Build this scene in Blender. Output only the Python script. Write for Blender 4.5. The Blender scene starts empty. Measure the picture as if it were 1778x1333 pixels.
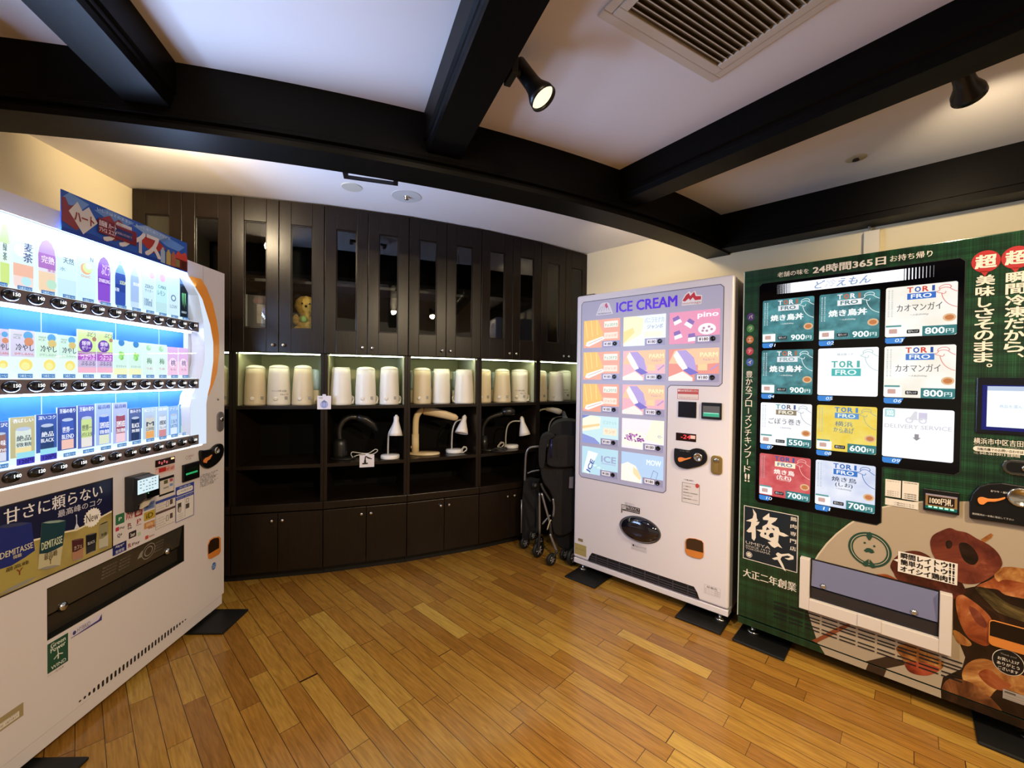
import bpy, math, random
from mathutils import Vector, Matrix
random.seed(11)
S = bpy.context.scene
COL = S.collection
PI = math.pi

# ---------------------------------------------------------------- camera, world, exposure
F, PIT, ROL, H = 724.0, 0.0145, 0.0122, 1.284
CX, CY = 889.0, 666.5
_p = Matrix(((1, 0, 0), (0, math.cos(PIT), -math.sin(PIT)), (0, math.sin(PIT), math.cos(PIT))))
_r = Matrix(((math.cos(ROL), -math.sin(ROL), 0), (math.sin(ROL), math.cos(ROL), 0), (0, 0, 1)))
MC = (_r @ _p).transposed()


def _w(v):
    d = MC @ Vector(v)
    return Vector((d.x, d.z, -d.y))


CAMP = Vector((0, 0, H))
cd = bpy.data.cameras.new('camera')
cam = bpy.data.objects.new('camera', cd)
COL.objects.link(cam)
cd.sensor_width = 36.0
cd.lens = F / 1778 * 36.0
cd.clip_start = 0.02
_R = Matrix((_w((1, 0, 0)), -_w((0, 1, 0)), -_w((0, 0, 1)))).transposed()
cam.matrix_world = Matrix.Translation(CAMP) @ _R.to_4x4()
S.camera = cam
S.view_settings.view_transform = 'Standard'
S.view_settings.look = 'None'
S.view_settings.exposure = 0.0
S.view_settings.gamma = 1.0
S.view_settings.use_curve_mapping = False

wd = bpy.data.worlds.new('room_beyond')
S.world = wd
wd.use_nodes = True
wd.node_tree.nodes['Background'].inputs[0].default_value = (1.0, 0.80, 0.55, 1)
wd.node_tree.nodes['Background'].inputs[1].default_value = 0.50


def spot(loc, target, power, angle=70, color=(1, .80, .52), blend=.8, size=.04):
    l = bpy.data.lights.new('lamp_light', 'SPOT')
    l.energy = power
    l.spot_size = math.radians(angle)
    l.spot_blend = blend
    l.color = color
    l.shadow_soft_size = size
    o = bpy.data.objects.new('lamp_light', l)
    COL.objects.link(o)
    o.location = loc
    o.rotation_euler = (Vector(target) - Vector(loc)).to_track_quat('-Z', 'Y').to_euler()
    return o


# ---------------------------------------------------------------- pixel helpers (photo frame 1778 x 1333)
def ray(x, y):
    return _w(((x - CX) / F, (y - CY) / F, 1.0))


def at_z(x, y, z):
    d = ray(x, y)
    return CAMP + d * ((z - H) / d.z)


def on_plane(x, y, p0, n):
    d = ray(x, y)
    return CAMP + d * (n.dot(Vector(p0) - CAMP) / n.dot(d))


CC = Vector((-2.707, 7.634, 0))          # centre of the round core the cabinets and beams run around


def on_cyl(x, y, R):
    d = ray(x, y)
    a = d.x ** 2 + d.y ** 2
    b = -2 * (d.x * CC.x + d.y * CC.y)
    c = CC.x ** 2 + CC.y ** 2 - R * R
    s = (-b - math.sqrt(b * b - 4 * a * c)) / (2 * a)
    return CAMP + d * s


def facing(base):
    n = Vector((base[0], base[1], 0)).normalized()
    return lambda x, y, back=0.0: on_plane(x, y, Vector(base) + n * back, n)


class Fr:
    """A machine front: local x to the viewer's right, z up, y into the machine."""

    def __init__(s, o, ang):
        s.o = Vector(o)
        s.a = ang
        s.ex = Vector((math.cos(ang), math.sin(ang), 0))
        s.ey = Vector((-math.sin(ang), math.cos(ang), 0))

    def uv(s, x, y, w=0.0):
        p = on_plane(x, y, s.o - s.ey * w, s.ey) - s.o
        return (p.dot(s.ex), p.z)

    def q(s, *pts, w=0.0):
        return [s.uv(x, y, w) for x, y in pts]


# ---------------------------------------------------------------- materials
def lin(h):
    h = h.lstrip('#')
    c = [int(h[i:i + 2], 16) / 255 for i in (0, 2, 4)]
    return tuple(x / 12.92 if x <= .04045 else ((x + .055) / 1.055) ** 2.4 for x in c) + (1,)


_M = {}


def mat(name, color, rough=.5, metal=0., emit=0., ecol=None, spec=.5, coat=0., trans=0., alpha=1., ior=1.45):
    if name in _M:
        return _M[name]
    m = bpy.data.materials.new(name)
    m.use_nodes = True
    b = m.node_tree.nodes['Principled BSDF']
    c = lin(color) if isinstance(color, str) else tuple(color) + (1,)
    b.inputs['Base Color'].default_value = c
    b.inputs['Roughness'].default_value = rough
    b.inputs['Metallic'].default_value = metal
    b.inputs['Specular IOR Level'].default_value = spec
    b.inputs['Coat Weight'].default_value = coat
    b.inputs['Coat Roughness'].default_value = .05
    b.inputs['Transmission Weight'].default_value = trans
    b.inputs['IOR'].default_value = ior
    b.inputs['Alpha'].default_value = alpha
    if emit:
        b.inputs['Emission Color'].default_value = lin(ecol) if ecol else c
        b.inputs['Emission Strength'].default_value = emit
    _M[name] = m
    return m


def ink(h, rough=.35):
    return mat('print_' + h.strip('#') + ('' if rough == .35 else '_%d' % int(rough * 100)), h, rough)


def lit(h, e=1.0):  # on the product samples this glow replaces light falling on them
    """A backlit film of one colour."""
    k = 'backlit_%s_%d' % (h.strip('#'), int(e * 100))
    if k in _M:
        return _M[k]
    m = mat(k, (.04, .04, .04), .4, emit=e, ecol=h, spec=.25)
    m.node_tree.nodes['Principled BSDF'].inputs['Base Color'].default_value = tuple(x * .12 for x in lin(h)[:3]) + (1,)
    return m


def nodes(m):
    return m.node_tree.nodes, m.node_tree.links


def nd(m, t, **kw):
    n = m.node_tree.nodes.new(t)
    for k, v in kw.items():
        setattr(n, k, v)
    return n


def grain(name, c1, c2, scale=(30, 30, 2), rough=.35, bump=.05, coat=0., spec=.5):
    """Wood with long grain along local z (or the axis whose scale is small)."""
    m = mat(name, c1, rough, coat=coat, spec=spec)
    n, l = nodes(m)
    b = n['Principled BSDF']
    tc = nd(m, 'ShaderNodeTexCoord')
    mp = nd(m, 'ShaderNodeMapping')
    mp.inputs['Scale'].default_value = scale
    ns = nd(m, 'ShaderNodeTexNoise')
    ns.inputs['Scale'].default_value = 6
    ns.inputs['Detail'].default_value = 6
    cr = nd(m, 'ShaderNodeValToRGB')
    cr.color_ramp.elements[0].position = .35
    cr.color_ramp.elements[1].position = .7
    cr.color_ramp.elements[0].color = lin(c1)
    cr.color_ramp.elements[1].color = lin(c2)
    bp = nd(m, 'ShaderNodeBump')
    bp.inputs['Strength'].default_value = bump
    bp.inputs['Distance'].default_value = .002
    l.new(tc.outputs['Object'], mp.inputs[0])
    l.new(mp.outputs[0], ns.inputs['Vector'])
    l.new(ns.outputs['Fac'], cr.inputs[0])
    l.new(cr.outputs[0], b.inputs['Base Color'])
    l.new(ns.outputs['Fac'], bp.inputs['Height'])
    l.new(bp.outputs[0], b.inputs['Normal'])
    return m


def mottled(name, c1, c2, scale=8, rough=.5, bump=.0, detail=4, lo=.35, hi=.65, emit=0):
    m = mat(name, c1, rough)
    n, l = nodes(m)
    b = n['Principled BSDF']
    tc = nd(m, 'ShaderNodeTexCoord')
    ns = nd(m, 'ShaderNodeTexNoise')
    ns.inputs['Scale'].default_value = scale
    ns.inputs['Detail'].default_value = detail
    cr = nd(m, 'ShaderNodeValToRGB')
    cr.color_ramp.elements[0].position = lo
    cr.color_ramp.elements[1].position = hi
    cr.color_ramp.elements[0].color = lin(c1)
    cr.color_ramp.elements[1].color = lin(c2)
    l.new(tc.outputs['Object'], ns.inputs['Vector'])
    l.new(ns.outputs['Fac'], cr.inputs[0])
    l.new(cr.outputs[0], b.inputs['Emission Color' if emit else 'Base Color'])
    if emit:
        b.inputs['Emission Strength'].default_value = emit
        b.inputs['Base Color'].default_value = (.03, .03, .03, 1)
    if bump:
        bp = nd(m, 'ShaderNodeBump')
        bp.inputs['Strength'].default_value = bump
        bp.inputs['Distance'].default_value = .003
        l.new(ns.outputs['Fac'], bp.inputs['Height'])
        l.new(bp.outputs[0], b.inputs['Normal'])
    return m


def food(name, cols, scale=7, rough=.25):
    """Printed grilled meat: streaky noise through four tones."""
    m = mat(name, cols[0], rough)
    n, l = nodes(m)
    tc = nd(m, 'ShaderNodeTexCoord')
    ns = nd(m, 'ShaderNodeTexNoise')
    ns.inputs['Scale'].default_value = scale
    ns.inputs['Detail'].default_value = 9
    ns.inputs['Roughness'].default_value = .62
    ns.inputs['Distortion'].default_value = 1.2
    cr = nd(m, 'ShaderNodeValToRGB')
    e = cr.color_ramp.elements
    e[0].position, e[0].color = .30, lin(cols[0])
    e[1].position, e[1].color = .74, lin(cols[3])
    for p, c in ((.44, cols[1]), (.58, cols[2])):
        q = e.new(p)
        q.color = lin(c)
    l.new(tc.outputs['Object'], ns.inputs['Vector'])
    l.new(ns.outputs['Fac'], cr.inputs[0])
    l.new(cr.outputs[0], n['Principled BSDF'].inputs['Base Color'])
    return m


def pane_mat(name, tint=(1, 1, 1), refl=.5, rough=.0):
    """Thin clear pane: lets light straight through and mirrors by Fresnel."""
    m = bpy.data.materials.new(name)
    m.use_nodes = True
    n, l = nodes(m)
    n.remove(n['Principled BSDF'])
    t = nd(m, 'ShaderNodeBsdfTransparent')
    t.inputs[0].default_value = tint + (1,)
    g = nd(m, 'ShaderNodeBsdfGlossy')
    g.inputs['Roughness'].default_value = rough
    fr = nd(m, 'ShaderNodeFresnel')
    fr.inputs[0].default_value = 1.5
    mu = nd(m, 'ShaderNodeMath', operation='MULTIPLY')
    mu.inputs[1].default_value = refl
    mx = nd(m, 'ShaderNodeMixShader')
    l.new(fr.outputs[0], mu.inputs[0])
    l.new(mu.outputs[0], mx.inputs[0])
    l.new(t.outputs[0], mx.inputs[1])
    l.new(g.outputs[0], mx.inputs[2])
    l.new(mx.outputs[0], n['Material Output'].inputs[0])
    return m


WHITE = mat('white_enamel', '#e4dcd8', .32)
BLACK = mat('black_plastic', '#0b0b0d', .3)
MATTE = mat('black_rubber', '#060606', .55)
CHROME = mat('polished_steel', '#c8c8c8', .18, metal=1)
GREY = mat('grey_plastic', '#77737a', .4)
GLASS = pane_mat('clear_glass', (.93, .95, .95), 1.0)
CLEAR = pane_mat('clear_acrylic', (.98, .99, 1), .55)
SMOKE = pane_mat('smoked_acrylic', (.33, .31, .29), 1.0, .06)
DARKWOOD = grain('espresso_wood', '#150f0a', '#20160f', (26, 26, 1.5), .30, .08, spec=.32)
BEAMWOOD = grain('black_stained_wood', '#080605', '#0d0a08', (3, 26, 26), .42, .10, spec=.09)


# ---------------------------------------------------------------- mesh building
class MB:
    def __init__(s):
        s.v, s.f, s.k, s.sm, s.ms = [], [], [], [], []

    def mi(s, m):
        if m not in s.ms:
            s.ms.append(m)
        return s.ms.index(m)

    def add(s, vs, fs, m, smooth=False):
        o = len(s.v)
        k = s.mi(m)
        s.v += [tuple(v) for v in vs]
        for f in fs:
            s.f.append([i + o for i in f])
            s.k.append(k)
            s.sm.append(smooth)
        return s

    def box(s, a, b, m):
        x0, y0, z0 = [min(p, q) for p, q in zip(a, b)]
        x1, y1, z1 = [max(p, q) for p, q in zip(a, b)]
        v = [(x0, y0, z0), (x1, y0, z0), (x1, y1, z0), (x0, y1, z0), (x0, y0, z1), (x1, y0, z1), (x1, y1, z1), (x0, y1, z1)]
        return s.add(v, [(0, 3, 2, 1), (4, 5, 6, 7), (0, 1, 5, 4), (1, 2, 6, 5), (2, 3, 7, 6), (3, 0, 4, 7)], m)

    def face_prism(s, pts, y0, y1, m):
        """(x, z) outline pushed from y0 (front) back to y1."""
        pts = ccw(pts)
        n = len(pts)
        v = [(x, y0, z) for x, z in pts] + [(x, y1, z) for x, z in pts]
        fs = [tuple(range(n)), tuple(range(2 * n - 1, n - 1, -1))] + [(i, i + n, (i + 1) % n + n, (i + 1) % n) for i in range(n)]
        return s.add(v, fs, m)

    def plan_prism(s, pts, z0, z1, m):
        pts = ccw(pts)
        n = len(pts)
        v = [(x, y, z0) for x, y in pts] + [(x, y, z1) for x, y in pts]
        fs = [tuple(range(n - 1, -1, -1)), tuple(range(n, 2 * n))] + [(i, (i + 1) % n, (i + 1) % n + n, i + n) for i in range(n)]
        return s.add(v, fs, m)

    def lathe(s, prof, m, c=(0, 0, 0), n=24, sx=1., sy=1., mtx=None, cap=True, smooth=True):
        v, fs = [], []
        for r, z in prof:
            for i in range(n):
                a = 2 * PI * i / n
                v.append(Vector((r * sx * math.cos(a), r * sy * math.sin(a), z)))
        for j in range(len(prof) - 1):
            for i in range(n):
                fs.append((j * n + i, j * n + (i + 1) % n, (j + 1) * n + (i + 1) % n, (j + 1) * n + i))
        if cap:
            fs.append(tuple(range(n - 1, -1, -1)))
            k = (len(prof) - 1) * n
            fs.append(tuple(range(k, k + n)))
        if mtx:
            v = [mtx @ p for p in v]
        c = Vector(c)
        return s.add([p + c for p in v], fs, m, smooth)

    def tube(s, pts, r, m, n=8, flat=1.0):
        pts = [Vector(p) for p in pts]
        rs = r if isinstance(r, (list, tuple)) else [r] * len(pts)
        v, fs = [], []
        up = None
        for i, p in enumerate(pts):
            t = (pts[min(i + 1, len(pts) - 1)] - pts[max(i - 1, 0)]).normalized()
            if up is None:
                up = t.orthogonal().normalized()
            up = (up - t * up.dot(t)).normalized()
            sd = t.cross(up)
            for k in range(n):
                a = 2 * PI * k / n
                v.append(p + up * (rs[i] * math.cos(a)) + sd * (rs[i] * flat * math.sin(a)))
        for j in range(len(pts) - 1):
            for i in range(n):
                fs.append((j * n + i, j * n + (i + 1) % n, (j + 1) * n + (i + 1) % n, (j + 1) * n + i))
        fs.append(tuple(range(n - 1, -1, -1)))
        k = (len(pts) - 1) * n
        fs.append(tuple(range(k, k + n)))
        return s.add(v, fs, m, True)

    def shift(s, d):
        s.v = [tuple(Vector(p) - Vector(d)) for p in s.v]
        return s

    def build(s, name, parent=None, loc=None, rot=0., bevel=0., segs=2):
        me = bpy.data.meshes.new(name)
        me.from_pydata(s.v, [], s.f)
        for m in s.ms:
            me.materials.append(m)
        me.polygons.foreach_set('material_index', s.k)
        me.polygons.foreach_set('use_smooth', s.sm)
        me.update()
        o = bpy.data.objects.new(name, me)
        COL.objects.link(o)
        if parent:
            o.parent = parent
        if loc is not None:
            o.location = loc
        o.rotation_euler.z = rot
        if bevel:
            b = o.modifiers.new('edge', 'BEVEL')
            b.width = bevel
            b.segments = segs
            b.limit_method = 'ANGLE'
            b.angle_limit = .7
        return o


def ccw(p):
    a = sum(p[i][0] * p[(i + 1) % len(p)][1] - p[(i + 1) % len(p)][0] * p[i][1] for i in range(len(p)))
    return list(p) if a > 0 else list(reversed(p))


def spline(pts, n=6):
    """Catmull-Rom through the points."""
    pts = [Vector(p) for p in pts]
    out = []
    for i in range(len(pts) - 1):
        a, b, c, d = pts[max(i - 1, 0)], pts[i], pts[i + 1], pts[min(i + 2, len(pts) - 1)]
        for k in range(n):
            t = k / n
            out.append(.5 * ((2 * b) + (c - a) * t + (2 * a - 5 * b + 4 * c - d) * t * t + (3 * b - a - 3 * c + d) * t ** 3))
    return out + [pts[-1]]


def closed_spline(pts, n=5):
    pts = [Vector((p[0], p[1], 0)) for p in pts]
    N = len(pts)
    out = []
    for i in range(N):
        a, b, c, d = pts[i - 1], pts[i], pts[(i + 1) % N], pts[(i + 2) % N]
        for k in range(n):
            t = k / n
            v = .5 * ((2 * b) + (c - a) * t + (2 * a - 5 * b + 4 * c - d) * t * t + (3 * b - a - 3 * c + d) * t ** 3)
            out.append((v.x, v.y))
    return out


_T = {}


def tmesh(s, bold):
    k = (s, bold)
    if k not in _T:
        cu = bpy.data.curves.new('letters', 'FONT')
        cu.body = s
        cu.resolution_u = 2
        cu.offset = bold
        ob = bpy.data.objects.new('letters', cu)
        me = bpy.data.meshes.new_from_object(ob)
        v = [(p.co.x, p.co.y) for p in me.vertices]
        f = [tuple(p.vertices) for p in me.polygons]
        bpy.data.objects.remove(ob)
        bpy.data.curves.remove(cu)
        bpy.data.meshes.remove(me)
        x0, x1 = min(p[0] for p in v), max(p[0] for p in v)
        y0, y1 = min(p[1] for p in v), max(p[1] for p in v)
        _T[k] = ([((x - x0) / max(x1 - x0, 1e-6), (y - y0) / max(y1 - y0, 1e-6)) for x, y in v], f, (x1 - x0, y1 - y0))
    return _T[k]


class G(MB):
    """Flat printing on a machine front: everything lies in the plane y = -w."""

    def P(s, pts, m, w):
        pts = ccw(pts)
        return s.add([(x, -w, z) for x, z in pts], [tuple(range(len(pts)))], m)

    def R(s, u0, v0, u1, v1, m, w, r=0., corners='abcd'):
        u0, u1 = sorted((u0, u1))
        v0, v1 = sorted((v0, v1))
        if not r:
            return s.P([(u0, v0), (u1, v0), (u1, v1), (u0, v1)], m, w)
        return s.P(rrect(u0, v0, u1, v1, r, corners), m, w)

    def E(s, u, v, a, b, m, w, n=28, inner=0.):
        if not inner:
            return s.P([(u + a * math.cos(2 * PI * i / n), v + b * math.sin(2 * PI * i / n)) for i in range(n)], m, w)
        vs, fs = [], []
        for i in range(n):
            c, d = math.cos(2 * PI * i / n), math.sin(2 * PI * i / n)
            vs += [(u + a * c, -w, v + b * d), (u + a * inner * c, -w, v + b * inner * d)]
        for i in range(n):
            j = (i + 1) % n
            fs.append((2 * i, 2 * j, 2 * j + 1, 2 * i + 1))
        return s.add(vs, fs, m)

    def L(s, pts, t, m, w, closed=False):
        p = [Vector((a, b)) for a, b in pts]
        n = len(p)
        vs, fs = [], []
        for i in range(n):
            a = p[i - 1] if (i or closed) else p[i]
            b = p[(i + 1) % n] if (i < n - 1 or closed) else p[i]
            d1 = (p[i] - a).normalized() if (p[i] - a).length else (b - p[i]).normalized()
            d2 = (b - p[i]).normalized() if (b - p[i]).length else d1
            d = (d1 + d2)
            d = d.normalized() if d.length > 1e-6 else d1
            nn = Vector((-d.y, d.x)) * (t / 2 / max(.5, d.dot(d1)))
            vs += [(p[i].x + nn.x, -w, p[i].y + nn.y), (p[i].x - nn.x, -w, p[i].y - nn.y)]
        for i in range(n if closed else n - 1):
            j = (i + 1) % n
            fs.append((2 * i, 2 * i + 1, 2 * j + 1, 2 * j))
        return s.add(vs, fs, m)

    def T(s, t, u0, v0, u1, v1, m, w, bold=0., keep=False, slant=0.):
        u0, u1 = sorted((u0, u1))
        v0, v1 = sorted((v0, v1))
        v, f, (tw, th) = tmesh(t, 0)
        if keep:
            k = min((u1 - u0) / tw, (v1 - v0) / th)
            cu, cv = (u0 + u1) / 2, (v0 + v1) / 2
            u0, u1, v0, v1 = cu - k * tw / 2, cu + k * tw / 2, cv - k * th / 2, cv + k * th / 2
        # heavier strokes: the same letters laid again a hair to each side
        b = min(bold, .04) * (v1 - v0) * 1.1
        sh = [(0, 0)] if b <= 0 else [(-b, 0), (b, 0)] if bold < .025 else [(-b, -b * .6), (b, -b * .6), (-b, b * .6), (b, b * .6)]
        for i, (du, dv) in enumerate(sh):
            s.add([(u0 + x * (u1 - u0) + slant * y * (v1 - v0) + du, -w - .00003 * i, v0 + y * (v1 - v0) + dv) for x, y in v], f, m)
        return s

    def TV(s, t, u0, v0, u1, v1, m, w, bold=0., gap=.12):
        """One character per line from v1 (top) down to v0."""
        n = len(t)
        h = (v1 - v0) / n
        for i, ch in enumerate(t):
            if ch in 'ー':
                s.R((u0 + u1) / 2 - (u1 - u0) * .06, v1 - (i + .9) * h, (u0 + u1) / 2 + (u1 - u0) * .06, v1 - (i + .1) * h, m, w)
            elif ch in '、。':
                d = (u1 - u0) * .3
                s.T(ch, u1 - d, v1 - i * h - h * .4, u1, v1 - i * h - h * .08, m, w, bold)
            else:
                q = .16 if ch in 'しィ' else 0
                s.T(ch, u0 + (u1 - u0) * q, v1 - (i + 1) * h + h * gap / 2, u1 - (u1 - u0) * q, v1 - i * h - h * gap / 2, m, w, bold)
        return s


def rrect(u0, v0, u1, v1, r, corners='abcd', n=5):
    """Rounded rectangle; corners a = low left, b = low right, c = top right, d = top left."""
    out = []
    for key, cu, cv, a0 in (('a', u0 + r, v0 + r, PI), ('b', u1 - r, v0 + r, 1.5 * PI), ('c', u1 - r, v1 - r, 0), ('d', u0 + r, v1 - r, .5 * PI)):
        if key in corners:
            out += [(cu + r * math.cos(a0 + PI / 2 * i / n), cv + r * math.sin(a0 + PI / 2 * i / n)) for i in range(n + 1)]
        else:
            out.append({'a': (u0, v0), 'b': (u1, v0), 'c': (u1, v1), 'd': (u0, v1)}[key])
    return out


def thing(name, label, cat, loc=(0, 0, 0), rotz=0., group=None):
    o = bpy.data.objects.new(name, None)
    o.empty_display_size = .1
    COL.objects.link(o)
    o.location = loc
    o.rotation_euler.z = rotz
    return tag(o, label, cat, group)


def tag(o, label, cat, group=None):
    o['label'] = label
    o['category'] = cat
    if group:
        o['group'] = group
    return o


def struct(o, label=None):
    o['kind'] = 'structure'
    if label:
        o['label'] = label
    return o


def dup(root, loc=None, rotz=None):
    c = root.copy()
    COL.objects.link(c)
    if loc is not None:
        c.location = loc
    if rotz is not None:
        c.rotation_euler.z = rotz
    for ch in list(root.children):
        d = dup(ch)
        d.parent = c
    return c


P_SPOT = [100, 28, 30, 175, 165, 46, 16]        # watts of the beam spotlights
P_DISPLAY = 12.5                               # watts of each strip lamp in the drinks machine


# ================================================================ the room
# planks run along the wall the machines stand against
def floor_material():
    m = mat('oak_strip_floor', '#a86f35', .3)
    n, l = nodes(m)
    b = n['Principled BSDF']
    tc = nd(m, 'ShaderNodeTexCoord')
    sp = nd(m, 'ShaderNodeSeparateXYZ')
    l.new(tc.outputs['Object'], sp.inputs[0])

    def mth(op, a, c=None):
        k = nd(m, 'ShaderNodeMath', operation=op)
        for i, v in enumerate((a, c)):
            if v is None:
                continue
            if isinstance(v, (int, float)):
                k.inputs[i].default_value = v
            else:
                l.new(v, k.inputs[i])
        return k.outputs[0]

    W, L = .0722, .46
    row = mth('DIVIDE', mth('ADD', sp.outputs['Y'], .0047), W)
    ri = mth('FLOOR', row)
    rf = mth('FRACT', row)
    wn = nd(m, 'ShaderNodeTexWhiteNoise', noise_dimensions='1D')
    l.new(ri, wn.inputs['W'])
    xs = mth('ADD', mth('DIVIDE', sp.outputs['X'], L), mth('MULTIPLY', wn.outputs[0], 7.3))
    # boards of uneven length
    jit = nd(m, 'ShaderNodeTexNoise', noise_dimensions='1D')
    jit.inputs['Scale'].default_value = 1.3
    jw = mth('ADD', xs, mth('MULTIPLY', ri, 3.7))
    l.new(jw, jit.inputs['W'])
    xs = mth('ADD', xs, mth('MULTIPLY', jit.outputs[0], .45))
    ci = mth('FLOOR', xs)
    cf = mth('FRACT', xs)
    cv = nd(m, 'ShaderNodeCombineXYZ')
    l.new(ri, cv.inputs[0])
    l.new(ci, cv.inputs[1])
    wb = nd(m, 'ShaderNodeTexWhiteNoise', noise_dimensions='3D')
    l.new(cv.outputs[0], wb.inputs['Vector'])
    cr = nd(m, 'ShaderNodeValToRGB')
    e = cr.color_ramp.elements
    e[0].position, e[0].color = 0, lin('#845a26')
    e[1].position, e[1].color = 1, lin('#b49246')
    for p, c in ((.15, '#93662a'), (.45, '#9b702e'), (.7, '#a17832'), (.9, '#aa8339')):
        q = e.new(p)
        q.color = lin(c)
    l.new(wb.outputs[0], cr.inputs[0])
    mp = nd(m, 'ShaderNodeMapping')
    mp.inputs['Scale'].default_value = (2.2, 26, 1)
    cv2 = nd(m, 'ShaderNodeVectorMath', operation='ADD')
    l.new(tc.outputs['Object'], cv2.inputs[0])
    l.new(wb.outputs['Color'], cv2.inputs[1])
    l.new(cv2.outputs[0], mp.inputs[0])
    ns = nd(m, 'ShaderNodeTexNoise')
    ns.inputs['Scale'].default_value = 4
    ns.inputs['Detail'].default_value = 8
    ns.inputs['Distortion'].default_value = .7
    l.new(mp.outputs[0], ns.inputs['Vector'])
    gr = nd(m, 'ShaderNodeValToRGB')
    gr.color_ramp.elements[0].position, gr.color_ramp.elements[0].color = .3, (.66, .62, .56, 1)
    gr.color_ramp.elements[1].position, gr.color_ramp.elements[1].color = .68, (1.06, 1.06, 1.06, 1)
    l.new(ns.outputs['Fac'], gr.inputs[0])
    mx = nd(m, 'ShaderNodeMix', data_type='RGBA', blend_type='MULTIPLY')
    mx.inputs[0].default_value = 1
    l.new(cr.outputs[0], mx.inputs[6])
    l.new(gr.outputs[0], mx.inputs[7])
    # seams between boards
    se = mth('MAXIMUM', mth('LESS_THAN', mth('MINIMUM', rf, mth('SUBTRACT', 1, rf)), .016),
             mth('LESS_THAN', mth('MINIMUM', cf, mth('SUBTRACT', 1, cf)), .0022))
    mx2 = nd(m, 'ShaderNodeMix', data_type='RGBA')
    l.new(se, mx2.inputs[0])
    l.new(mx.outputs[2], mx2.inputs[6])
    mx2.inputs[7].default_value = lin('#3c2110')
    l.new(mx2.outputs[2], b.inputs['Base Color'])
    ro = mth('ADD', mth('MULTIPLY', wb.outputs[0], .10), .15)
    l.new(ro, b.inputs['Roughness'])
    bp = nd(m, 'ShaderNodeBump')
    bp.inputs['Strength'].default_value = .35
    bp.inputs['Distance'].default_value = .001
    hh = mth('ADD', mth('SUBTRACT', 1, se), mth('MULTIPLY', wb.outputs[0], .5))
    l.new(hh, bp.inputs['Height'])
    l.new(bp.outputs[0], b.inputs['Normal'])
    return m


def plaster(name, c, scale=260, bump=.18, rough=.8):
    m = mat(name, c, rough, spec=.2)
    n, l = nodes(m)
    tc = nd(m, 'ShaderNodeTexCoord')
    ns = nd(m, 'ShaderNodeTexNoise')
    ns.inputs['Scale'].default_value = scale
    bp = nd(m, 'ShaderNodeBump')
    bp.inputs['Strength'].default_value = bump
    bp.inputs['Distance'].default_value = .001
    l.new(tc.outputs['Object'], ns.inputs['Vector'])
    l.new(ns.outputs['Fac'], bp.inputs['Height'])
    l.new(bp.outputs[0], n['Principled BSDF'].inputs['Normal'])
    return m


CEIL = 2.36
WALLM = plaster('cream_wallpaper', '#e4d6b4')
CEILM = plaster('white_ceiling_paper', '#e9e4e2')
AW = math.atan2(-.691, .723)                    # direction of the machine wall
EX, EY = Vector((.723, -.691, 0)), Vector((.691, .723, 0))
WP = Vector((.627, 3.614, 0))                   # the corner where the cabinets meet that wall

fl = MB().box((-4.5, -5.0, -.06), (5.5, 6.0, 0), floor_material()).build('floor', rot=AW)
struct(fl, 'glossy oak strip floor laid parallel to the machine wall')
ce = MB().box((-3.4, -2.6, CEIL), (4.6, 4.6, CEIL + .08), CEILM).build('ceiling')
struct(ce, 'white papered ceiling between dark beams')
wr = MB().box((-.03, 0, 0), (4.6, .1, CEIL), WALLM).build('wall_right', loc=WP, rot=AW)
struct(wr, 'cream wall behind the ice cream and frozen food machines')
# wall behind the drinks machine
pa, pb = at_z(51, 234, CEIL), at_z(231, 329, CEIL)
dl = (pb - pa)
al = math.atan2(dl.y, dl.x)
wl = MB().box((-3.2, 0, 0), (.16, .1, CEIL), WALLM).build('wall_left', loc=(pb.x, pb.y, 0), rot=al)
struct(wl, 'cream wall behind the drinks machine')


def arc_pts(R, a0, a1, n=40):
    return [(CC.x + R * math.sin(math.radians(a0 + (a1 - a0) * i / n)), CC.y - R * math.cos(math.radians(a0 + (a1 - a0) * i / n))) for i in range(n + 1)]


def swept(prof, a0, a1, m, n=60):
    """Beam section (R, z) carried around the core."""
    b = MB()
    k = len(prof)
    vs, fs = [], []
    for i in range(n + 1):
        t = math.radians(a0 + (a1 - a0) * i / n)
        for R, z in prof:
            vs.append((CC.x + R * math.sin(t), CC.y - R * math.cos(t), z))
    for i in range(n):
        for j in range(k):
            fs.append((i * k + j, (i + 1) * k + j, (i + 1) * k + (j + 1) % k, i * k + (j + 1) % k))
    fs.append(tuple(range(k)))
    fs.append(tuple(range(n * k + k - 1, n * k - 1, -1)))
    return b.add(vs, fs, m)


ARCWOOD = grain('black_stained_wood_arc', '#080605', '#0d0a08', (6, 6, 30), .40, .10, spec=.09)
big = swept([(6.215, 2.13), (6.365, 2.13), (6.368, 2.148), (6.352, 2.152), (6.352, 2.166), (6.366, 2.172), (6.366, 2.186), (6.356, 2.192), (6.365, CEIL), (6.215, CEIL)], -4, 41.2, ARCWOOD)
struct(big.build('trim_1'), 'long curved dark beam following the cabinet front')


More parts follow.
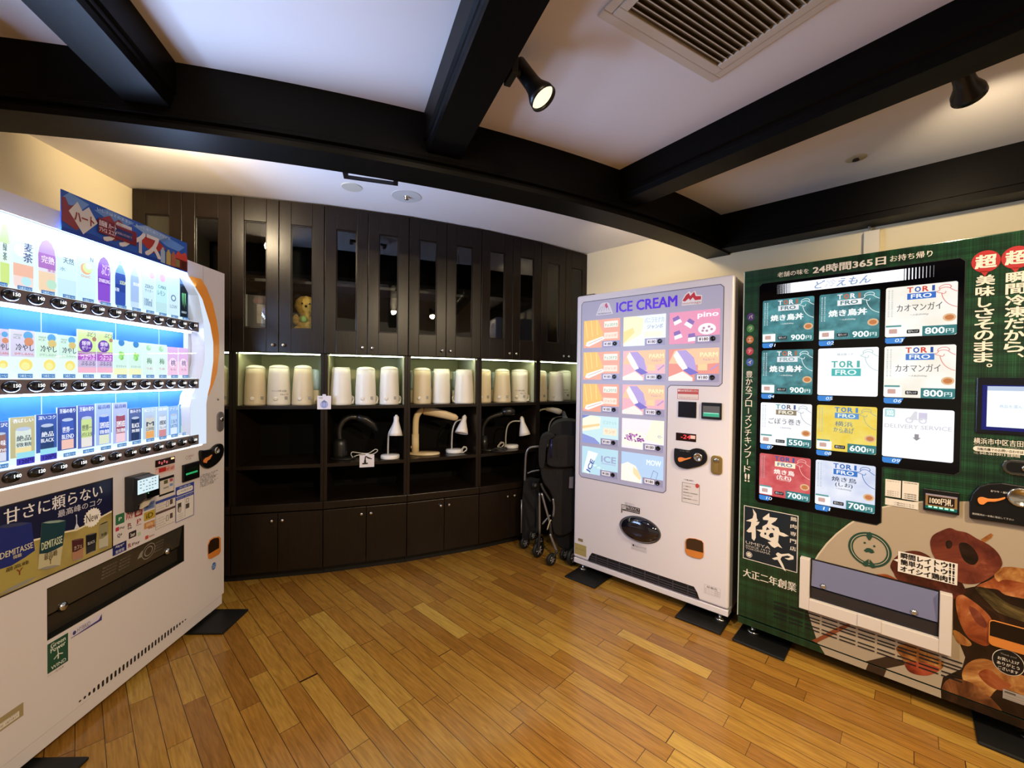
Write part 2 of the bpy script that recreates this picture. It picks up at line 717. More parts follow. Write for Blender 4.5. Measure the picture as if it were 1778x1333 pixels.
def beam(p0, p1, width, zb, name, label, lip=.018):
    """Straight ceiling beam from p0 (at the curved beam) to p1."""
    p0, p1 = Vector(p0), Vector(p1)
    d = (p1 - p0)
    h = width / 2
    prof = [(-h, zb), (h, zb), (h + .003, zb + .02), (h + lip * .45, zb + .026), (h + lip * .45, zb + .042), (h + lip, zb + .048), (h + lip, CEIL),
            (-h - lip, CEIL), (-h - lip, zb + .048), (-h - lip * .45, zb + .042), (-h - lip * .45, zb + .026), (-h - .003, zb + .02)]
    b = MB()
    L = d.length
    n = len(prof)
    vs = [(0, y, z) for y, z in prof] + [(L, y, z) for y, z in prof]
    b.add(vs, [tuple(range(n - 1, -1, -1)), tuple(range(n, 2 * n))] + [(i, (i + 1) % n, (i + 1) % n + n, i + n) for i in range(n)], BEAMWOOD)
    o = b.build(name, loc=(p0.x, p0.y, 0), rot=math.atan2(d.y, d.x))
    return struct(o, label)


def scaled(p, z):
    k = (z - H) / (2.15 - H)
    return Vector((p[0] * k, p[1] * k, 0))


def beam_from(l0, l1, r0, r1, name, label, zb=2.205):
    """Edges given by two far and two near points of the left and right lower edges (taken at z 2.15)."""
    l0, l1, r0, r1 = [scaled(p, zb) for p in (l0, l1, r0, r1)]
    dl_, dr_ = (l1 - l0).normalized(), (r1 - r0).normalized()
    d = (dl_ + dr_).normalized()
    nrm = Vector((-d.y, d.x, 0))
    wdt = abs((r0 - l0).dot(nrm))
    c = (l0 + r0) / 2
    # meet the curved beam face
    o = c - CC
    bq = o.dot(d)
    s = -bq - math.sqrt(max(0, bq * bq - (o.length_squared - 6.35 ** 2))) if False else None
    disc = math.sqrt(bq * bq - (o.x ** 2 + o.y ** 2 - 6.355 ** 2))
    s = -bq + disc
    st = c + d * s
    return beam(st, st + d * 4.2, wdt, zb, name, label)


beam_from((-1.235, 1.299), (-1.153, .984), (-1.118, 1.351), (-1.027, .982), 'trim_2', 'dark ceiling beam above the drinks machine')
beam_from((-.28, 1.49), (-.062, .969), (-.129, 1.46), (.076, .967), 'trim_3', 'dark ceiling beam carrying the lit spotlight')
beam_from((.563, 1.981), (1.238, 1.029), (.629, 2.091), (1.329, 1.104), 'trim_4', 'dark ceiling beam beside the air vent')
b4 = MB().box((1.09, -.145, 2.14), (4.5, 0, CEIL), BEAMWOOD).box((1.12, -.152, 2.175), (4.5, -.145, 2.2), BEAMWOOD)
struct(b4.build('trim_5', loc=WP, rot=AW), 'dark beam along the top of the machine wall')

# ================================================================ curved run of tall display cabinets
RF, DEP = 5.209, .40
NICHE = plaster('pale_olive_lining', '#a9a888', 120, .05, .6)
STRIP = lit('#f0ffd2', 26)
INNER = mat('dark_cabinet_inside', '#0b0908', .7, spec=.1)
KNOB = mat('pale_chrome_knob', '#d9d4cc', .15, metal=1)
BAYS = [(5.444, 11.229), (11.229, 16.892), (16.892, 22.564), (22.564, 28.263), (28.263, 34.021), (34.021, 39.853)]
bay_labels = [
    'dark wood display cabinet bay at the wall end, mostly hidden by the drinks machine',
    'dark wood cabinet bay with a picture book and a yellow plush toy behind its glass',
    'dark wood cabinet bay holding the desk lamp card and the slim black gooseneck lamp',
    'dark wood cabinet bay with the wide beige desk lamp on its shelf',
    'dark wood cabinet bay with a shadowed black lamp behind a small white one',
    'dark wood cabinet bay in the corner behind the folded stroller',
]


def make_bay(i, a0, a1):
    th = math.radians((a0 + a1) / 2)
    hw = RF * math.tan(math.radians((a1 - a0) / 2))
    bw = hw * (RF - DEP) / RF
    root = thing('display_cabinet', bay_labels[i], 'cabinet', (CC.x + RF * math.sin(th), CC.y - RF * math.cos(th), 0), th, 'curved run of dark wood display cabinets')
    T = .02

    def xw(y):                      # half width at depth y
        return hw + (bw - hw) * y / DEP
    # carcass: sides, back, top
    c = MB()
    for sgn in (-1, 1):
        pts = [(sgn * (hw - .0012), 0.004), (sgn * (bw - .0012), DEP), (sgn * (bw - T), DEP), (sgn * (hw - T), 0.004)]
        c.plan_prism(pts, .066, 2.355, DARKWOOD)
    c.plan_prism([(-bw + T, DEP - .015), (bw - T, DEP - .015), (bw - T, DEP), (-bw + T, DEP)], .0, 2.355, INNER)
    for z0, z1 in ((1.42, 1.56), (2.335, 2.355)):
        c.plan_prism([(-hw + T, .004), (hw - T, .004), (bw - T, DEP - .016), (-bw + T, DEP - .016)], z0, z1, DARKWOOD)
    c.build('carcass', root)
    # lit lining of the humidifier niche
    n = MB()
    y1 = DEP - .022
    n.plan_prism([(-xw(y1) + T, y1), (xw(y1) - T, y1), (xw(y1) - T, y1 + .004), (-xw(y1) + T, y1 + .004)], 1.094, 1.419, NICHE)
    for sgn in (-1, 1):
        n.plan_prism([(sgn * (hw - T - .001), .03), (sgn * (xw(y1) - T - .001), y1), (sgn * (xw(y1) - T - .005), y1), (sgn * (hw - T - .005), .03)], 1.094, 1.419, NICHE)
    n.build('niche_lining', root)
    for z1, t in ((1.093, .020), (.724, .022)):
        MB().plan_prism([(-hw + T, 0), (hw - T, 0), (bw - T, DEP - .016), (-bw + T, DEP - .016)], z1 - t, z1, DARKWOOD).build('shelf', root)
    MB().plan_prism([(-hw + .0005, -.022), (hw - .0005, -.022), (bw - T, DEP - .016), (-bw + T, DEP - .016)], .44, .487, DARKWOOD).build('counter', root, bevel=.003)
    MB().plan_prism([(-hw + T + .01, .10), (hw - T - .01, .10), (bw - T - .01, DEP - .02), (-bw + T + .01, DEP - .02)], 1.875, 1.893, DARKWOOD).build('glass_cupboard_shelf', root)
    MB().plan_prism([(-xw(.057) + .001, .057), (xw(.057) - .001, .057), (xw(.075) - .001, .075), (-xw(.075) + .001, .075)], 0, .066, MATTE).build('plinth', root)
    MB().box((-hw + .03, .026, 1.4135), (hw - .03, .036, 1.4195), STRIP).build('light_strip', root)
    # doors
    for k in (0, 1):
        x0, x1 = (-hw + .0015, -.0015) if k == 0 else (.0015, hw - .0015)
        u = MB()
        st, z0, z1, g0, g1 = .067, 1.425, 2.352, 1.572, 2.212
        u.box((x0, -.018, z0), (x0 + st, .002, z1), DARKWOOD).box((x1 - st, -.018, z0), (x1, .002, z1), DARKWOOD)
        u.box((x0 + st, -.018, z0), (x1 - st, .002, g0), DARKWOOD).box((x0 + st, -.018, g1), (x1 - st, .002, z1), DARKWOOD)
        for a, b_ in (((x0 + st, g0), (x0 + st + .006, g1)), ((x1 - st - .006, g0), (x1 - st, g1)), ((x0 + st, g0), (x1 - st, g0 + .006)), ((x0 + st, g1 - .006), (x1 - st, g1))):
            u.box((a[0], -.012, a[1]), (b_[0], -.002, b_[1]), DARKWOOD)
        ud = u.build('upper_door', root, bevel=.002)
        MB().box((x0 + st, -.008, g0), (x1 - st, -.006, g1), GLASS).build('glass_pane', ud)
        kx = x1 - .028 if k == 0 else x0 + .028
        kn = [(.004, 0), (.004, .008), (.0095, .012), (.0105, .018), (.008, .023), (.002, .025)]
        mk = Matrix.Rotation(PI / 2, 4, 'X')
        MB().lathe(kn, KNOB, (kx, -.018, 1.468), 14, mtx=mk).build('knob', ud)
        ld = MB().box((x0, -.018, .07), (x1, .002, .432), DARKWOOD).build('lower_door', root, bevel=.002)
        MB().lathe(kn, KNOB, (kx, -.018, .39), 14, mtx=mk).build('knob', ld)
    return root


for i_, (a_, b_) in enumerate(BAYS):
    make_bay(i_, a_, b_)
# a filler strip closes the run against the left wall, so no bay is built past it


def bay_frame(i):
    a0, a1 = BAYS[i]
    th = math.radians((a0 + a1) / 2)
    return Fr((CC.x + RF * math.sin(th), CC.y - RF * math.cos(th), 0), th)


# ================================================================ drinks machine (far left of the room)
LA = PI / 2 + math.radians(1.9)
LW = 1.17
LE = Vector((math.cos(LA), math.sin(LA), 0))
LM = Fr(Vector((-1.568, 2.272, 0)) - LE * LW, LA)
RX = Matrix.Rotation(PI / 2, 4, 'X')


def avg(*v):
    return sum(v) / len(v)


drink = thing('drinks_vending_machine', 'white drinks vending machine with lit shelves, black price buttons and an orange curved stripe', 'vending machine', LM.o, LA)
SHELL = mat('warm_white_enamel', '#d4ccce', .34)
SHELL2 = mat('warm_white_enamel_side', '#cfc6c4', .4)
V_TOP = 1.83
v_wt = avg(*[v for u, v in LM.q((108, 398.9), (216, 437), (324, 474.3))])
v_wb = avg(*[v for u, v in LM.q((60, 834), (180, 808), (340, 773.5))])
v_db = LM.uv(391, 1027)[1]
DT = .065
u_slot = [LM.uv(81.6, 1060)[0], LM.uv(320, 940)[0]]
v_slot = [avg(LM.uv(320, 975)[1], LM.uv(81.7, 1111)[1]), avg(LM.uv(320, 911)[1], LM.uv(81.5, 1021)[1])]
b = MB()
b.box((0.004, DT, .03), (LW - .004, .70, V_TOP - .004), SHELL2)
b.build('cabinet_body', drink, bevel=.006)
# door in pieces around the window and the delivery slot
d = MB()
inner = [(324, 476.6), (344, 512.6), (353, 557.6), (355, 600), (354.5, 627), (349, 654.5), (333, 686), (330, 706), (331, 760)]
inn = LM.q(*inner)
frame = [(inn[0][0], v_wt)] + inn[1:] + [(inn[-1][0], v_wb), (LW, v_wb), (LW, v_wt)]
d.face_prism([(0, v_wt), (LW, v_wt), (LW, V_TOP), (0, V_TOP)], 0, DT - .001, SHELL)
d.face_prism(frame, 0, DT - .001, SHELL)
d.face_prism([(0, v_wt - .001), (.03, v_wt - .001), (.03, v_wb), (0, v_wb)], 0, DT - .001, SHELL)
d.face_prism([(0, v_slot[1]), (LW, v_slot[1]), (LW, v_wb), (0, v_wb)], 0, DT - .001, SHELL)
d.face_prism([(0, v_slot[0]), (u_slot[0], v_slot[0]), (u_slot[0], v_slot[1]), (0, v_slot[1])], 0, DT - .001, SHELL)
d.face_prism([(u_slot[1], v_slot[0]), (LW, v_slot[0]), (LW, v_slot[1]), (u_slot[1], v_slot[1])], 0, DT - .001, SHELL)
d.face_prism([(0, v_db), (LW, v_db), (LW, v_slot[0]), (0, v_slot[0])], 0, DT - .001, SHELL)
d.build('door', drink)
MB().box((.004, .006, .03), (LW - .004, DT, v_db - .005), SHELL).build('kick_panel', drink, bevel=.003)
# display cavity: lit back wall, blue panels, LED strips
PW = -.056
BACK = lit('#cdeaff', 1.35)
BLUE = mat('sky_blue_panel', '#2a6098', .6, emit=.12, ecol='#2a80e6', spec=.2)
LED = lit('#dceaff', 24)


def row_px(pts):
    return [(x / 4.4425, y) for x, y in pts]


bpx = [95, 285, 460, 617, 760, 890, 1012, 1122, 1222, 1318, 1407, 1490]
rows = []
for y0, ys in ((310, (890, 1142)), (560, (487, 474)), (560, (1195, 908))):
    a, c = LM.uv(bpx[0] / 4.4425, y0 + ys[0] / 4.4425, .012), LM.uv(bpx[-1] / 4.4425, y0 + ys[1] / 4.4425, .012)
    rows.append((a[0], c[0], (a[1] + c[1]) / 2))
U0 = avg(*[r[0] for r in rows])
PIT_U = (avg(*[r[1] for r in rows]) - U0) / 11
bars = []
for top, bot, y0 in (((900, 1100), (985, 1153), 310), ((440, 444), (524, 508), 560), ((1078, 905), (1195, 955), 560)):
    v1 = avg(*[LM.uv(x / 4.4425, y0 + y / 4.4425, .006)[1] for x, y in zip((200, 1400), ((862, 1108) if y0 == 310 else top))])
    bars.append(v1)
bar_v = [(r[2] + .0225, r[2] - .0245) for r in rows]
u_be = LM.uv(345.5, 668, .006)[0]
g = G()
g.R(.03, v_wb + .001, u_be + .012, v_wt - .001, BACK, PW)
ub1 = LM.uv(318, 600, PW)[0]
for k, ytop in ((0, 52), (1, 760)):
    vb = LM.uv(400 / 4.4425, 560 + (110 if k == 0 else 800) / 4.4425, PW)[1] - .05
    for a_, c_ in ((.03, .31), (.313, .585), (.588, .80), (.803, ub1)):
        g.R(a_, vb, c_, bar_v[k][1] - .004, BLUE, PW + .0015)
g.build('lit_display_back', drink)
for k in range(3):
    top = v_wt if k == 0 else bar_v[k - 1][1]
    MB().box((.04, -.002 + .02, top - .008), (u_be - .02, .034, top - .001), LED).build('light_strip', drink)
    MB().box((.035, .006, bar_v[k][0] - .001), (u_be + .004, .050, bar_v[k][0] + .003), lit('#e9fbff', 1.3)).build('display_ledge', drink)
# the machine's own lamps: cool strip lights behind the front pane, one over each shelf
for k in range(3):
    top = v_wt if k == 0 else bar_v[k - 1][1]
    l_ = bpy.data.lights.new('display_lamp', 'AREA')
    l_.shape = 'RECTANGLE'
    l_.size, l_.size_y = u_be - .10, .06
    l_.energy = P_DISPLAY
    l_.color = (.42, .60, 1.0)
    o = bpy.data.objects.new('display_lamp', l_)
    COL.objects.link(o)
    o.parent = drink
    o.location = ((u_be + .06) / 2, .006, top - .042)
    o.rotation_euler = (-PI / 2 - .62, 0, 0)
# top face of the cavity
cav = MB()
cav.box((.03, .002, v_wt), (u_be + .02, DT, v_wt + .002), BACK)
cav.build('cavity_lining', drink)
gf = G()
orange_out = LM.q((349, 484), (358, 499), (369, 526), (376, 556), (379.5, 580), (380.6, 612), (376.3, 648), (370, 668), (361.5, 687))
orange_in = LM.q((327.5, 479), (340, 500), (351, 519), (364.7, 564), (370, 594), (370, 627), (364.6, 668), (360.6, 684))
gf.P(orange_out + orange_in[::-1], ink('#f29a3a'), .0012)
lit_band = inn[:-1] + [(inn[-1][0], v_wb)] + LM.q((358, 769.5), (358, 700)) + orange_in[::-1]
gf.P(lit_band, lit('#dcebff', .92), .0008)
gf.build('curved_stripe', drink)
ln = G()
ln.R(0, v_wb - .007, LM.uv(351, 771)[0], v_wb, lit('#ffffff', 2.2), .001)
ln.build('lit_edge_line', drink)
# clear front pane
MB().add([(x, .001, z) for x, z in ccw([(.03, v_wb), (.03, v_wt), (inn[0][0], v_wt)] + inn[1:] + [(inn[-1][0], v_wb)])], [tuple(range(12))], CLEAR).build('display_window', drink)

# ---- button bars
BARM = mat('taupe_bar', '#6f6468', .35)
BTN = mat('black_button', '#0c0c12', .22, coat=.4)
PRICE = lit('#ffffff', 1.5)
prices = [['120', '150', '150', '140', '160', '120', '160', '160', '110', '160', '160', '160', '160', '210'],
          ['150'] * 2 + ['150'] * 5 + ['160'] * 7,
          ['140', '140', '140', '120', '120', '150', '160', '140', '140', '140', '140', '150', '140', '150']]
btn_cache = {}
dome = [(1.0, 0), (1.0, .003), (.93, .007), (.75, .0105), (.4, .0125), (.05, .013)]


def button(p, bar, u, v):
    if p not in btn_cache:
        m = G()
        m.lathe([(r, z) for r, z in dome], BTN, (0, 0, 0), 26, sx=.0245, sy=.0185, mtx=RX)
        m.T(p, -.004, -.002, .018, .0085, PRICE, .0134, .03, keep=True)
        btn_cache[p] = m.build('selection_button', bar)
        o = btn_cache[p]
    else:
        o = btn_cache[p].copy()
        COL.objects.link(o)
        o.parent = bar
    o.location = (u, -.006, v)


TAG = lit('#4a86c9', .85)
tag_src = None
for k in range(3):
    v = rows[k][2]
    bar = MB().box((.03, -.006, bar_v[k][1]), (u_be, .052, bar_v[k][0]), BARM).build('button_bar', drink, bevel=.002)
    for j in range(-2, 12):
        u = U0 + PIT_U * j
        button(prices[k][j + 2], bar, u, v)
        special = k == 2 and j in (1, 2)
        if special:
            m = G().R(-.026, 0, .026, .021, lit('#4a3fc0', .95), .0).R(-.026, .021, .026, .040, lit('#9fe4f4', .95), 0.)
            m.T('120円', -.02, .003, .022, .018, lit('#1a1a70', .8), .0006, .03, keep=True)
            o = m.build('price_card', drink)
        elif tag_src is None:
            m = G().R(-.021, 0, .021, .0135, TAG, 0.)
            m.T('つめた〜い', -.018, .0025, .018, .011, lit('#eafcff', 1.0), .0005, .01)
            o = tag_src = m.build('cold_tag', drink)
        else:
            o = tag_src.copy()
            COL.objects.link(o)
            o.parent = drink
        o.location = (u - .002, .022, bar_v[k][0] + .004)

# ---- product samples: slim printed cards whose own glow stands for the strip light on them
CW = -.044


def uvc(x, y, y0, w=CW):
    return LM.uv(x / 4.4425, y0 + y / 4.4425, w)


def card(x0, x1, yt, yb, y0, draw, bg=None, thick=.004):
    u0, v1 = uvc(x0, yt, y0)
    u1, v0 = uvc(x0, yb, y0)[0] + (uvc(x1, yb, y0)[0] - uvc(x0, yb, y0)[0]), uvc(x0, yb, y0)[1]
    u1 = uvc(x1, (yt + yb) / 2, y0)[0]
    m = G()
    w = CW
    if bg:
        m.box((u0, -w, v0), (u1, -w + thick, v1), lit(bg, .93))
    else:
        m.box((u0, -w, v0), (u1, -w + thick, v1), lit('#dcf6ff', 1.1))
    wd_, ht = u1 - u0, v1 - v0
    draw(m, lambda a: u0 + a * wd_, lambda c: v0 + c * ht, w)
    return m.build('product_sample', drink)


BOT = [(.2, 0), (.16, .05), (.15, .62), (.2, .74), (.36, .86), (.40, .89), (.40, .98), (.60, .98), (.60, .89), (.64, .86), (.8, .74), (.85, .62), (.84, .05), (.8, 0)]
ROUND = [(.16, .0), (.08, .06), (.06, .70), (.12, .84), (.26, .95), (.42, .99), (.58, .99), (.74, .95), (.88, .84), (.94, .70), (.92, .06), (.84, .0)]
CAN = [(.14, .02), (.1, .07), (.1, .86), (.2, .95), (.8, .95), (.9, .86), (.9, .07), (.86, .02)]


def L9(h, e=1.0):
    return lit(h, e)


def shape(sil, cols, texts=(), dots=()):
    """sil filled with bands (c0, c1, colour), dots = (x, y, r, colour), texts = (string, x0, y0, x1, y1, colour)."""
    def draw(m, X, Y, w):
        w += .0006
        for c0, c1, h in cols:
            if sil:
                pts = clip_band(sil, c0, c1)
            else:
                pts = [(0, c0), (1, c0), (1, c1), (0, c1)]
            m.P([(X(a), Y(c)) for a, c in pts], L9(h), w)
        for i, (x, y, r, h) in enumerate(dots):
            rr = r * (X(1) - X(0))
            m.E(X(x), Y(y), rr, rr, L9(h), w + .0004 + .0001 * i)
        for t in texts:
            s, x0, y0, x1, y1, h = t[:6]
            m.T(s, X(x0), Y(y0), X(x1), Y(y1), L9(h), w + .0012, .02)
    return draw


def clip_band(sil, c0, c1):
    """The slice of a left-right symmetric outline between two heights."""
    left = sil[:len(sil) // 2]

    def xat(c):
        for (xa, ya), (xb, yb) in zip(left, left[1:]):
            if min(ya, yb) <= c <= max(ya, yb) and ya != yb:
                return xa + (xb - xa) * (c - ya) / (yb - ya)
        return left[0][0] if c <= left[0][1] else left[-1][0]
    ys = [c0] + [y for _, y in left if c0 < y < c1] + [c1]
    lf = [(xat(y), y) for y in ys]
    return lf + [(1 - x, y) for x, y in reversed(lf)]


R1 = 310
card(-330, -180, 300, 745, R1, shape(ROUND, [(0, .35, '#bfe08a'), (.35, 1, '#d5f2c6')], [('お茶', .3, .45, .75, .7, '#4a6a58')]))
card(-160, -15, 335, 790, R1, shape(ROUND, [(0, .3, '#f0d9a0'), (.3, 1, '#f4ecc8')], [('紅茶', .3, .45, .75, .7, '#7a5a48')]))
card(-8, 77, 330, 812, R1, shape(ROUND, [(0, .36, '#cfe88a'), (.36, .68, '#e6f8e8'), (.68, 1, '#cdf0a4')], [('緑', .3, .55, .65, .68, '#3f6a70'), ('茶', .3, .40, .65, .53, '#3f6a70')], [(.5, .54, .42, '#e9fbf4')]))
card(85, 268, 395, 832, R1, shape(ROUND, [(0, .22, '#f4dcd6'), (.22, .44, '#f2bda6'), (.44, 1, '#dff3f8')], [('麦', .52, .68, .88, .84, '#3a4a86'), ('茶', .48, .49, .88, .66, '#3a4a86')], [(.38, .68, .30, '#f2fbff'), (.62, .14, .22, '#bfeaf0')]))
card(283, 437, 452, 870, R1, shape(ROUND, [(0, .40, '#f2d6b4'), (.40, .46, '#e7e4f8'), (.46, .74, '#b277c6'), (.74, 1, '#c7a2dc')], [('完熟', .2, .56, .85, .70, '#fbeefe'), ('果実', .5, .41, .9, .46, '#c05a90')], [(.72, .18, .26, '#bfe6cf')]))
card(442, 587, 500, 905, R1, shape(None, [(0, .35, '#cdeef8'), (.35, .75, '#d9f6fb'), (.75, 1, '#e6fbff')], [('天然', .28, .66, .85, .78, '#5f7f90'), ('水', .1, .5, .4, .58, '#86b4cc')]))
card(592, 735, 530, 940, R1, shape(None, [(0, 1, '#d8f5f6'), (0, .2, '#cfeef4')], [('OranC', .2, .47, .7, .52, '#d89a7a'), ('N', .7, .80, .85, .88, '#5d7aa0')], [(.48, .64, .30, '#f0b98c'), (.56, .66, .26, '#dff0a8'), (.62, .7, .17, '#e4fbf0')]))
card(745, 857, 590, 955, R1, shape(ROUND, [(0, .06, '#e6a6e0'), (.06, .42, '#8a4ed0'), (.42, .56, '#7a3cc2'), (.56, 1, '#9257cc')], [('SPARKLING', .12, .45, .88, .53, '#f6e6ff'), ('ぶどう', .3, .62, .85, .86, '#e8ccf8')]))
card(868, 985, 608, 970, R1, shape(BOT, [(0, .70, '#2f4fae'), (.70, .88, '#7fb4e6'), (.88, 1, '#bfe2f6'), (.30, .46, '#26408f')], [('SODA', .45, .47, .85, .55, '#e6f0a8'), ('炭酸', .1, .30, .4, .38, '#dfe8ff')]))
card(990, 1085, 640, 990, R1, shape(BOT, [(0, .14, '#c8e2f6'), (.14, .72, '#a9c4ee'), (.72, .98, '#c4ddf4')], [('微炭酸', .35, .50, .85, .58, '#f4fbff')]))
card(1095, 1192, 672, 1008, R1, shape(None, [(0, 1, '#d2f0fb')], [('ZERO', .2, .52, .85, .60, '#5d7f98'), ('サイダー', .2, .42, .85, .50, '#7f9fb4'), ('100ml', .15, .1, .75, .28, '#7fa0c0')], [(.78, .84, .2, '#e9a9bc')]))
card(1200, 1288, 700, 1030, R1, shape(None, [(.25, 1, '#c4f0f2'), (0, .25, '#bfe6ec')], [('C-MAX', .2, .58, .9, .66, '#4f7f90'), ('レモン', .15, .42, .8, .53, '#6a8fb0')], [(.58, .84, .26, '#d99ab6')]))
card(1292, 1380, 715, 1052, R1, shape(None, [(0, 1, '#d3effa'), (.55, .9, '#c4f2ea')], [('LOW', .2, .18, .8, .26, '#7f9fb4')], [(.5, .42, .22, '#5f86a6'), (.5, .42, .14, '#d6f2fb')]))


def claw(m, X, Y, w):
    w += .0006
    m.R(X(0), Y(.8), X(1), Y(1), L9('#5d8fc4'), w)
    m.R(X(0), Y(0), X(1), Y(.8), L9('#244a72'), w)
    m.P([(X(a), Y(c * .8 + .0)) for a, c in CAN], L9('#06121c'), w + .0003)
    for i, dx in enumerate((.3, .48, .66)):
        m.P([(X(dx - .06), Y(.58)), (X(dx + .04), Y(.60)), (X(dx + .02), Y(.44)), (X(dx + .07), Y(.27 if i != 1 else .22)), (X(dx - .04), Y(.42))], L9('#86f0a8'), w + .0007)
    m.T('ENERGY', X(.2), Y(.1), X(.8), Y(.15), L9('#c8dce8'), w + .0007, .02)


card(1386, 1450, 745, 1065, R1, claw)
R2 = 560


def cup(top, bar, fg='#3a4a60', fruit='#f6e27a'):
    return shape(None, [(0, .38, '#e6fbf4'), (.38, 1, top)], [('MADE', .12, .86, .45, .90, '#7f9a80'), ('ICE', .12, .79, .4, .84, '#7f9a80'), ('冷やし', .2, .52, .95, .68, fg), ('ひやしみかん', .15, .42, .95, .48, bar)],
                 [(.72, .88, .2, '#5fa6d8'), (.75, .74, .2, '#d8906a' if bar == '#c84a50' else '#d8c27a'), (.62, .2, .28, fruit), (.6, .17, .18, '#f4f0a0')])


card(-330, -185, 0, 385, R2, cup('#cfeef6', '#c84a50'))
card(-170, -70, 20, 385, R2, cup('#e0d6e8', '#c84a50'))
card(-60, 70, 40, 388, R2, cup('#d7c8e2', '#c84a50'))
card(78, 266, 48, 390, R2, cup('#d9d3ea', '#c84a50'))
card(275, 441, 70, 388, R2, cup('#d4f2dd', '#8fb0a8'))
card(450, 590, 92, 388, R2, cup('#d2f0e2', '#8fb0a8'))
for x0, x1, yt in ((598, 742, 48), (746, 868, 62)):
    card(x0, x1, yt, 386, R2, shape(None, [(.45, 1, '#d3ef9a'), (.28, .5, '#b05cc8'), (.12, .3, '#cbb8dc'), (0, .13, '#f3b6cc')],
         [('ぶどう', .45, .85, .95, .96, '#5a4a6a'), ('爆弾', .2, .64, .65, .74, '#f6eaff'), ('ゼリー', .2, .54, .68, .63, '#f6eaff'), ('つぶつぶ', .15, .30, .9, .42, '#fbe0ff'), ('ぶるぶる', .15, .17, .9, .27, '#4f5a86')],
         [(.42, .64, .36, '#6a3fa8'), (.88, .8, .12, '#b08060')]))
for x0, x1, yt in ((875, 982, 130), (990, 1092, 145)):
    card(x0, x1, yt, 405, R2, shape(None, [(.2, 1, '#d6f4ea'), (0, .2, '#f0f3c0')], [('マスカット', .15, .22, .9, .29, '#7f9f98')],
         [(.55, .93, .22, '#3f86c4'), (.5, .62, .14, '#8fd86a'), (.64, .6, .14, '#9fe07a'), (.56, .5, .15, '#7fcf68'), (.46, .52, .12, '#a4e488')]))
for x0, x1, yt in ((1098, 1190, 155), (1196, 1286, 165)):
    card(x0, x1, yt, 407, R2, shape(None, [(0, 1, '#dcf3ee')], [('梅', .35, .36, .75, .55, '#4a8a68'), ('うめ', .3, .18, .8, .25, '#c08a9a')], [(.5, .86, .2, '#a8e0b0'), (.62, .9, .12, '#cdeccf')]))
for x0, x1, yt in ((1291, 1371, 185), (1376, 1450, 192)):
    card(x0, x1, yt, 408, R2, shape(None, [(.5, 1, '#e2b9e6'), (0, .5, '#f0c6e4')], [('桃', .3, .34, .75, .55, '#7f5a9a'), ('もも', .25, .18, .8, .25, '#b06a9a')], [(.5, .46, .34, '#f8e4f4')]))


def coffee(bg, can, band, head, t1, t2, hc='#f4f6ff', tc='#f4f6ff', lid='#b9c6dc'):
    def draw(m, X, Y, w):
        w += .0006
        m.R(X(0), Y(0), X(1), Y(1), L9(bg), w)
        c = [(.12 + a * .8, .02 + y * .74) for a, y in CAN]
        m.P([(X(a), Y(y)) for a, y in c], L9(can), w + .0003)
        m.P([(X(a), Y(y)) for a, y in [(.2, .02), (.2, .24), (.84, .24), (.84, .02)]], L9(band), w + .0006)
        m.E(X(.52), Y(.70), (X(1) - X(0)) * .30, (X(1) - X(0)) * .09, L9(lid), w + .0006)
        m.T(head, X(.1), Y(.86), X(.92), Y(.96), L9(hc), w + .001, .02)
        m.T(t1, X(.24), Y(.40), X(.82), Y(.54), L9(tc), w + .001, .02)
        m.T(t2, X(.22), Y(.26), X(.84), Y(.36), L9(tc), w + .001, .02)
    return draw


card(-330, -205, 870, 1160, R2, coffee('#34508e', '#8fa4c8', '#c9b48a', '濃厚', '微糖', 'COFFEE'))
card(-190, -85, 820, 1120, R2, coffee('#5a74b0', '#c9b890', '#8a6a50', '香り', '加糖', 'COFFEE'))
card(-75, 66, 770, 1090, R2, coffee('#4a68b4', '#9a6f66', '#d7d9ea', '贅沢', '香味', 'Fine'))
card(76, 268, 735, 1052, R2, coffee('#c2b88a', '#d9e4d8', '#f0dca0', '香ばしい', '絶品', '微糖', tc='#3a4a5a'))
card(276, 438, 712, 1010, R2, coffee('#3c5aa8', '#2e4a80', '#26406e', '深いコク', '絶品', 'BLACK'))
card(441, 588, 655, 992, R2, coffee('#3a4c96', '#3f5cb4', '#f0c2b4', '至福の香り', '世界一', 'BLEND'))
card(598, 727, 640, 975, R2, coffee('#5a68b8', '#c8dc92', '#e8e2da', '至福の香り', '世界一', 'バリスタ', tc='#4a5a50'))
card(738, 857, 625, 950, R2, coffee('#a8bdf0', '#3f62c8', '#dfe6c8', '最高峰', 'DEMITASSE', '微糖', hc='#4a5a9a'))
card(870, 980, 620, 935, R2, coffee('#b4bdec', '#a04f64', '#f2cdd8', '最高峰', 'DEMITASSE', '加糖', hc='#4a5a9a'))
card(991, 1088, 664, 918, R2, coffee('#54689e', '#243a66', '#20345e', '飲みきり', 'BLACK', '無糖'))
card(1102, 1202, 658, 903, R2, coffee('#b9cfe4', '#d2cfc4', '#e8a860', 'MCコーヒー', 'M', 'COFFEE', tc='#2c3a4e'))
card(1208, 1292, 650, 888, R2, coffee('#b4cdea', '#dfe6f0', '#d08a90', '微糖', 'AMERICANO', 'ブレンド', tc='#33425c'))
card(1298, 1376, 648, 870, R2, coffee('#8fb6ee', '#b6d4f6', '#dceaf8', 'アイス', 'ミルク', 'LATTE', tc='#3f5f90'))
card(1380, 1448, 632, 850, R2, coffee('#6fa0d4', '#5a9a98', '#bfe0a0', 'お茶', '緑茶', 'TEA'))

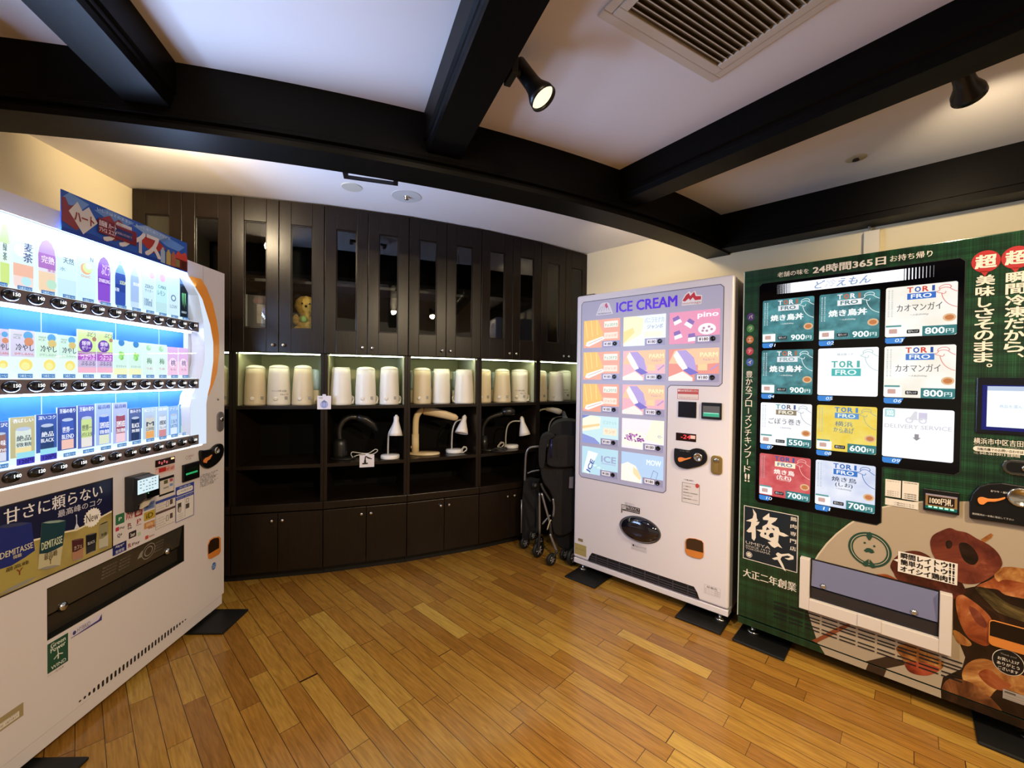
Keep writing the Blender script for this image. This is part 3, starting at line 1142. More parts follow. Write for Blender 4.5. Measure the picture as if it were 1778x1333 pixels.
# ---- header sign standing on the front
hs = G()
HWp = .012
Q = lambda *p: LM.q(*p, w=HWp)
HS = lambda x, y: LM.uv(100 + x / 7.404, 320 + y / 7.404, HWp)
hu0, hu1 = HS(48, 300)[0], HS(1665, 950)[0]
hv1, hv0 = avg(HS(40, 30)[1], HS(1665, 775)[1]), avg(HS(58, 580)[1], HS(1665, 1145)[1])
hs.box((hu0, -HWp, hv0), (hu1, -HWp + .003, hv1), ink('#2a56b0'))
hx = lambda a: HS(48 + a * 1617, 440 + a * 510)[0]
hy = lambda c: hv0 + c * (hv1 - hv0)


def hp(pts, col, k):
    hs.P([(hx(a), hy(c)) for a, c in pts], ink(col), HWp + .0006 * k)


def heart(cx, cy, s, col, k, asp=1.0):
    pts = [(-1, .15), (-.62, .6), (-.25, .95), (0, .6), (.25, .95), (.62, .6), (1, .15), (0, -1)]
    hp([(cx + a * s * asp, cy + c * s * 2.3) for a, c in pts], col, k)


for cx, cy, s, col in ((.1, .8, .12, '#6f93cc'), (.42, .82, .16, '#6a8ec8'), (.72, .84, .15, '#8aa4cc'), (.88, .72, .1, '#5f8ad0')):
    hp([(max(0, cx - s), cy), (cx - s * .3, min(1, cy + .2)), (min(1, cx + s), min(1, cy + .1)), (cx + s * .5, cy - .12), (cx - s * .4, cy - .1)], col, 1)
hp([(0, 0), (1, 0), (1, .08), (.8, .14), (.5, .06), (.25, .16), (0, .08)], '#1f3f9c', 1)
hp([(0, .25), (0, .82), (.03, .84), (.06, .66), (.12, .78), (.17, .55), (.16, .3), (.12, .12)], '#8d3c42', 2)
hp([(.055, .54), (.125, .85), (.165, .66), (.215, .83), (.285, .50), (.17, .08)], '#d9cfc8', 3)
hs.T('ハート', hx(.10), hy(.36), hx(.255), hy(.60), ink('#8f3030'), HWp + .0026, .03)
heart(.42, .52, .145, '#8f3236', 2, 1.0)
heart(.72, .48, .11, '#a8342c', 2, 1.0)
hp([(.90, .42), (.93, .62), (.955, .55), (.985, .66), (1, .5), (1, .06), (.9, .06)], '#c8453a', 2)
hp([(.87, .05), (.87, .36), (1, .36), (1, .05)], '#6a2018', 3)
for t_, a, c in (('プ', .315, .475), ('ラ', .43, .56), ('イ', .565, .66), ('ス', .665, .78)):
    hs.T(t_, hx(a), hy(.12), hx(c), hy(.74), ink('#dcd2ce'), HWp + .003, .05)
hs.T('いしさはそのままに、もっと寄り添うプライス', hx(.28), hy(.84), hx(.86), hy(.93), ink('#c9d4ec'), HWp + .0026, .01)
for i, (a, col) in enumerate(((.785, '#9fb0c8'), (.83, '#b9a060'), (.87, '#a8604a'))):
    hp([(a, .05), (a, .42), (a + .01, .48), (a + .01, .53), (a + .026, .53), (a + .026, .48), (a + .036, .42), (a + .036, .05)], col, 4)
for i, (a, col) in enumerate(((.905, '#8a7a50'), (.955, '#4a2018'))):
    hp([(a, .08), (a, .32), (a + .032, .32), (a + .032, .08)], col, 5)
hs.build('header_sign', drink)
for (x0, x1, ya, yb, t1, t2) in ((508, 625, 475, 690, '自販機', 'プライス'), (628, 1000, 530, 820, 'ハート', 'スコア')):
    st = G()
    a, c = HS(x0, ya), HS(x1, yb + (20 if x1 > 700 else 0))
    w = HWp + .005
    vv1, vv0 = hy(.66), hy(.27)
    st.R(a[0], vv0, c[0], vv1, ink('#7a1f2a'), w)
    m_ = .3 if x1 > 700 else 1
    st.T(t1, a[0] + .003, (vv0 + vv1) / 2, a[0] + (c[0] - a[0]) * m_ - .003, vv1 - .006, ink('#e0cfd2'), w + .0006, .03)
    st.T(t2, a[0] + .003, vv0 + .006, a[0] + (c[0] - a[0]) * m_ - .003, (vv0 + vv1) / 2 - .004, ink('#e0cfd2'), w + .0006, .03)
    if x1 > 700:
        st.R(a[0] + .026, vv0 + .012, c[0] - .02, vv1 - .012, ink('#27306e'), w + .0004)
        for q_ in range(2):
            st.T('この自販機はお得な価格です', a[0] + .028, vv0 + .02 + q_ * .03, c[0] - .022, vv0 + .03 + q_ * .03, ink('#c9b6c6'), w + .0008)
    st.build('price_sticker', drink)

# ---- coffee poster
po = G()
C3 = lambda x, y: LM.uv(x / 4.231, 780 + y / 4.231)
pu1 = C3(822, 400)[0]
pv1, pv0 = avg(C3(820, 213)[1], C3(100, 398)[1]), avg(C3(825, 725)[1], C3(0, 1080)[1])
pu0 = LM.uv(-42, 950)[0]
po.box((pu0, -.001, pv0), (pu1, .004, pv1), ink('#15183c'))
po.L([(pu0, pv0), (pu1, pv0), (pu1, pv1), (pu0, pv1)], .005, ink('#2a2420'), .0022, True)
gold = [C3(0, 770), C3(245, 660), C3(360, 632), C3(480, 600), C3(560, 585), C3(640, 545), C3(820, 448)]
po.P([(pu0, pv0), (pu1, pv0), (pu1, gold[-1][1])] + gold[::-1] + [(pu0, gold[0][1] - .03)], mottled('gold_print', '#8d7c42', '#b6a562', 6, .35), .0014)
po.P([gold[i] for i in range(7)] + [(gold[i][0], gold[i][1] - .006) for i in range(6, -1, -1)], ink('#e4dcc0'), .0018)
po.P([C3(540, 590), C3(556, 545), C3(556, 500), C3(549, 482), C3(560, 478), C3(562, 545), C3(580, 575)], ink('#cfd3dc'), .0022)
ta, tb = C3(24, 424), C3(748, 345)
po.T('甘さに頼らない', ta[0], tb[1] + .002, tb[0], avg(ta[1], C3(745, 268)[1]), ink('#e9e6ea'), .002, .012)
ta, tb = C3(420, 442), C3(745, 412)
po.T('最高峰のコク', ta[0], avg(tb[1], C3(420, 490)[1]), tb[0], avg(ta[1], C3(745, 362)[1]), ink('#d2d0dc'), .002, 0)
nb = C3(675, 500)
po.P([(nb[0] + (.034 if i % 2 else .029) * math.cos(PI * i / 20), nb[1] + (.036 if i % 2 else .031) * math.sin(PI * i / 20)) for i in range(40)], ink('#eeeae6'), .0024)
po.T('New', nb[0] - .024, nb[1] - .014, nb[0] + .022, nb[1] + .016, ink('#2a2222'), .003, .0)


def can_print(quad, top, low, lidc, names, split=.52, w=.0026):
    """quad = top-left, top-right, bottom-right, bottom-left in crop pixels."""
    a, b2, c, d2 = [Vector(C3(*p)) for p in quad]
    P2 = lambda s, t: tuple((a * (1 - s) + b2 * s) * (1 - t) + (d2 * (1 - s) + c * s) * t)
    po.P([P2(0, .03), P2(.25, 0), P2(.75, 0), P2(1, .03), P2(1, .97), P2(.7, 1), P2(.3, 1), P2(0, .97)], ink(low), w)
    po.P([P2(0, .03), P2(.25, 0), P2(.75, 0), P2(1, .03), P2(1, split - .08), P2(.7, split - .02), P2(.35, split + .03), P2(0, split + .02)], ink(top), w + .0004)
    po.P([P2(.02, .03), P2(.3, .005), P2(.7, .005), P2(.98, .03), P2(.7, .055), P2(.3, .055)], ink(lidc), w + .0008)
    po.P([P2(.02, .97), P2(.3, .945), P2(.7, .945), P2(.98, .97), P2(.7, 1), P2(.3, 1)], ink('#8f8c84'), w + .0008)
    for t_, s0, t0, s1, t1, col in names:
        p, r = P2(s0, t0), P2(s1, t1)
        po.T(t_, p[0], r[1], r[0], p[1], ink(col), w + .0012, .01)


can_print(((-40, 560), (222, 525), (275, 940), (-20, 1085)), '#1f2a74', '#a59650', '#3a3f5e', [('DEMITASSE', .08, .40, .95, .46, '#d9d0b0'), ('微糖', .4, .49, .62, .54, '#c9bf9c'), ('最高峰', .2, .64, .8, .70, '#4a3a20'), ('Y', .45, .72, .62, .82, '#7a3a22')], .60)
can_print(((300, 530), (480, 512), (435, 860), (272, 892)), '#163a44', '#bdb592', '#8fa39c', [('DEMITASSE', .05, .44, .95, .50, '#cfd6b8'), ('最高峰', .2, .68, .8, .75, '#5a4a30'), ('Y', .42, .78, .6, .9, '#5a4030')], .64)
can_print(((522, 665), (608, 648), (605, 800), (528, 825)), '#4a2228', '#a87a62', '#6f5a52', [('カフェ', .15, .32, .85, .45, '#d8c4a8')], .55)
can_print(((625, 628), (705, 608), (697, 745), (628, 775)), '#16191f', '#2c2e34', '#6f6f6c', [('BLACK', .15, .4, .85, .52, '#cfcfd0')], .6)
can_print(((722, 550), (790, 522), (790, 715), (722, 735)), '#8f8a68', '#b8b3a0', '#4a4438', [('無糖', .2, .4, .8, .52, '#4a4634')], .58)
po.build('coffee_poster', drink)

# ---- payment corner
D5 = lambda x, y, w=0.: LM.uv(180 + x / 8.077, 780 + y / 8.077, w)
tm = MB()
tw = .075
ul, ur = D5(287, 600)[0], D5(800, 520, tw)[0]
vt, vbm = avg(D5(287, 400)[1], D5(760, 322, tw)[1]), D5(470, 820)[1]
tm.face_prism([(ul, vbm), (ur - .01, vbm), (ur, vbm + .02), (ur, vt), (ul, vt)], -tw * .45, -.0005, mat('terminal_black', '#1b1b20', .4))
tm.add([(ul, -.02, vbm), (ul, -.02, vt), (ur, -.02, vt), (ur, -.02, vbm + .02), (ul + .012, -tw, vbm + .055), (ul + .012, -tw, vt - .012), (ur - .004, -tw, vt - .012), (ur - .004, -tw, vbm + .055)],
       [(4, 7, 6, 5), (0, 4, 5, 1), (1, 5, 6, 2), (2, 6, 7, 3), (3, 7, 4, 0)], _M['terminal_black'])
term = tm.build('payment_terminal', drink, bevel=.003)
sc = G()
s0, s1 = D5(470, 440, tw), D5(765, 560, tw)
sv1, sv0 = avg(D5(470, 438, tw)[1], D5(730, 365, tw)[1]), avg(D5(500, 622, tw)[1], D5(765, 555, tw)[1])
sc.R(ul + .016, vbm + .05, ur - .008, vt - .016, mat('screen_black', '#08090c', .12), tw + .001)
sc.R(s0[0], sv0, s1[0], sv1, lit('#cfe6ee', 1.05), tw + .0016)
for i in range(4):
    for j in range(6):
        if (i * 7 + j * 3) % 5:
            uu, vv = s0[0] + (s1[0] - s0[0]) * (.1 + j * .14), sv0 + (sv1 - sv0) * (.16 + i * .22)
            sc.R(uu, vv, uu + (s1[0] - s0[0]) * .08, vv + .004, lit('#7f949c', .8), tw + .002)
sc.E((s0[0] + s1[0]) / 2, sv0 - .006, .002, .002, lit('#7fffb0', 1.2), tw + .002)
sc.build('terminal_screen', term)
MB().face_prism([(ul + .025, vbm + .006), (ul + .06, vbm + .012), (ul + .075, vbm + .032), (ul + .034, vbm + .034)], -tw * .62, -tw * .5, ink('#c9bdae')).build('paper_receipt', term)

sg = G()


def dz(x0, y0, x1, y1):
    """Rectangle from a top-left and a bottom-right crop pixel, levelled on the face."""
    a, c = D5(x0, y0), D5(x1, y1)
    return a[0], c[1], c[0], a[1]


def rz(x0, ya, x1, yb):
    """u from x, v from ya at x0 (top) and yb at x0 (bottom)."""
    a, c = D5(x0, ya), D5(x0, yb)
    return a[0], c[1], D5(x1, (ya + yb) / 2)[0], a[1]


u0, v0, u1, v1 = rz(722, 158, 990, 255)
led = G().R(u0, v0, u1, v1, mat('led_window', '#1d0809', .15), .003)
led.box((u0, -.003, v0), (u1, .001, v1), _M['led_window'])
led.R(u0, v0, u1, v1, _M['led_window'], .0032)
for i in range(4):
    led.E(u0 + .018 + i * .014, (v0 + v1) / 2 + (.003 if i % 2 == 0 else -.003), .0042, .0055, lit('#ff7d7d', 1.1), .0038, inner=.6)
led.R(u1 - .024, (v0 + v1) / 2 + .004, u1 - .005, v1 - .003, lit('#ffcf94', 1.3), .0038)
led.build('price_readout', drink)
u0, v0, u1, v1 = rz(722, 270, 992, 370)
sg.R(u0, v0, u1, v1, ink('#d9b4ae'), .001)
sg.R(u0 + .018, v0 + .008, u0 + .058, v1 - .004, ink('#b42a24'), .0016)
sg.T('10円 50円', u0 + .06, v0 + .006, u1 - .003, v1 - .008, ink('#b84640'), .0016, .02)
sg.T('新500円硬貨は使えません', u0 + .002, v1 - .006, u1 - .03, v1 - .001, ink('#a83a34'), .0018)
sg.build('coin_sticker', drink)
sg = G()
u0, v0, u1, v1 = rz(775, 412, 985, 668)
sg.R(u0, v0, u1, v1, ink('#17130f'), .001)
sg.R(u0 + .003, v0 + .008, u1 - .003, v1 - .012, ink('#d0c8c2'), .0016)
for a, c, wd_, ht, col in ((.025, .62, .022, .2, '#5a5a3a'), (.058, .66, .018, .16, '#b05060'), (.058, .40, .018, .14, '#6f8ac4'), (.022, .36, .03, .08, '#8a8a88')):
    sg.R(u0 + a, v0 + (v1 - v0) * c, u0 + a + wd_, v0 + (v1 - v0) * (c + ht), ink(col), .0022)
sg.build('payment_panel', drink)

bs = MB()
u0, v0, u1, v1 = rz(1092, 220, 1322, 468)
bs.box((u0, -.010, v0), (u1, 0, v1), BLACK)
bn = bs.build('bill_slot', drink, bevel=.003)
gb = G().R(u0 + .012, v0 + .02, u1 - .012, v1 - .02, mat('bill_slot_recess', '#0e1a12', .2), .0105)
gb.R(u0 + .014, v0 + .032, u1 - .018, v0 + .040, lit('#39c87c', .9), .011)
gb.R(u0 + .02, v1 - .05, u1 - .02, v1 - .046, ink('#4a5a4a'), .011)
gb.build('guide_light', bn)
lb = G()
u0, v0, u1, v1 = rz(1145, 88, 1262, 165)
lb.E(u0 + .009, (v0 + v1) / 2 + .002, .008, .009, ink('#9a7a70'), .001, inner=.82)
lb.T('硬貨500円', u0 + .02, (v0 + v1) / 2 + .001, u1, v1 - .002, ink('#9a6a64'), .001)
lb.T('OK', u0 + .022, v0 + .003, u0 + .036, (v0 + v1) / 2 - .003, ink('#9a6a64'), .001)
lb.build('coin_note', drink)
lb = G()
for i in range(9):
    a = D5(1348, 372 + i * 20)
    c = D5(1600 - (i % 3) * 30, 372 + i * 20)
    lb.T(('ご使用上の注意', '商品が出ない時は返却レバーを回して', 'ください', 'お問い合わせは担当者まで')[i % 4], a[0], a[1] - .0035, c[0], a[1] + .0035, ink('#5d5654'), .001)
lb.build('caution_note', drink)

# coin unit
cu_out = [(344.3, 783), (352, 781.5), (363, 779), (370, 773), (376, 770), (382, 771), (384.8, 778), (384, 788), (379, 798), (370, 807), (358, 813), (349, 810), (345.5, 802)]
pts = LM.q(*cu_out)
cm = MB().face_prism(closed_spline(pts, 3), -.014, -.0005, BLACK)
coin = cm.build('coin_unit', drink, bevel=.003)
cc = LM.uv(375.5, 782, .014)
MB().lathe([(.019, 0), (.019, .006), (.016, .009), (.012, .009), (.010, .004)], CHROME, (cc[0], -.014, cc[1]), 20, mtx=RX).build('coin_slot_ring', coin)
lv = [LM.uv(*p, .014) for p in ((352.5, 799), (356, 795), (362, 792.5), (366.5, 789), (363, 796.5), (358, 800), (357, 803.5), (352.5, 803))]
MB().face_prism(lv, -.021, -.0145, mat('orange_lever', '#e08440', .35)).build('return_lever', coin, bevel=.001)

# pay logos and instruction stickers
E3 = C3


def box3(x0, ya, x1, yb):
    a, c = C3(x0, ya), C3(x0, yb)
    return a[0], c[1], C3(x1, (ya + yb) / 2)[0], a[1]


def logo(x0, ya, x1, yb, bg=None, txt=None, tc='#7a2a30', pad=.15, bold=.02, r=.003):
    u0, v0, u1, v1 = box3(x0, ya, x1, yb)
    pl = G()
    if bg:
        pl.R(u0, v0, u1, v1, ink(bg), .0008, r)
    if txt:
        pl.T(txt, u0 + pad * (u1 - u0), v0 + pad * (v1 - v0), u1 - pad * (u1 - u0), v1 - pad * (v1 - v0), ink(tc), .0014, bold)
    pl.build('payment_logo', drink)


logo(848, 485, 913, 560, '#2f6b4a', 'P', '#e0e6e0', .33)
logo(925, 462, 975, 488, None, 'au', '#b0484a', 0)
logo(925, 490, 975, 520, None, 'PAY', '#b0484a', 0)
logo(988, 445, 1045, 500, '#8e2f33', 'd払い', '#ecdada', .18)
logo(1057, 400, 1135, 455, '#6f82b0', 'nanaco', '#46588a', .2)
logo(1057, 468, 1137, 530, '#b39a3c', 'iD', '#4a3a12', .2)
logo(1057, 545, 1135, 590, '#c08d55', 'QUICPay', '#e0c8a8', .2)
logo(1085, 570, 1135, 590, None, 'WAON', '#b05a3a', 0)
logo(938, 545, 965, 572, None, 'R', '#7a2a38', 0)
logo(938, 576, 968, 594, None, 'Edy', '#4a4a5a', 0)
logo(1005, 515, 1034, 548, None, 'P', '#b04048', 0)
logo(1000, 555, 1036, 565, None, 'PayPay', '#8a5a5c', 0)
logo(848, 578, 874, 606, '#b8364c')
logo(880, 572, 915, 592, None, 'Pay', '#4a4448', 0)
logo(860, 622, 895, 655, None, 'Q+', '#33344a', 0)
logo(945, 612, 1000, 660, '#2d2527', 'Smart', '#cfc8c8', .2)
logo(1008, 612, 1032, 640, '#a9c0a4')
logo(1066, 638, 1088, 664, '#b8423e')
logo(1092, 632, 1132, 648, None, 'Suica', '#b8706a', 0)
logo(826, 712, 928, 748, '#232a60', 'Alipay+', '#c9cbe0', .18, r=.0)
logo(826, 748, 928, 786, '#202a6e', '支付宝', '#d9dbea', .18, r=.0)
logo(940, 695, 962, 725, None, 'R', '#8a2f3a', 0)
logo(970, 688, 1025, 716, None, 'Pay', '#5a3a40', 0)

ins = G()
u0, v0, u1, v1 = rz(722, 735, 1000, 1130)
ins.R(u0, v0, u1, v1, ink('#d5ccc8'), .001)
ins.R(u0, v1 - .012, u1, v1, ink('#34479a'), .0016)
ins.R(u0, (v0 + v1) / 2 + .002, u1, (v0 + v1) / 2 + .012, ink('#5a4442'), .0016)
for k in range(2):
    bv = v0 + .008 + k * (v1 - v0) * .52
    for i in range(4):
        ins.T('カードをタッチする', u0 + .004, bv + i * .011, u0 + (u1 - u0) * (.4 if i % 2 else .5), bv + .005 + i * .011, ink('#5d5858'), .0018)
    ins.L([(u0 + .058, bv + .012), (u0 + .072, bv + .012), (u0 + .07, bv + .035), (u0 + .06, bv + .035)], .0018, ink('#4a4648'), .0018, True)
    ins.R(u0 + .08, bv + .015, u0 + .096, bv + .038, ink('#5a4a4a'), .0018)
ins.L([(u0, v0), (u1, v0), (u1, v1), (u0, v1)], .0015, ink('#8a7a78'), .002, True)
ins.build('instruction_sticker', drink)
ins = G()
u0, v0, u1, v1 = rz(1006, 540, 1258, 1028)
ins.R(u0, v0, u1, v1, ink('#ddd6d4'), .001)
ins.R(u0, v1 - .045, u1, v1, ink('#2f44a0'), .0014)
ins.R(u0 + .006, v1 - .038, u1 - .006, v1 - .014, ink('#e4dedc'), .0018, .008)
ins.T('交通系', u0 + .02, v1 - .011, u1 - .02, v1 - .003, ink('#d8daf0'), .002)
ins.T('ご利用方法', u0 + .016, v1 - .030, u1 - .016, v1 - .021, ink('#5a5a66'), .0022)
ins.R(u0, v1 - .062, u1, v1 - .048, ink('#2f44a0'), .0014)
ins.T('のりかた つかいかた', u0 + .006, v1 - .059, u1 - .006, v1 - .051, ink('#cfd4f0'), .002)
ins.L([((u0 + u1) / 2, v0 + .008), ((u0 + u1) / 2, v1 - .064)], .0012, ink('#3a4a9a'), .0018)
ins.L([(u0, v0), (u1, v0), (u1, v1), (u0, v1)], .003, ink('#34479a'), .0022, True)
ins.R(u0 + .012, v0 + .045, u0 + .034, v0 + .085, ink('#4a4440'), .0018)
ins.E(u0 + .025, v0 + .052, .010, .014, ink('#b8aca4'), .0022)
ins.L([(u0 + .066, v0 + .075), (u0 + .066, v0 + .092), (u0 + .08, v0 + .092), (u0 + .08, v0 + .075)], .002, ink('#3f3a3a'), .0018, True)
ins.R(u0 + .062, v0 + .045, u0 + .085, v0 + .068, ink('#4f4844'), .0018)
for i in range(3):
    ins.T('カードをかざす', u0 + .008, v0 + .008 + i * .010, u0 + .046, v0 + .013 + i * .010, ink('#6a6464'), .0018)
ins.build('instruction_sticker', drink)

# delivery slot
sl = MB()
a0, a1, z0, z1 = u_slot[0], u_slot[1], v_slot[0], v_slot[1]
DARKIN = mat('slot_dark', '#14120f', .4)
sl.box((a0, DT - .006, z0), (a1, DT - .001, z1), DARKIN)
for p, r in (((a0, .001, z0), (a0 + .003, DT, z1)), ((a1 - .003, .001, z0), (a1, DT, z1)), ((a0, .001, z0), (a1, DT, z0 + .003)), ((a0, .001, z1 - .003), (a1, DT, z1))):
    sl.box(p, r, DARKIN)
slot = sl.build('delivery_slot', drink)
FLAP = mat('smoked_flap', '#3b372f', .12, coat=.5)
mid = z0 + (z1 - z0) * .42
fl_ = MB()
fl_.add([(a0 + .004, .006, z1 - .004), (a1 - .004, .006, z1 - .004), (a1 - .004, .022, mid), (a0 + .004, .022, mid), (a0 + .004, .012, z1 - .004), (a1 - .004, .012, z1 - .004), (a1 - .004, .028, mid), (a0 + .004, .028, mid)],
        [(3, 2, 1, 0), (4, 5, 6, 7), (0, 1, 5, 4), (2, 3, 7, 6), (1, 2, 6, 5), (3, 0, 4, 7)], FLAP)
flap = fl_.build('flap', slot)
MB().box((a0 + .004, .030, z0 + .004), (a1 - .004, .05, z0 + (z1 - z0) * .36), mat('slot_lip', '#2b2620', .25)).build('catch_tray', slot)


def on_flap(pts):
    return [(u, .006 + (z1 - .004 - v) / (z1 - .004 - mid) * .016 - .0008, v) for u, v in pts]


fp = MB()
SCR = ink('#8a857c')


def flap_text(t, x0, y0, x1, y1):
    a, c = C3(x0, y0), C3(x1, y1)
    ua, ub = sorted((a[0], c[0]))
    va, vb = sorted((c[1], a[1]))
    v, f, _q = tmesh(t, 0)
    fp.add(on_flap([(ua + x * (ub - ua), va + y * (vb - va)) for x, y in v]), f, SCR)


fu = lambda f: a0 + f * (a1 - a0)
fv = lambda f: mid + f * (z1 - mid)
for i in range(4):
    v, f, _q = tmesh('取出口に手を入れないでください', 0)
    for s0_, s1_ in ((.34, .44), (.46, .54), (.745, .82)):
        fp.add(on_flap([(fu(s0_ + x * (s1_ - s0_)), fv(.3 + i * .13 + y * .07)) for x, y in v]), f, SCR)
ring = G().E(0, 0, .034, .034, SCR, 0, inner=.9)
fp.add(on_flap([(fu(.69) + p[0], fv(.52) + p[2] * 1.0) for p in ring.v]), ring.f, SCR)
ring = G().E(0, 0, .022, .022, SCR, 0, inner=.8)
fp.add(on_flap([(fu(.69) + p[0], fv(.52) + p[2]) for p in ring.v]), ring.f, SCR)
fp.add(on_flap([(fu(.60), fv(.4)), (fu(.64), fv(.4)), (fu(.635), fv(.7)), (fu(.615), fv(.6))]), [(0, 1, 2, 3)], SCR)
fp.build('flap_printing', flap)
for f_ in (.115, .875):
    MB().lathe([(.016, 0), (.016, .003), (.012, .008), (.006, .010)], CHROME, (fu(f_), .020, fv(.04)), 16, mtx=RX).build('latch', slot)

# lower stickers, vents, coin return
lo = G()
D4 = lambda x, y: LM.uv(x / 4.041, 1020 + y / 4.041)
u0, u1 = D4(331, 480)[0], D4(476, 440)[0]
v1, v0 = avg(D4(331, 395)[1], D4(476, 320)[1]), avg(D4(331, 598)[1], D4(476, 522)[1])
lo.R(u0, v0, u1, v1, ink('#1d4a38'), .001)
for t, a, c, s0_, s1_ in (('Green', .80, .95, .14, .86), ('Power', .64, .79, .14, .86), ('WIND', .06, .18, .16, .88)):
    lo.T(t, u0 + (u1 - u0) * s0_, v0 + (v1 - v0) * a, u0 + (u1 - u0) * s1_, v0 + (v1 - v0) * c, ink('#dfe3da'), .0016, .02 if t != 'WIND' else 0)
uc, vc = (u0 + u1) / 2, v0 + (v1 - v0) * .47
lo.L([(uc, v0 + .03), (uc, vc)], .004, ink('#d5dbd0'), .0016)
for a in (95, 215, 335):
    lo.L([(uc, vc), (uc + .017 * math.cos(math.radians(a)), vc + .017 * math.sin(math.radians(a)))], .003, ink('#d5dbd0'), .0016)
lo.T('グリーン電力証書', u0, v0 - .012, u1 - .015, v0 - .005, ink('#8a7a74'), .001)
lo.build('wind_power_sticker', drink)
lo = G()
u0, u1 = D4(495, 320)[0], D4(712, 215)[0]
v1, v0 = avg(D4(495, 292)[1], D4(712, 187)[1]), avg(D4(495, 352)[1], D4(712, 232)[1])
lo.R(u0, v0, u1, v1, ink('#cfc8d8'), .001)
lo.P([(u0, v0), (u1, v0), (u1, v1 - .004), (u1 - .012, v0 + .008), (u0, v0 + .002)], ink('#3a3478'), .0014)
lo.E(u0 + .012, (v0 + v1) / 2, .006, .007, ink('#3a3a70'), .0016)
lo.T('HYBRID', u0 + .022, v0 + .008, u1 - .045, v1 - .004, ink('#6a6470'), .0016)
lo.build('hybrid_sticker', drink)
lo = G()
u0, u1 = LM.uv(-28, 1250)[0], D4(162, 860)[0]
v1, v0 = D4(162, 802)[1], D4(162, 895)[1]
lo.R(u0, v0, u1, v1, ink('#9a8a64'), .001)
lo.R(u0 + .004, v0 + .006, u1 - .012, v1 - .018, ink('#d8d0c4'), .0014)
lo.T('サントリービバレッジ株式会社', u0 + .008, v0 + .024, u1 - .016, v1 - .022, ink('#6a6058'), .0018)
lo.T('管理番号 1871817', u0 + .008, v0 + .009, u1 - .016, v0 + .018, ink('#6a6058'), .0018)
lo.build('company_plate', drink)
lo = G()
u0, v0 = LM.uv(371, 982.5)
lo.E(u0, v0, .0165, .019, ink('#2f63ac'), .001)
lo.T('省エネ', u0 - .012, v0 + .001, u0 + .012, v0 + .009, ink('#d5e0f0'), .0014, .02)
lo.T('ECO', u0 - .01, v0 - .010, u0 + .01, v0 - .002, ink('#d5e0f0'), .0014, .02)
lo.build('round_sticker', drink)
vg = G()
ua, ub = D4(560, 770)[0], D4(1300, 235)[0]
vm = avg(D4(760, 640)[1], D4(1080, 395)[1])
for i in range(30):
    f_ = i / 29
    hh = .0125 * min(1, .25 + 4 * min(f_, 1 - f_))
    uu = ua + f_ * (ub - ua)
    vg.R(uu - .0045, vm - hh, uu + .0045, vm + hh, mat('vent_dark', '#1c1512', .6), .0006, min(.004, hh * .9))
vg.build('vent_slots', drink)
cr_ = [LM.uv(*p) for p in ((360.5, 945), (363, 937), (370, 932.5), (379, 931), (381.8, 934), (381.8, 957), (379, 962), (366, 969.5), (361.5, 970), (360.4, 966))]
crm = MB().face_prism(cr_, -.006, -.0005, mat('orange_trim', '#c97a34', .35))
crn = crm.build('coin_return', drink, bevel=.002)
cx = [LM.uv(*p, .0062) for p in ((362, 946), (365, 938.5), (371, 934.5), (379, 933.2), (380.5, 936), (380.5, 951), (362, 962))]
MB().face_prism(cx, -.0066, -.0058, mat('coin_return_dark', '#2a1a10', .3)).build('coin_cup', crn)
lk = G()
u0, u1 = LM.uv(375.8, 732)[0], LM.uv(386.8, 732)[0]
v1, v0 = LM.uv(381, 714.5)[1], LM.uv(381, 749)[1]
lkm = MB().face_prism(rrect(u0, v0, u1, v1, (u1 - u0) * .48), -.008, -.0005, mat('lock_grey', '#8d878a', .3, metal=.6))
lko = lkm.build('lock_handle', drink, bevel=.002)
MB().lathe([(.012, 0), (.012, .006), (.008, .008)], CHROME, ((u0 + u1) / 2, -.008, v0 + (v1 - v0) * .62), 16, mtx=RX).build('lock_cylinder', lko)
kx, kz = LM.uv(378, 693)
MB().lathe([(.007, 0), (.007, .003), (.004, .004)], CHROME, (kx, 0, kz), 12, mtx=RX).build('key_screw', drink)
seam = G().R(LM.uv(352.3, 470)[0], v_wt - .02, LM.uv(352.3, 470)[0] + .002, V_TOP, ink('#8a807c'), .0005)
seam.build('door_seam', drink)


def foot(parent, x, y, pad, top=.03):
    f = MB().lathe([(.030, .012), (.030, .018), (.014, .022), (.011, .024), (.011, top + .01)], CHROME, (x, y, 0), 16).build('foot', parent)
    MB().box((x + pad[0], y + pad[1], 0), (x + pad[2], y + pad[3], .012), MATTE).build('anti_slip_pad', f, bevel=.005)
    return f


foot(drink, LW - .06, .05, (-.18, -.20, .035, .12))
foot(drink, .08, .05, (-.035, -.20, .18, .12))
foot(drink, LW - .06, .62, (-.1, -.05, .05, .06))
foot(drink, .08, .62, (-.05, -.05, .1, .06))


# ================================================================ ice cream machine
IA = math.atan2(-.639, .708)
IW = .954
IM = Fr((.424, 2.778, 0), IA)
ice = thing('ice_cream_vending_machine', 'white ICE CREAM vending machine with glowing lavender picture panel and an oval dispensing hole', 'vending machine', IM.o, IA)
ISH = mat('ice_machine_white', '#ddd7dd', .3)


def I1(x, y, w=0.):
    return IM.uv(980 + x / 5.553, 460 + y / 5.553, w)


def I2(x, y, w=0.):
    return IM.uv(980 + x / 5.553, 660 + y / 5.553, w)


def I3(x, y, w=0.):
    return IM.uv(970 + x / 5.2265, 860 + y / 5.2265, w)


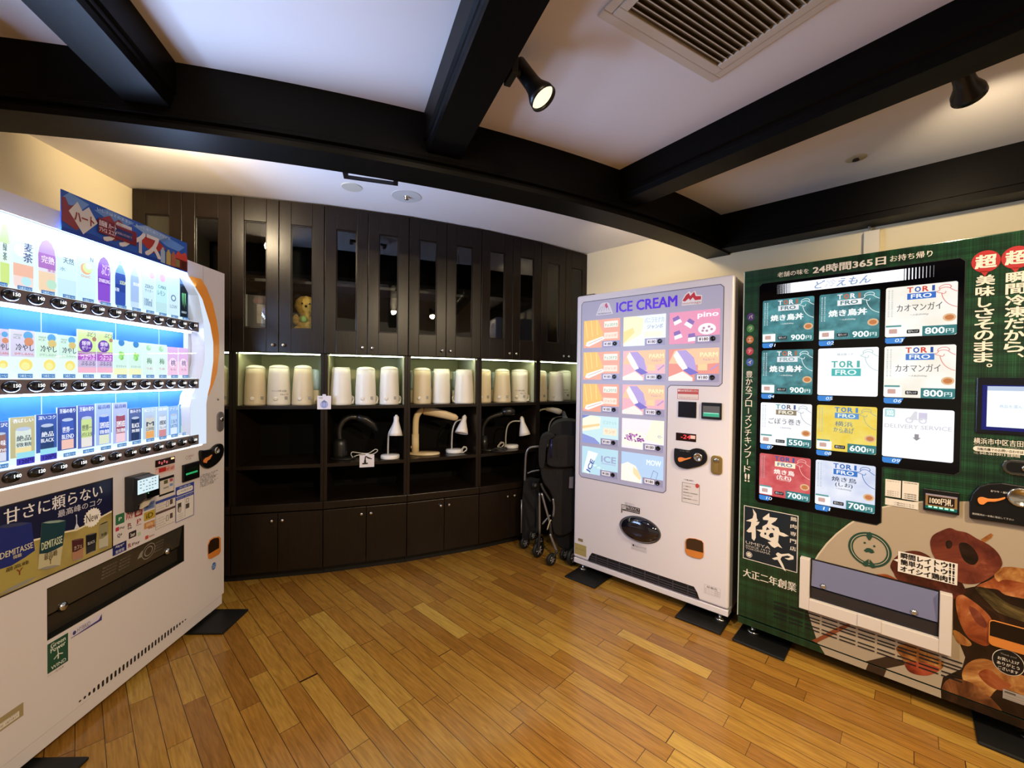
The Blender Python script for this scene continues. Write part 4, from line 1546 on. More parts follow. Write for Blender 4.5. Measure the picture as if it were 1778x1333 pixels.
v_id = avg(I3(125, 545)[1], I3(1520, 1045)[1])
v_ik = avg(I3(122, 592)[1], I3(1512, 1112)[1])
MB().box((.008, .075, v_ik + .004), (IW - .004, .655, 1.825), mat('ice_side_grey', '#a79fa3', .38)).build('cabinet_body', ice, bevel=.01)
MB().box((0, 0, v_id), (IW, .072, 1.83), ISH).build('door', ice, bevel=.014, segs=4)
MB().box((.002, .004, v_ik), (IW - .002, .07, v_id - .004), ISH).build('kick_panel', ice, bevel=.004)
MB().box((.03, .02, 1.8275), (.12, .06, 1.838), BLACK).build('hinge_cap', ice, bevel=.002)

# illuminated panel
pan = G()
LAV = mat('lavender_acrylic', '#98949f', .3, emit=.34, ecol='#b0aed6', spec=.3)
pp = [I1(166, 362), I1(1541, 182), I1(1520, 1160), I1(1003, 1166), I2(972, 1092), I2(146, 925)]
ul_, ur_, um_ = avg(pp[0][0], pp[5][0]), avg(pp[1][0], pp[2][0]), avg(pp[3][0], pp[4][0])
vt_, vm_, vb_ = avg(pp[0][1], pp[1][1]), avg(pp[2][1], pp[3][1]), avg(pp[4][1], pp[5][1])
r_ = .016
outl = rrect(ul_, vb_, ur_, vt_, r_, 'd')
outl = [(ul_ + r_, vb_)] + [(um_ - r_, vb_), (um_, vb_ + r_), (um_, vm_ - r_), (um_ + r_, vm_), (ur_ - r_, vm_), (ur_, vm_ + r_), (ur_, vt_ - r_), (ur_ - r_, vt_), (ul_ + r_, vt_), (ul_, vt_ - r_), (ul_, vb_ + r_)]
pan.P(outl, LAV, .0012)
pan.L(outl, .0035, ink('#55505c'), .0016, True)
panel = pan.build('display_panel', ice)
tt = G()
a, c = I1(506, 366), I1(1086, 394)
tt.T('ICE CREAM', a[0], avg(c[1], I1(510, 458)[1]), c[0], avg(a[1], I1(1080, 290)[1]), mat('glowing_violet', '#4a22b8', .3, emit=.45, ecol='#5a2ad8'), .002, .035)
# angel-in-triangle crest
a, c = I1(305, 490), I1(470, 470)
cu0, cu1, cv0 = a[0], c[0], avg(a[1], c[1])
cv1 = I1(395, 362)[1]
X = lambda f: cu0 + f * (cu1 - cu0)
Y = lambda f: cv0 + f * (cv1 - cv0)
tt.P([(X(0), Y(0)), (X(1), Y(0)), (X(.95), Y(.24)), (X(.78), Y(.9)), (X(.66), Y(1)), (X(.38), Y(1)), (X(.25), Y(.88)), (X(.06), Y(.24))], ink('#eae6ee'), .002)
for i in range(5):
    tt.L([(X(.16 + i * .16), Y(.30)), (X(.34 + i * .08), Y(.72))], .0016, ink('#6a5a78'), .0026)
tt.P([(X(.62), Y(.98)), (X(.72), Y(.62)), (X(.60), Y(.5)), (X(.52), Y(.8))], ink('#cf5f84'), .0028)
tt.E(X(.45), Y(.82), .008, .010, ink('#f0d8dc'), .0028)
tt.T('MORINAGA', X(.12), Y(.06), X(.9), Y(.18), ink('#6a6478'), .0026, .02)
# red M mark
M_ = [I1(*p) for p in ((1140, 345), (1175, 290), (1200, 270), (1215, 300), (1252, 258), (1268, 300), (1320, 300), (1318, 332), (1262, 340), (1240, 312), (1215, 342), (1200, 322), (1165, 352))]
big_ = [I1(*p) for p in ((1132, 392), (1138, 330), (1165, 285), (1205, 252), (1222, 272), (1262, 248), (1278, 288), (1330, 290), (1322, 375))]
tt.P(big_, ink('#ece6ea'), .002)
tt.P(M_, ink('#c2303a'), .0026)
a, c = I1(1142, 385), I1(1316, 380)
tt.T('morinaga', a[0], avg(a[1], I1(1316, 376)[1]), c[0], avg(I1(1142, 362)[1], I1(1316, 345)[1]), ink('#b9848c'), .0026, .01)
tt.build('brand_lettering', panel)

cols = [(avg(I1(190, 650)[0], I1(186, 970)[0], I2(178, 780)[0] if False else I2(180, 170)[0]), avg(I1(538, 640)[0], I1(532, 970)[0], I2(526, 170)[0])),
        (avg(I1(572, 630)[0], I1(567, 970)[0], I2(560, 200)[0]), avg(I1(977, 600)[0], I1(974, 970)[0], I2(968, 200)[0])),
        (avg(I1(1014, 600)[0], I1(1007, 960)[0]), avg(I1(1500, 580)[0], I1(1494, 960)[0]))]
rws = [(avg(I1(190, 545)[1], I1(572, 505)[1], I1(1015, 461)[1]), avg(I1(190, 803)[1], I1(975, 765)[1], I1(1498, 745)[1])),
       (avg(I1(187, 846)[1], I1(567, 828)[1], I1(1008, 813)[1]), avg(I1(187, 1108)[1], I1(567, 1108)[1], I1(1494, 1120)[1])),
       (avg(I2(182, 36)[1], I2(562, 38)[1]), avg(I2(180, 298)[1], I2(968, 346)[1])),
       (avg(I2(178, 334)[1], I2(555, 360)[1]), avg(I2(172, 605)[1], I2(962, 685)[1])),
       (avg(I2(170, 628)[1], I2(545, 685)[1]), avg(I2(165, 895)[1], I2(955, 1022)[1]))]
LI = lambda h, e=1.0: lit(h, e)


def pic_monaka(m, X, Y, w):
    m.P([(X(0), Y(.1)), (X(.5), Y(.36)), (X(.56), Y(.5)), (X(.40), Y(1)), (X(0), Y(1))], LI('#f2c474'), w)
    for i in range(3):
        m.L([(X(.05 + i * .16), Y(.98)), (X(.12 + i * .14), Y(.35 + i * .05))], .006, LI('#f6dc8e'), w + .0004)
    m.P([(X(.06), Y(.08)), (X(.10), Y(.22)), (X(.55), Y(.40)), (X(.6), Y(.30)), (X(.16), Y(.05))], LI('#fffaf2'), w + .0005)
    m.L([(X(.14), Y(.14)), (X(.54), Y(.34))], .003, LI('#b98a86'), w + .0008)
    m.R(X(.58), Y(.70), X(.95), Y(.92), LI('#fdeee4'), w)
    m.T('チョコモナカ', X(.60), Y(.73), X(.93), Y(.84), LI('#7fc0a8'), w + .0006, .03)
    m.R(X(.58), Y(.3), X(.95), Y(.52), LI('#fde4d4'), w)
    m.T('ジャンボ', X(.62), Y(.36), X(.92), Y(.46), LI('#f0a888'), w + .0006, .02)


def pic_vanilla(m, X, Y, w):
    m.P([(X(0), Y(.05)), (X(.45), Y(.40)), (X(.5), Y(.9)), (X(.3), Y(1)), (X(0), Y(1))], LI('#fdf2cc'), w)
    m.P([(X(0), Y(.1)), (X(.28), Y(.45)), (X(.24), Y(.62)), (X(0), Y(.5))], LI('#f8e39a'), w + .0004)
    m.T('バニラモナカ', X(.52), Y(.74), X(.96), Y(.92), LI('#bcd0e4'), w + .0004, .02)
    m.T('ジャンボ', X(.58), Y(.54), X(.94), Y(.68), LI('#93a6c4'), w + .0004, .02)
    m.R(X(.5), Y(.28), X(.92), Y(.46), LI('#fff6dc'), w)


def pic_pino(m, X, Y, w):
    for x, y, an in ((.16, .74, .4), (.42, .62, -.6), (.18, .28, .3), (.47, .18, .1)):
        px_ = (X(1) - X(0)) * .085
        pts = [(-1.0, -.9), (1, -.9), (.75, 1), (-.75, 1)]
        R_ = [(X(x) + px_ * (a * math.cos(an) - b * math.sin(an)), Y(y) + px_ * (a * math.sin(an) + b * math.cos(an))) for a, b in pts]
        m.P(R_, LI('#8f72b4'), w)
        m.P([R_[0], R_[1], ((R_[1][0] + R_[2][0]) / 2, (R_[1][1] + R_[2][1]) / 2), ((R_[0][0] + R_[3][0]) / 2, (R_[0][1] + R_[3][1]) / 2)], LI('#fdf4f6'), w + .0004)
    m.T('pino', X(.58), Y(.74), X(.97), Y(.93), LI('#fff4fb'), w + .0004, .05)
    m.E(X(.76), Y(.42), (X(1) - X(0)) * .17, (Y(1) - Y(0)) * .17, LI('#fdf2f4'), w)
    for x, y in ((.7, .45), (.8, .48), (.76, .36), (.85, .4), (.68, .37)):
        m.E(X(x), Y(y), .007, .006, LI('#b88aa8'), w + .0004)


def pic_parm(m, X, Y, w):
    m.P([(X(.0), Y(.55)), (X(.12), Y(.95)), (X(.5), Y(1)), (X(1), Y(1)), (X(1), Y(.55)), (X(.6), Y(.5))], LI('#f8c9a2'), w)
    m.P([(X(.17), Y(.95)), (X(.36), Y(.96)), (X(.52), Y(.72)), (X(.58), Y(.34)), (X(.40), Y(.30)), (X(.30), Y(.42))], LI('#b9a4dc'), w + .0004)
    m.P([(X(.10), Y(.80)), (X(.17), Y(.95)), (X(.30), Y(.66)), (X(.40), Y(.40)), (X(.30), Y(.34)), (X(.20), Y(.52))], LI('#fff8f0'), w + .0008)
    m.P([(X(.30), Y(.34)), (X(.40), Y(.44)), (X(.62), Y(.26)), (X(.46), Y(.18))], LI('#7f74c8'), w + .0006)
    m.P([(X(0), Y(0)), (X(0), Y(.12)), (X(.3), Y(.3)), (X(.5), Y(.1)), (X(.5), Y(0))], LI('#fdeee6'), w + .0002)
    m.T('PARM', X(.64), Y(.74), X(.97), Y(.87), LI('#fff0c0'), w + .0006, .03)
    m.T('チョコレート', X(.7), Y(.62), X(.92), Y(.69), LI('#b08ab0'), w + .0006, .02)
    m.R(X(.6), Y(.33), X(.78), Y(.52), LI('#fbd2a0'), w)
    m.L([(X(.84), Y(.34)), (X(.98), Y(.5))], .008, LI('#c09acc'), w + .0004)


def pic_sand(m, X, Y, w):
    m.P([(X(0), Y(.40)), (X(.5), Y(.56)), (X(.52), Y(.95)), (X(.25), Y(1)), (X(0), Y(.86))], LI('#fff4de'), w)
    m.P([(X(0), Y(.50)), (X(.5), Y(.66)), (X(.5), Y(.74)), (X(0), Y(.6))], LI('#f6d39a'), w + .0004)
    m.P([(X(0), Y(0)), (X(0), Y(.32)), (X(.35), Y(.2)), (X(.5), Y(.04)), (X(.5), Y(0))], LI('#8f9ad8'), w)
    m.P([(X(0), Y(.88)), (X(0), Y(1)), (X(.22), Y(1))], LI('#7f86c8'), w + .0004)
    m.R(X(.6), Y(.36), X(.96), Y(.6), LI('#fde9cf'), w)
    m.T('サンド', X(.64), Y(.42), X(.92), Y(.54), LI('#e0b890'), w + .0004, .02)
    m.T('ビスケット', X(.6), Y(.72), X(.96), Y(.86), LI('#a9d4d8'), w + .0004, .02)


def pic_berry(m, X, Y, w):
    m.P([(X(0), Y(.1)), (X(.1), Y(.62)), (X(.55), Y(.55)), (X(.5), Y(.06))], LI('#fff6e6'), w)
    random.seed(5)
    for i in range(70):
        a, c = random.random(), random.random()
        if c < 1 - abs(a - .5) * .9:
            m.E(X(.08 + a * .46), Y(.26 + c * .28), .006, .005, LI(random.choice(('#9a4f9a', '#b070b0', '#7a3f86', '#d0a0cc'))), w + .0004 + i * .00002)
    m.P([(X(.55), Y(.35)), (X(1), Y(.25)), (X(1), Y(1)), (X(.75), Y(1))], LI('#f3f6dc'), w)
    m.T('ベリー', X(.86), Y(.42), X(.97), Y(.54), LI('#b08ac0'), w + .0006, .02)


def pic_box(m, X, Y, w):
    m.P([(X(.04), Y(.04)), (X(.2), Y(.0)), (X(.46), Y(.80)), (X(.18), Y(.86))], LI('#f2fcff'), w)
    v, f, _ = tmesh('ICE', .04)
    bx, by = Vector((X(.13), Y(.12))), Vector((X(.26), Y(.58)))
    d = (by - bx)
    n = Vector((d.y, -d.x)).normalized() * .032
    m.add([(bx.x + d.x * a + n.x * (1 - c) - n.x * .0, -(w + .0006), bx.y + d.y * a + n.y * (1 - c)) for a, c in v], f, LI('#5f74b0'))
    m.T('ICE', X(.56), Y(.52), X(.95), Y(.74), LI('#9fa8cc'), w + .0006, .05)
    m.R(X(.56), Y(.44), X(.95), Y(.49), LI('#b4c8e4'), w)
    for i in range(12):
        m.E(X(.1 + (i * .37) % .85), Y(.05 + (i * .23) % .4), .007, .006, LI('#d8f4f2'), w + .0002 + i * .00002)


def pic_mow(m, X, Y, w):
    m.P([(X(0), Y(0)), (X(0), Y(.55)), (X(.16), Y(.66)), (X(.36), Y(.56)), (X(.5), Y(.2)), (X(.5), Y(0))], LI('#fff8ea'), w)
    m.P([(X(.30), Y(.52)), (X(.42), Y(.42)), (X(.50), Y(.18)), (X(.46), Y(.1)), (X(.3), Y(.3))], LI('#f4dfae'), w + .0003)
    m.T('MOW', X(.62), Y(.66), X(.95), Y(.84), LI('#f2fbff'), w + .0004, .03)
    m.L([(X(.72), Y(.22)), (X(.78), Y(.5)), (X(.88), Y(.44)), (X(.84), Y(.2))], .003, LI('#7f93b8'), w + .0004, True)


grid = {(0, 0): ('#f3b09a', pic_monaka), (1, 0): ('#f3b09a', pic_monaka), (2, 0): ('#f3aa94', pic_monaka), (3, 0): ('#cfeef2', pic_sand), (4, 0): ('#bfe2f0', pic_box),
        (0, 1): ('#f1f6fb', pic_vanilla), (1, 1): ('#f4bfc6', pic_parm), (2, 1): ('#f4b8c2', pic_parm), (3, 1): ('#f8f0f4', pic_berry), (4, 1): ('#bcd6f4', pic_mow),
        (0, 2): ('#eb9cba', pic_pino), (1, 2): ('#ee9a8e', pic_parm)}
PLAB = mat('price_label', '#e6e2ea', .4, emit=.35, ecol='#e6e2ea')
for (r, c), (bg, fn) in grid.items():
    u0, u1 = cols[c]
    v1, v0 = rws[r]
    m = G()
    w = .0034
    m.box((u0, -w, v0), (u1, -.0014, v1), lit(bg, .97))
    X_ = lambda f: u0 + f * (u1 - u0)
    Y_ = lambda f: v0 + f * (v1 - v0)
    fn(m, X_, Y_, w + .0005)
    # grey notch with price and button
    s_ = .53 if c < 2 else .54
    m.R(X_(s_), v0 - .001, u1 + .001, Y_(.225), mat('notch_lavender', '#8f8ba6', .3, emit=.22, ecol='#a6a6d4'), w + .002)
    m.R(X_(s_ + .05), Y_(.045), X_(s_ + .27), Y_(.19), PLAB, w + .0024)
    m.T('¥180', X_(s_ + .07), Y_(.07), X_(s_ + .25), Y_(.165), ink('#4a4652'), w + .0028, .03)
    o = m.build('picture_card', panel)
    bt = MB().lathe([(.0135, 0), (.0135, .004), (.010, .006), (.009, .0045), (.002, .0045)], BTN, (X_(.88), -w - .002, Y_(.115)), 20, mtx=RX)
    bt.build('selection_button', o)

# control area
cs = G()
u0, u1 = I2(1090, 130)[0], I2(1294, 140)[0]
v1, v0 = avg(I2(1090, 80)[1], I2(1294, 88)[1]), avg(I2(1088, 180)[1], I2(1292, 188)[1])
cs.R(u0, v0, u1, v1, ink('#b8473c'), .0006)
cs.R(u0 + .002, v0 + .002, u1 - .002, v0 + (v1 - v0) * .5, ink('#dfcfca'), .001)
cs.T('新500円硬貨は使えません', u0 + .012, v1 - .016, u1 - .003, v1 - .004, ink('#e6cfc9'), .0012, .02)
cs.E(u0 + .007, v1 - .010, .005, .006, ink('#e6cfc9'), .0012)
cs.T('千円札をご利用ください', u0 + .008, v0 + .007, u1 - .008, v0 + .013, ink('#a06a60'), .0014)
cs.build('warning_sticker', ice)


def slab(q0, q1, q2, q3, fn):
    """Level rectangle from four crop points: left-top, right-top, right-bottom, left-bottom."""
    a, b_, c, d_ = fn(*q0), fn(*q1), fn(*q2), fn(*q3)
    return avg(a[0], d_[0]), avg(c[1], d_[1]), avg(b_[0], c[0]), avg(a[1], b_[1])


u0, v0, u1, v1 = slab((1100, 203), (1276, 210), (1272, 365), (1100, 352), I2)
MB().box((u0, -.006, v0), (u1, 0, v1), mat('reader_glass', '#101421', .12)).build('card_reader', ice, bevel=.002)
u0, v0, u1, v1 = slab((1328, 212), (1522, 220), (1518, 382), (1326, 368), I2)
bo = MB().box((u0, -.012, v0), (u1, 0, v1), BLACK).build('bill_slot', ice, bevel=.003)
g = G().R(u0 + .008, v0 + .012, u1 - .008, v1 - .018, mat('bill_window', '#5a5a5c', .3), .0125)
g.R(u0 + .010, v0 + .014, u1 - .010, v0 + .030, lit('#48b890', .8), .013)
g.R(u0 + .012, v0 + .030, u1 - .012, v0 + .034, lit('#9ff0d4', 1.0), .0132)
g.build('guide_light', bo)
u0, v0, u1, v1 = slab((1078, 506), (1272, 518), (1268, 596), (1077, 576), I2)
g = G()
g.box((u0, -.002, v0), (u1, 0, v1), _M['led_window'])
g.R(u0, v0, u1, v1, _M['led_window'], .0024)
g.T('-24', u0 + .026, v0 + .012, u1 - .030, v1 - .008, lit('#ff4a50', 1.2), .003, .02, slant=.1)
g.R(u1 - .029, v0 + .016, u1 - .004, v1 - .008, lit('#ffb4a0', 1.1), .003)
g.build('temperature_readout', ice)
pts = [I2(*p) for p in ((1068, 664), (1085, 655), (1200, 672), (1240, 660), (1290, 654), (1345, 672), (1376, 715), (1380, 760), (1360, 800), (1310, 825), (1250, 838), (1190, 850), (1120, 835), (1080, 800), (1066, 750))]
cu_ = MB().face_prism(closed_spline(pts, 3), -.014, 0, BLACK).build('coin_unit', ice, bevel=.003)
cc = I2(1288, 742, .014)
MB().lathe([(.024, 0), (.024, .005), (.021, .008), (.017, .008), (.013, .003), (.004, .006)], CHROME, (cc[0], -.014, cc[1]), 22, mtx=RX).build('coin_slot_ring', cu_)
lv = [I2(*p, .014) for p in ((1098, 762), (1104, 745), (1130, 742), (1170, 752), (1222, 740), (1215, 755), (1165, 770), (1135, 782), (1110, 784))]
MB().face_prism(closed_spline(lv, 2), -.021, -.0145, _M['orange_lever']).build('return_lever', cu_, bevel=.001)
g = G()
a, c = I2(1112, 676, .0145), I2(1206, 692, .0145)
g.T('おつり・返却', a[0], c[1], c[0], a[1], ink('#c9c6c6'), .0146, .01)
g.build('coin_lettering', cu_)
u0, v0, u1, v1 = slab((1418, 718), (1527, 732), (1522, 915), (1414, 898), I2)
lm = MB().face_prism(rrect(u0, v0, u1, v1, .018), -.008, 0, mat('brass_lock', '#b49a60', .3, metal=.8)).build('lock_handle', ice, bevel=.002)
um2 = (u0 + u1) / 2
MB().lathe([(.014, 0), (.014, .004), (.009, .006)], CHROME, (um2, -.008, v1 - .026), 18, mtx=RX).build('lock_cylinder', lm)
MB().face_prism(rrect(um2 - .011, v0 + .010, um2 + .011, v1 - .036, .006), -.012, -.0082, mat('brass_grip', '#c2a86c', .25, metal=.8)).build('lock_grip', lm)
nt = G()
u0, v0, u1, v1 = slab((1137, 985), (1304, 1008), (1300, 1203), (1133, 1168), I2)
nt.R(u0, v0, u1, v1, ink('#d6cecf'), .0004)
nt.L([(u0, v0), (u1, v0), (u1, v1), (u0, v1)], .0016, ink('#4a4446'), .001, True)
nt.E(u1 - .012, v1 - .006, .010, .012, ink('#b8443c'), .0014)
for i, (t, f) in enumerate((('ご案内', .5), ('お客様へ', .4), ('故障連絡先 お客様相談室', .95), ('平日九時より', .6), ('自販機の故障はこちらまで', .95), ('0120-12-3456', .6))[:5]):
    vv = v1 - .016 - i * (v1 - v0 - .02) / 5.2
    nt.T(t, u0 + .006, vv - .006, u0 + .006 + (u1 - u0 - .012) * f, vv, ink('#4c4648'), .001, .01)
a, c = I2(1150, 948), I2(1246, 978)
nt.T('つり銭 返却口', a[0], c[1], c[0], a[1], ink('#4a4446'), .001, .01)
nt.build('notice_label', ice)
ds = G()
u0, v0, u1, v1 = slab((551, 1192), (729, 1235), (727, 1290), (549, 1262), I2)
ds.R(u0, v0 + .004, u1, v1, ink('#1d1a1c'), .001)
ds.P([(u0, v0 + .006), (u0, v0 - .018), (u0 + .016, v0 + .006)], ink('#1d1a1c'), .001)
ds.R(u0 + .003, v0 + .012, u0 + .030, v1 - .003, ink('#c9c2c4'), .0014)
ds.L([(u0 + .006, v0 + .016), (u0 + .014, v0 + .024), (u0 + .026, v1 - .008)], .002, ink('#6a6468'), .0018)
ds.T('PRODUCT', u0 + .033, v0 + .019, u1 - .004, v1 - .004, ink('#cfc8ca'), .0014, .02)
ds.T('DISPENSER', u0 + .033, v0 + .008, u1 - .003, v0 + .016, ink('#cfc8ca'), .0014, .02)
ds.P([(u0 + .004, v0 - .001), (u0 + .009, v0 - .009), (u0 + .014, v0 - .001), (u0 + .011, v0 - .001), (u0 + .011, v0 + .008), (u0 + .007, v0 + .008), (u0 + .007, v0 - .001)], ink('#cfc8ca'), .0014)
for i in range(2):
    a = I2(585, 1178 + i * 14)
    ds.T('商品が落ちましたら 取り出してください', a[0], a[1] - .004, a[0] + .062, a[1] + .003, ink('#6a6466'), .001)
ds.build('dispenser_sticker', ice)
# oval dispenser
eu0, eu1 = I3(562, 262)[0], I3(921, 352)[0]
ev1, ev0 = I3(690, 184)[1], I3(800, 440)[1]
ea, eb, ex_, ez_ = (eu1 - eu0) / 2, (ev1 - ev0) / 2, (eu0 + eu1) / 2, (ev0 + ev1) / 2
MB().lathe([(1.04, 0), (1.04, .004), (1.0, .005)], mat('oval_rim', '#4a474e', .35), (ex_, 0, ez_), 40, sx=ea, sy=eb, mtx=RX).build('dispenser_rim', ice)
dm = MB().lathe([(1.0, .003), (.96, .012), (.85, .022), (.6, .031), (.3, .036), (.02, .037)], mat('dark_bubble', '#0e0e1c', .08, coat=1.0), (ex_, 0, ez_), 40, sx=ea, sy=eb, mtx=RX)
dm.build('dispenser_flap', ice)
g = G()
u0, v0, u1, v1 = slab((660, 432), (802, 470), (798, 526), (657, 488), I3)
g.R(u0, v0, u1, v1, ink('#c9c3ca'), .0006)
g.E(u0 + .014, v1 - .010, .006, .006, ink('#3a3638'), .001)
g.T('取出口のフタ', u0 + .022, v1 - .016, u1 - .008, v1 - .006, ink('#6a6468'), .001)
g.T('手を入れないでください', u0 + .003, v0 + .006, u1 - .012, v0 + .012, ink('#8a8488'), .001)
g.build('outlet_label', ice)
g = G()
u0, v0, u1, v1 = slab((1324, 808), (1468, 845), (1464, 924), (1321, 885), I3)
g.L([(u0, v0), (u1, v0), (u1, v1), (u0, v1)], .001, ink('#a49ca0'), .001, True)
g.T('設置先', u0 + .012, v1 - .014, u1 - .014, v1 - .004, ink('#5a5458'), .001)
for i in range(3):
    g.T('統一ステッカー 住所表示', u0 + .004, v0 + .003 + i * .010, u1 - .004, v0 + .009 + i * .010, ink('#9a9296'), .001)
g.build('site_label', ice)
for q4, col in ((((177, 386), (220, 396), (220, 424), (177, 412)), '#8f8062'), (((147, 428), (252, 460), (250, 558), (145, 526)), '#a8965c')):
    u0, v0, u1, v1 = slab(*q4, I3)
    g = G()
    g.R(u0, v0, u1, v1, ink(col), .0008)
    g.T('株式会社', u0 + .006, (v0 + v1) / 2, u1 - .006, (v0 + v1) / 2 + .006, ink('#6f6340'), .0012)
    g.build('gold_label', ice)
cup_ = [I3(*p) for p in ((1150, 420), (1158, 394), (1185, 383), (1240, 388), (1300, 408), (1316, 430), (1318, 520), (1312, 560), (1285, 574), (1220, 560), (1165, 535), (1150, 505))]
cr2 = MB().face_prism(cup_, -.006, 0, _M['orange_trim']).build('coin_return', ice, bevel=.002)
cup2 = [I3(*p, .006) for p in ((1156, 425), (1164, 398), (1186, 389), (1240, 394), (1298, 413), (1311, 432), (1312, 520), (1160, 482))]
MB().face_prism(cup2, -.0066, -.0062, mat('coin_return_brown', '#3f2c1c', .25)).build('coin_cup', cr2)
# air intake grille
gp = [I3(*p) for p in ((266, 578), (280, 540), (298, 520), (330, 525), (1200, 822), (1245, 845), (1262, 885), (1278, 955))]
gru0, gru1 = gp[0][0], gp[-1][0]
grv0, grv1 = avg(gp[0][1], gp[-1][1]), avg(gp[3][1], gp[4][1])
trap = [(gru0, grv0), (gru1, grv0), (gru1 - .012, grv0 + .032), (gru1 - .03, grv1), (gru0 + .03, grv1), (gru0 + .012, grv0 + .032)]
gri = MB().face_prism(trap, -.001, .002, mat('grille_black', '#141317', .5)).build('air_grille', ice)
sl_ = MB()
for i in range(3):
    z = grv0 + .008 + i * .014
    sl_.box((gru0 + .02, -.005, z), (gru1 - .02, -.001, z + .004), mat('grille_slat_grey', '#3f3d44', .4))
for i in range(8):
    x = gru0 + .02 + (gru1 - gru0 - .04) * (i + .5) / 8
    sl_.box((x - .003, -.005, grv0 + .004), (x + .003, -.001, grv1 - .004), _M['grille_slat_grey'])
sl_.build('grille_slats', gri)
foot(ice, .05, .05, (-.035, -.17, .19, .12), v_ik)
foot(ice, IW - .05, .05, (-.19, -.14, .04, .12), v_ik)
foot(ice, .06, .60, (-.05, -.08, .1, .05), v_ik)
foot(ice, IW - .06, .60, (-.1, -.08, .05, .05), v_ik)


# ================================================================ green frozen food machine
GW = 1.03
GM = Fr((1.156, 2.098, 0), AW)
frz = thing('frozen_food_vending_machine', 'dark green plaid frozen chicken vending machine with a printed dish of grilled chicken', 'vending machine', GM.o, AW)


def plaid():
    m = mat('green_tartan_wrap', '#143522', .28, coat=.25)
    n, l = nodes(m)
    tc = nd(m, 'ShaderNodeTexCoord')
    sp = nd(m, 'ShaderNodeSeparateXYZ')
    l.new(tc.outputs['Object'], sp.inputs[0])
    outs = []
    for ax, sc in (('X', 320), ('Z', 320), ('X', 28), ('Z', 28)):
        wn = nd(m, 'ShaderNodeTexNoise', noise_dimensions='1D')
        wn.inputs['Scale'].default_value = sc
        wn.inputs['Detail'].default_value = 1
        l.new(sp.outputs[ax], wn.inputs['W'])
        outs.append(wn.outputs[0])
    s = outs[0]
    for o in outs[1:]:
        a = nd(m, 'ShaderNodeMath', operation='ADD')
        l.new(s, a.inputs[0])
        l.new(o, a.inputs[1])
        s = a.outputs[0]
    d = nd(m, 'ShaderNodeMath', operation='MULTIPLY')
    d.inputs[1].default_value = .25
    l.new(s, d.inputs[0])
    cr = nd(m, 'ShaderNodeValToRGB')
    cr.color_ramp.elements[0].position, cr.color_ramp.elements[0].color = .34, lin('#06150d')
    cr.color_ramp.elements[1].position, cr.color_ramp.elements[1].color = .66, lin('#1d4d2e')
    q = cr.color_ramp.elements.new(.5)
    q.color = lin('#0e2c1b')
    l.new(d.outputs[0], cr.inputs[0])
    l.new(cr.outputs[0], n['Principled BSDF'].inputs['Base Color'])
    return m


PLAID = plaid()


def gx(p, fn, w=0.):
    """Crop point to the face; points on the photo's right border run on to the machine edge."""
    u, v = fn(*p, w)
    return (u, v)


def GA(x, y, w=0.):
    return GM.uv(1270 + x / 3.498, 400 + y / 3.498, w)


def GB(x, y, w=0.):
    return GM.uv(1270 + x / 3.498, 660 + y / 3.498, w)


def GC(x, y, w=0.):
    return GM.uv(1270 + x / 3.498, 952 + y / 3.498, w)


def ext(pts, fn):
    return [((GW - .004) if x >= 1770 else fn(x, y)[0], fn(x, y)[1]) for x, y in pts]


v_gs = avg(GC(40, 410)[1], GC(510, 575)[1], GC(1270, 840)[1])
v_gb = avg(GC(555, 645)[1], GC(1275, 908)[1])
MB().box((.006, .07, v_gb + .01), (GW - .006, .655, 1.826), mat('green_side', '#12301f', .4)).build('cabinet_body', frz, bevel=.004)
MB().box((0, 0, v_gs), (GW, .069, 1.83), PLAID).build('door', frz, bevel=.004)
MB().box((.002, .003, v_gb), (GW - .002, .069, v_gs - .005), PLAID).build('kick_panel', frz, bevel=.002)
eg = G().R(0, v_gs, .004, 1.826, ink('#b9c2bc'), .0006)
eg.build('edge_strip', frz)
CREAM = ink('#d8cfc2')

# ---- dish print
pr = G()
plate = [GB(*p) for p in ((915, 770), (800, 820), (715, 872), (640, 930), (580, 990), (530, 1055), (503, 1100))] + [GC(*p) for p in ((478, 160), (462, 240), (458, 310), (466, 385), (490, 470), (515, 545))]
plate = [(GW - .004, GB(1640, 735)[1] - .03), (GB(1640, 738)[0], GB(1640, 735)[1] - .006), GB(1440, 735), GB(1165, 738), GB(1030, 748)] + plate
plate += [(plate[-1][0] + .006, v_gs + .001), (GW - .004, v_gs + .001)]
pr.P(plate, mat('dish_print', '#a3937e', .3), .0006)
rim = [GB(*p) for p in ((1165, 738), (1030, 748), (915, 772), (800, 822), (715, 874), (640, 932), (580, 992), (530, 1057), (505, 1100))]
pr.L(rim, .006, ink('#c2b49e'), .0009)
BROWN = food('grilled_brown', ('#2a0f09', '#52221a', '#6e3324', '#9a5a3e'), 6)
DARKB = food('charred_brown', ('#0d0806', '#180e0a', '#261510', '#452a1c'), 9)
ORAN = food('glazed_orange', ('#4a1a0e', '#7d381c', '#9c5630', '#c78e5a'), 7)
TAN = food('roast_tan', ('#4f2a14', '#885228', '#a9743e', '#cfa566'), 10)
MAROON = food('dark_maroon', ('#1f0b09', '#3a1611', '#57261c', '#7d4432'), 8)


def blob(pts, fn, m, w, sm=True):
    q = ext(pts, fn)
    q = [(min(u, GW - .004), max(v, v_gs + .001)) for u, v in (closed_spline(q, 4) if sm else q)]
    pr.P(q, m, w)


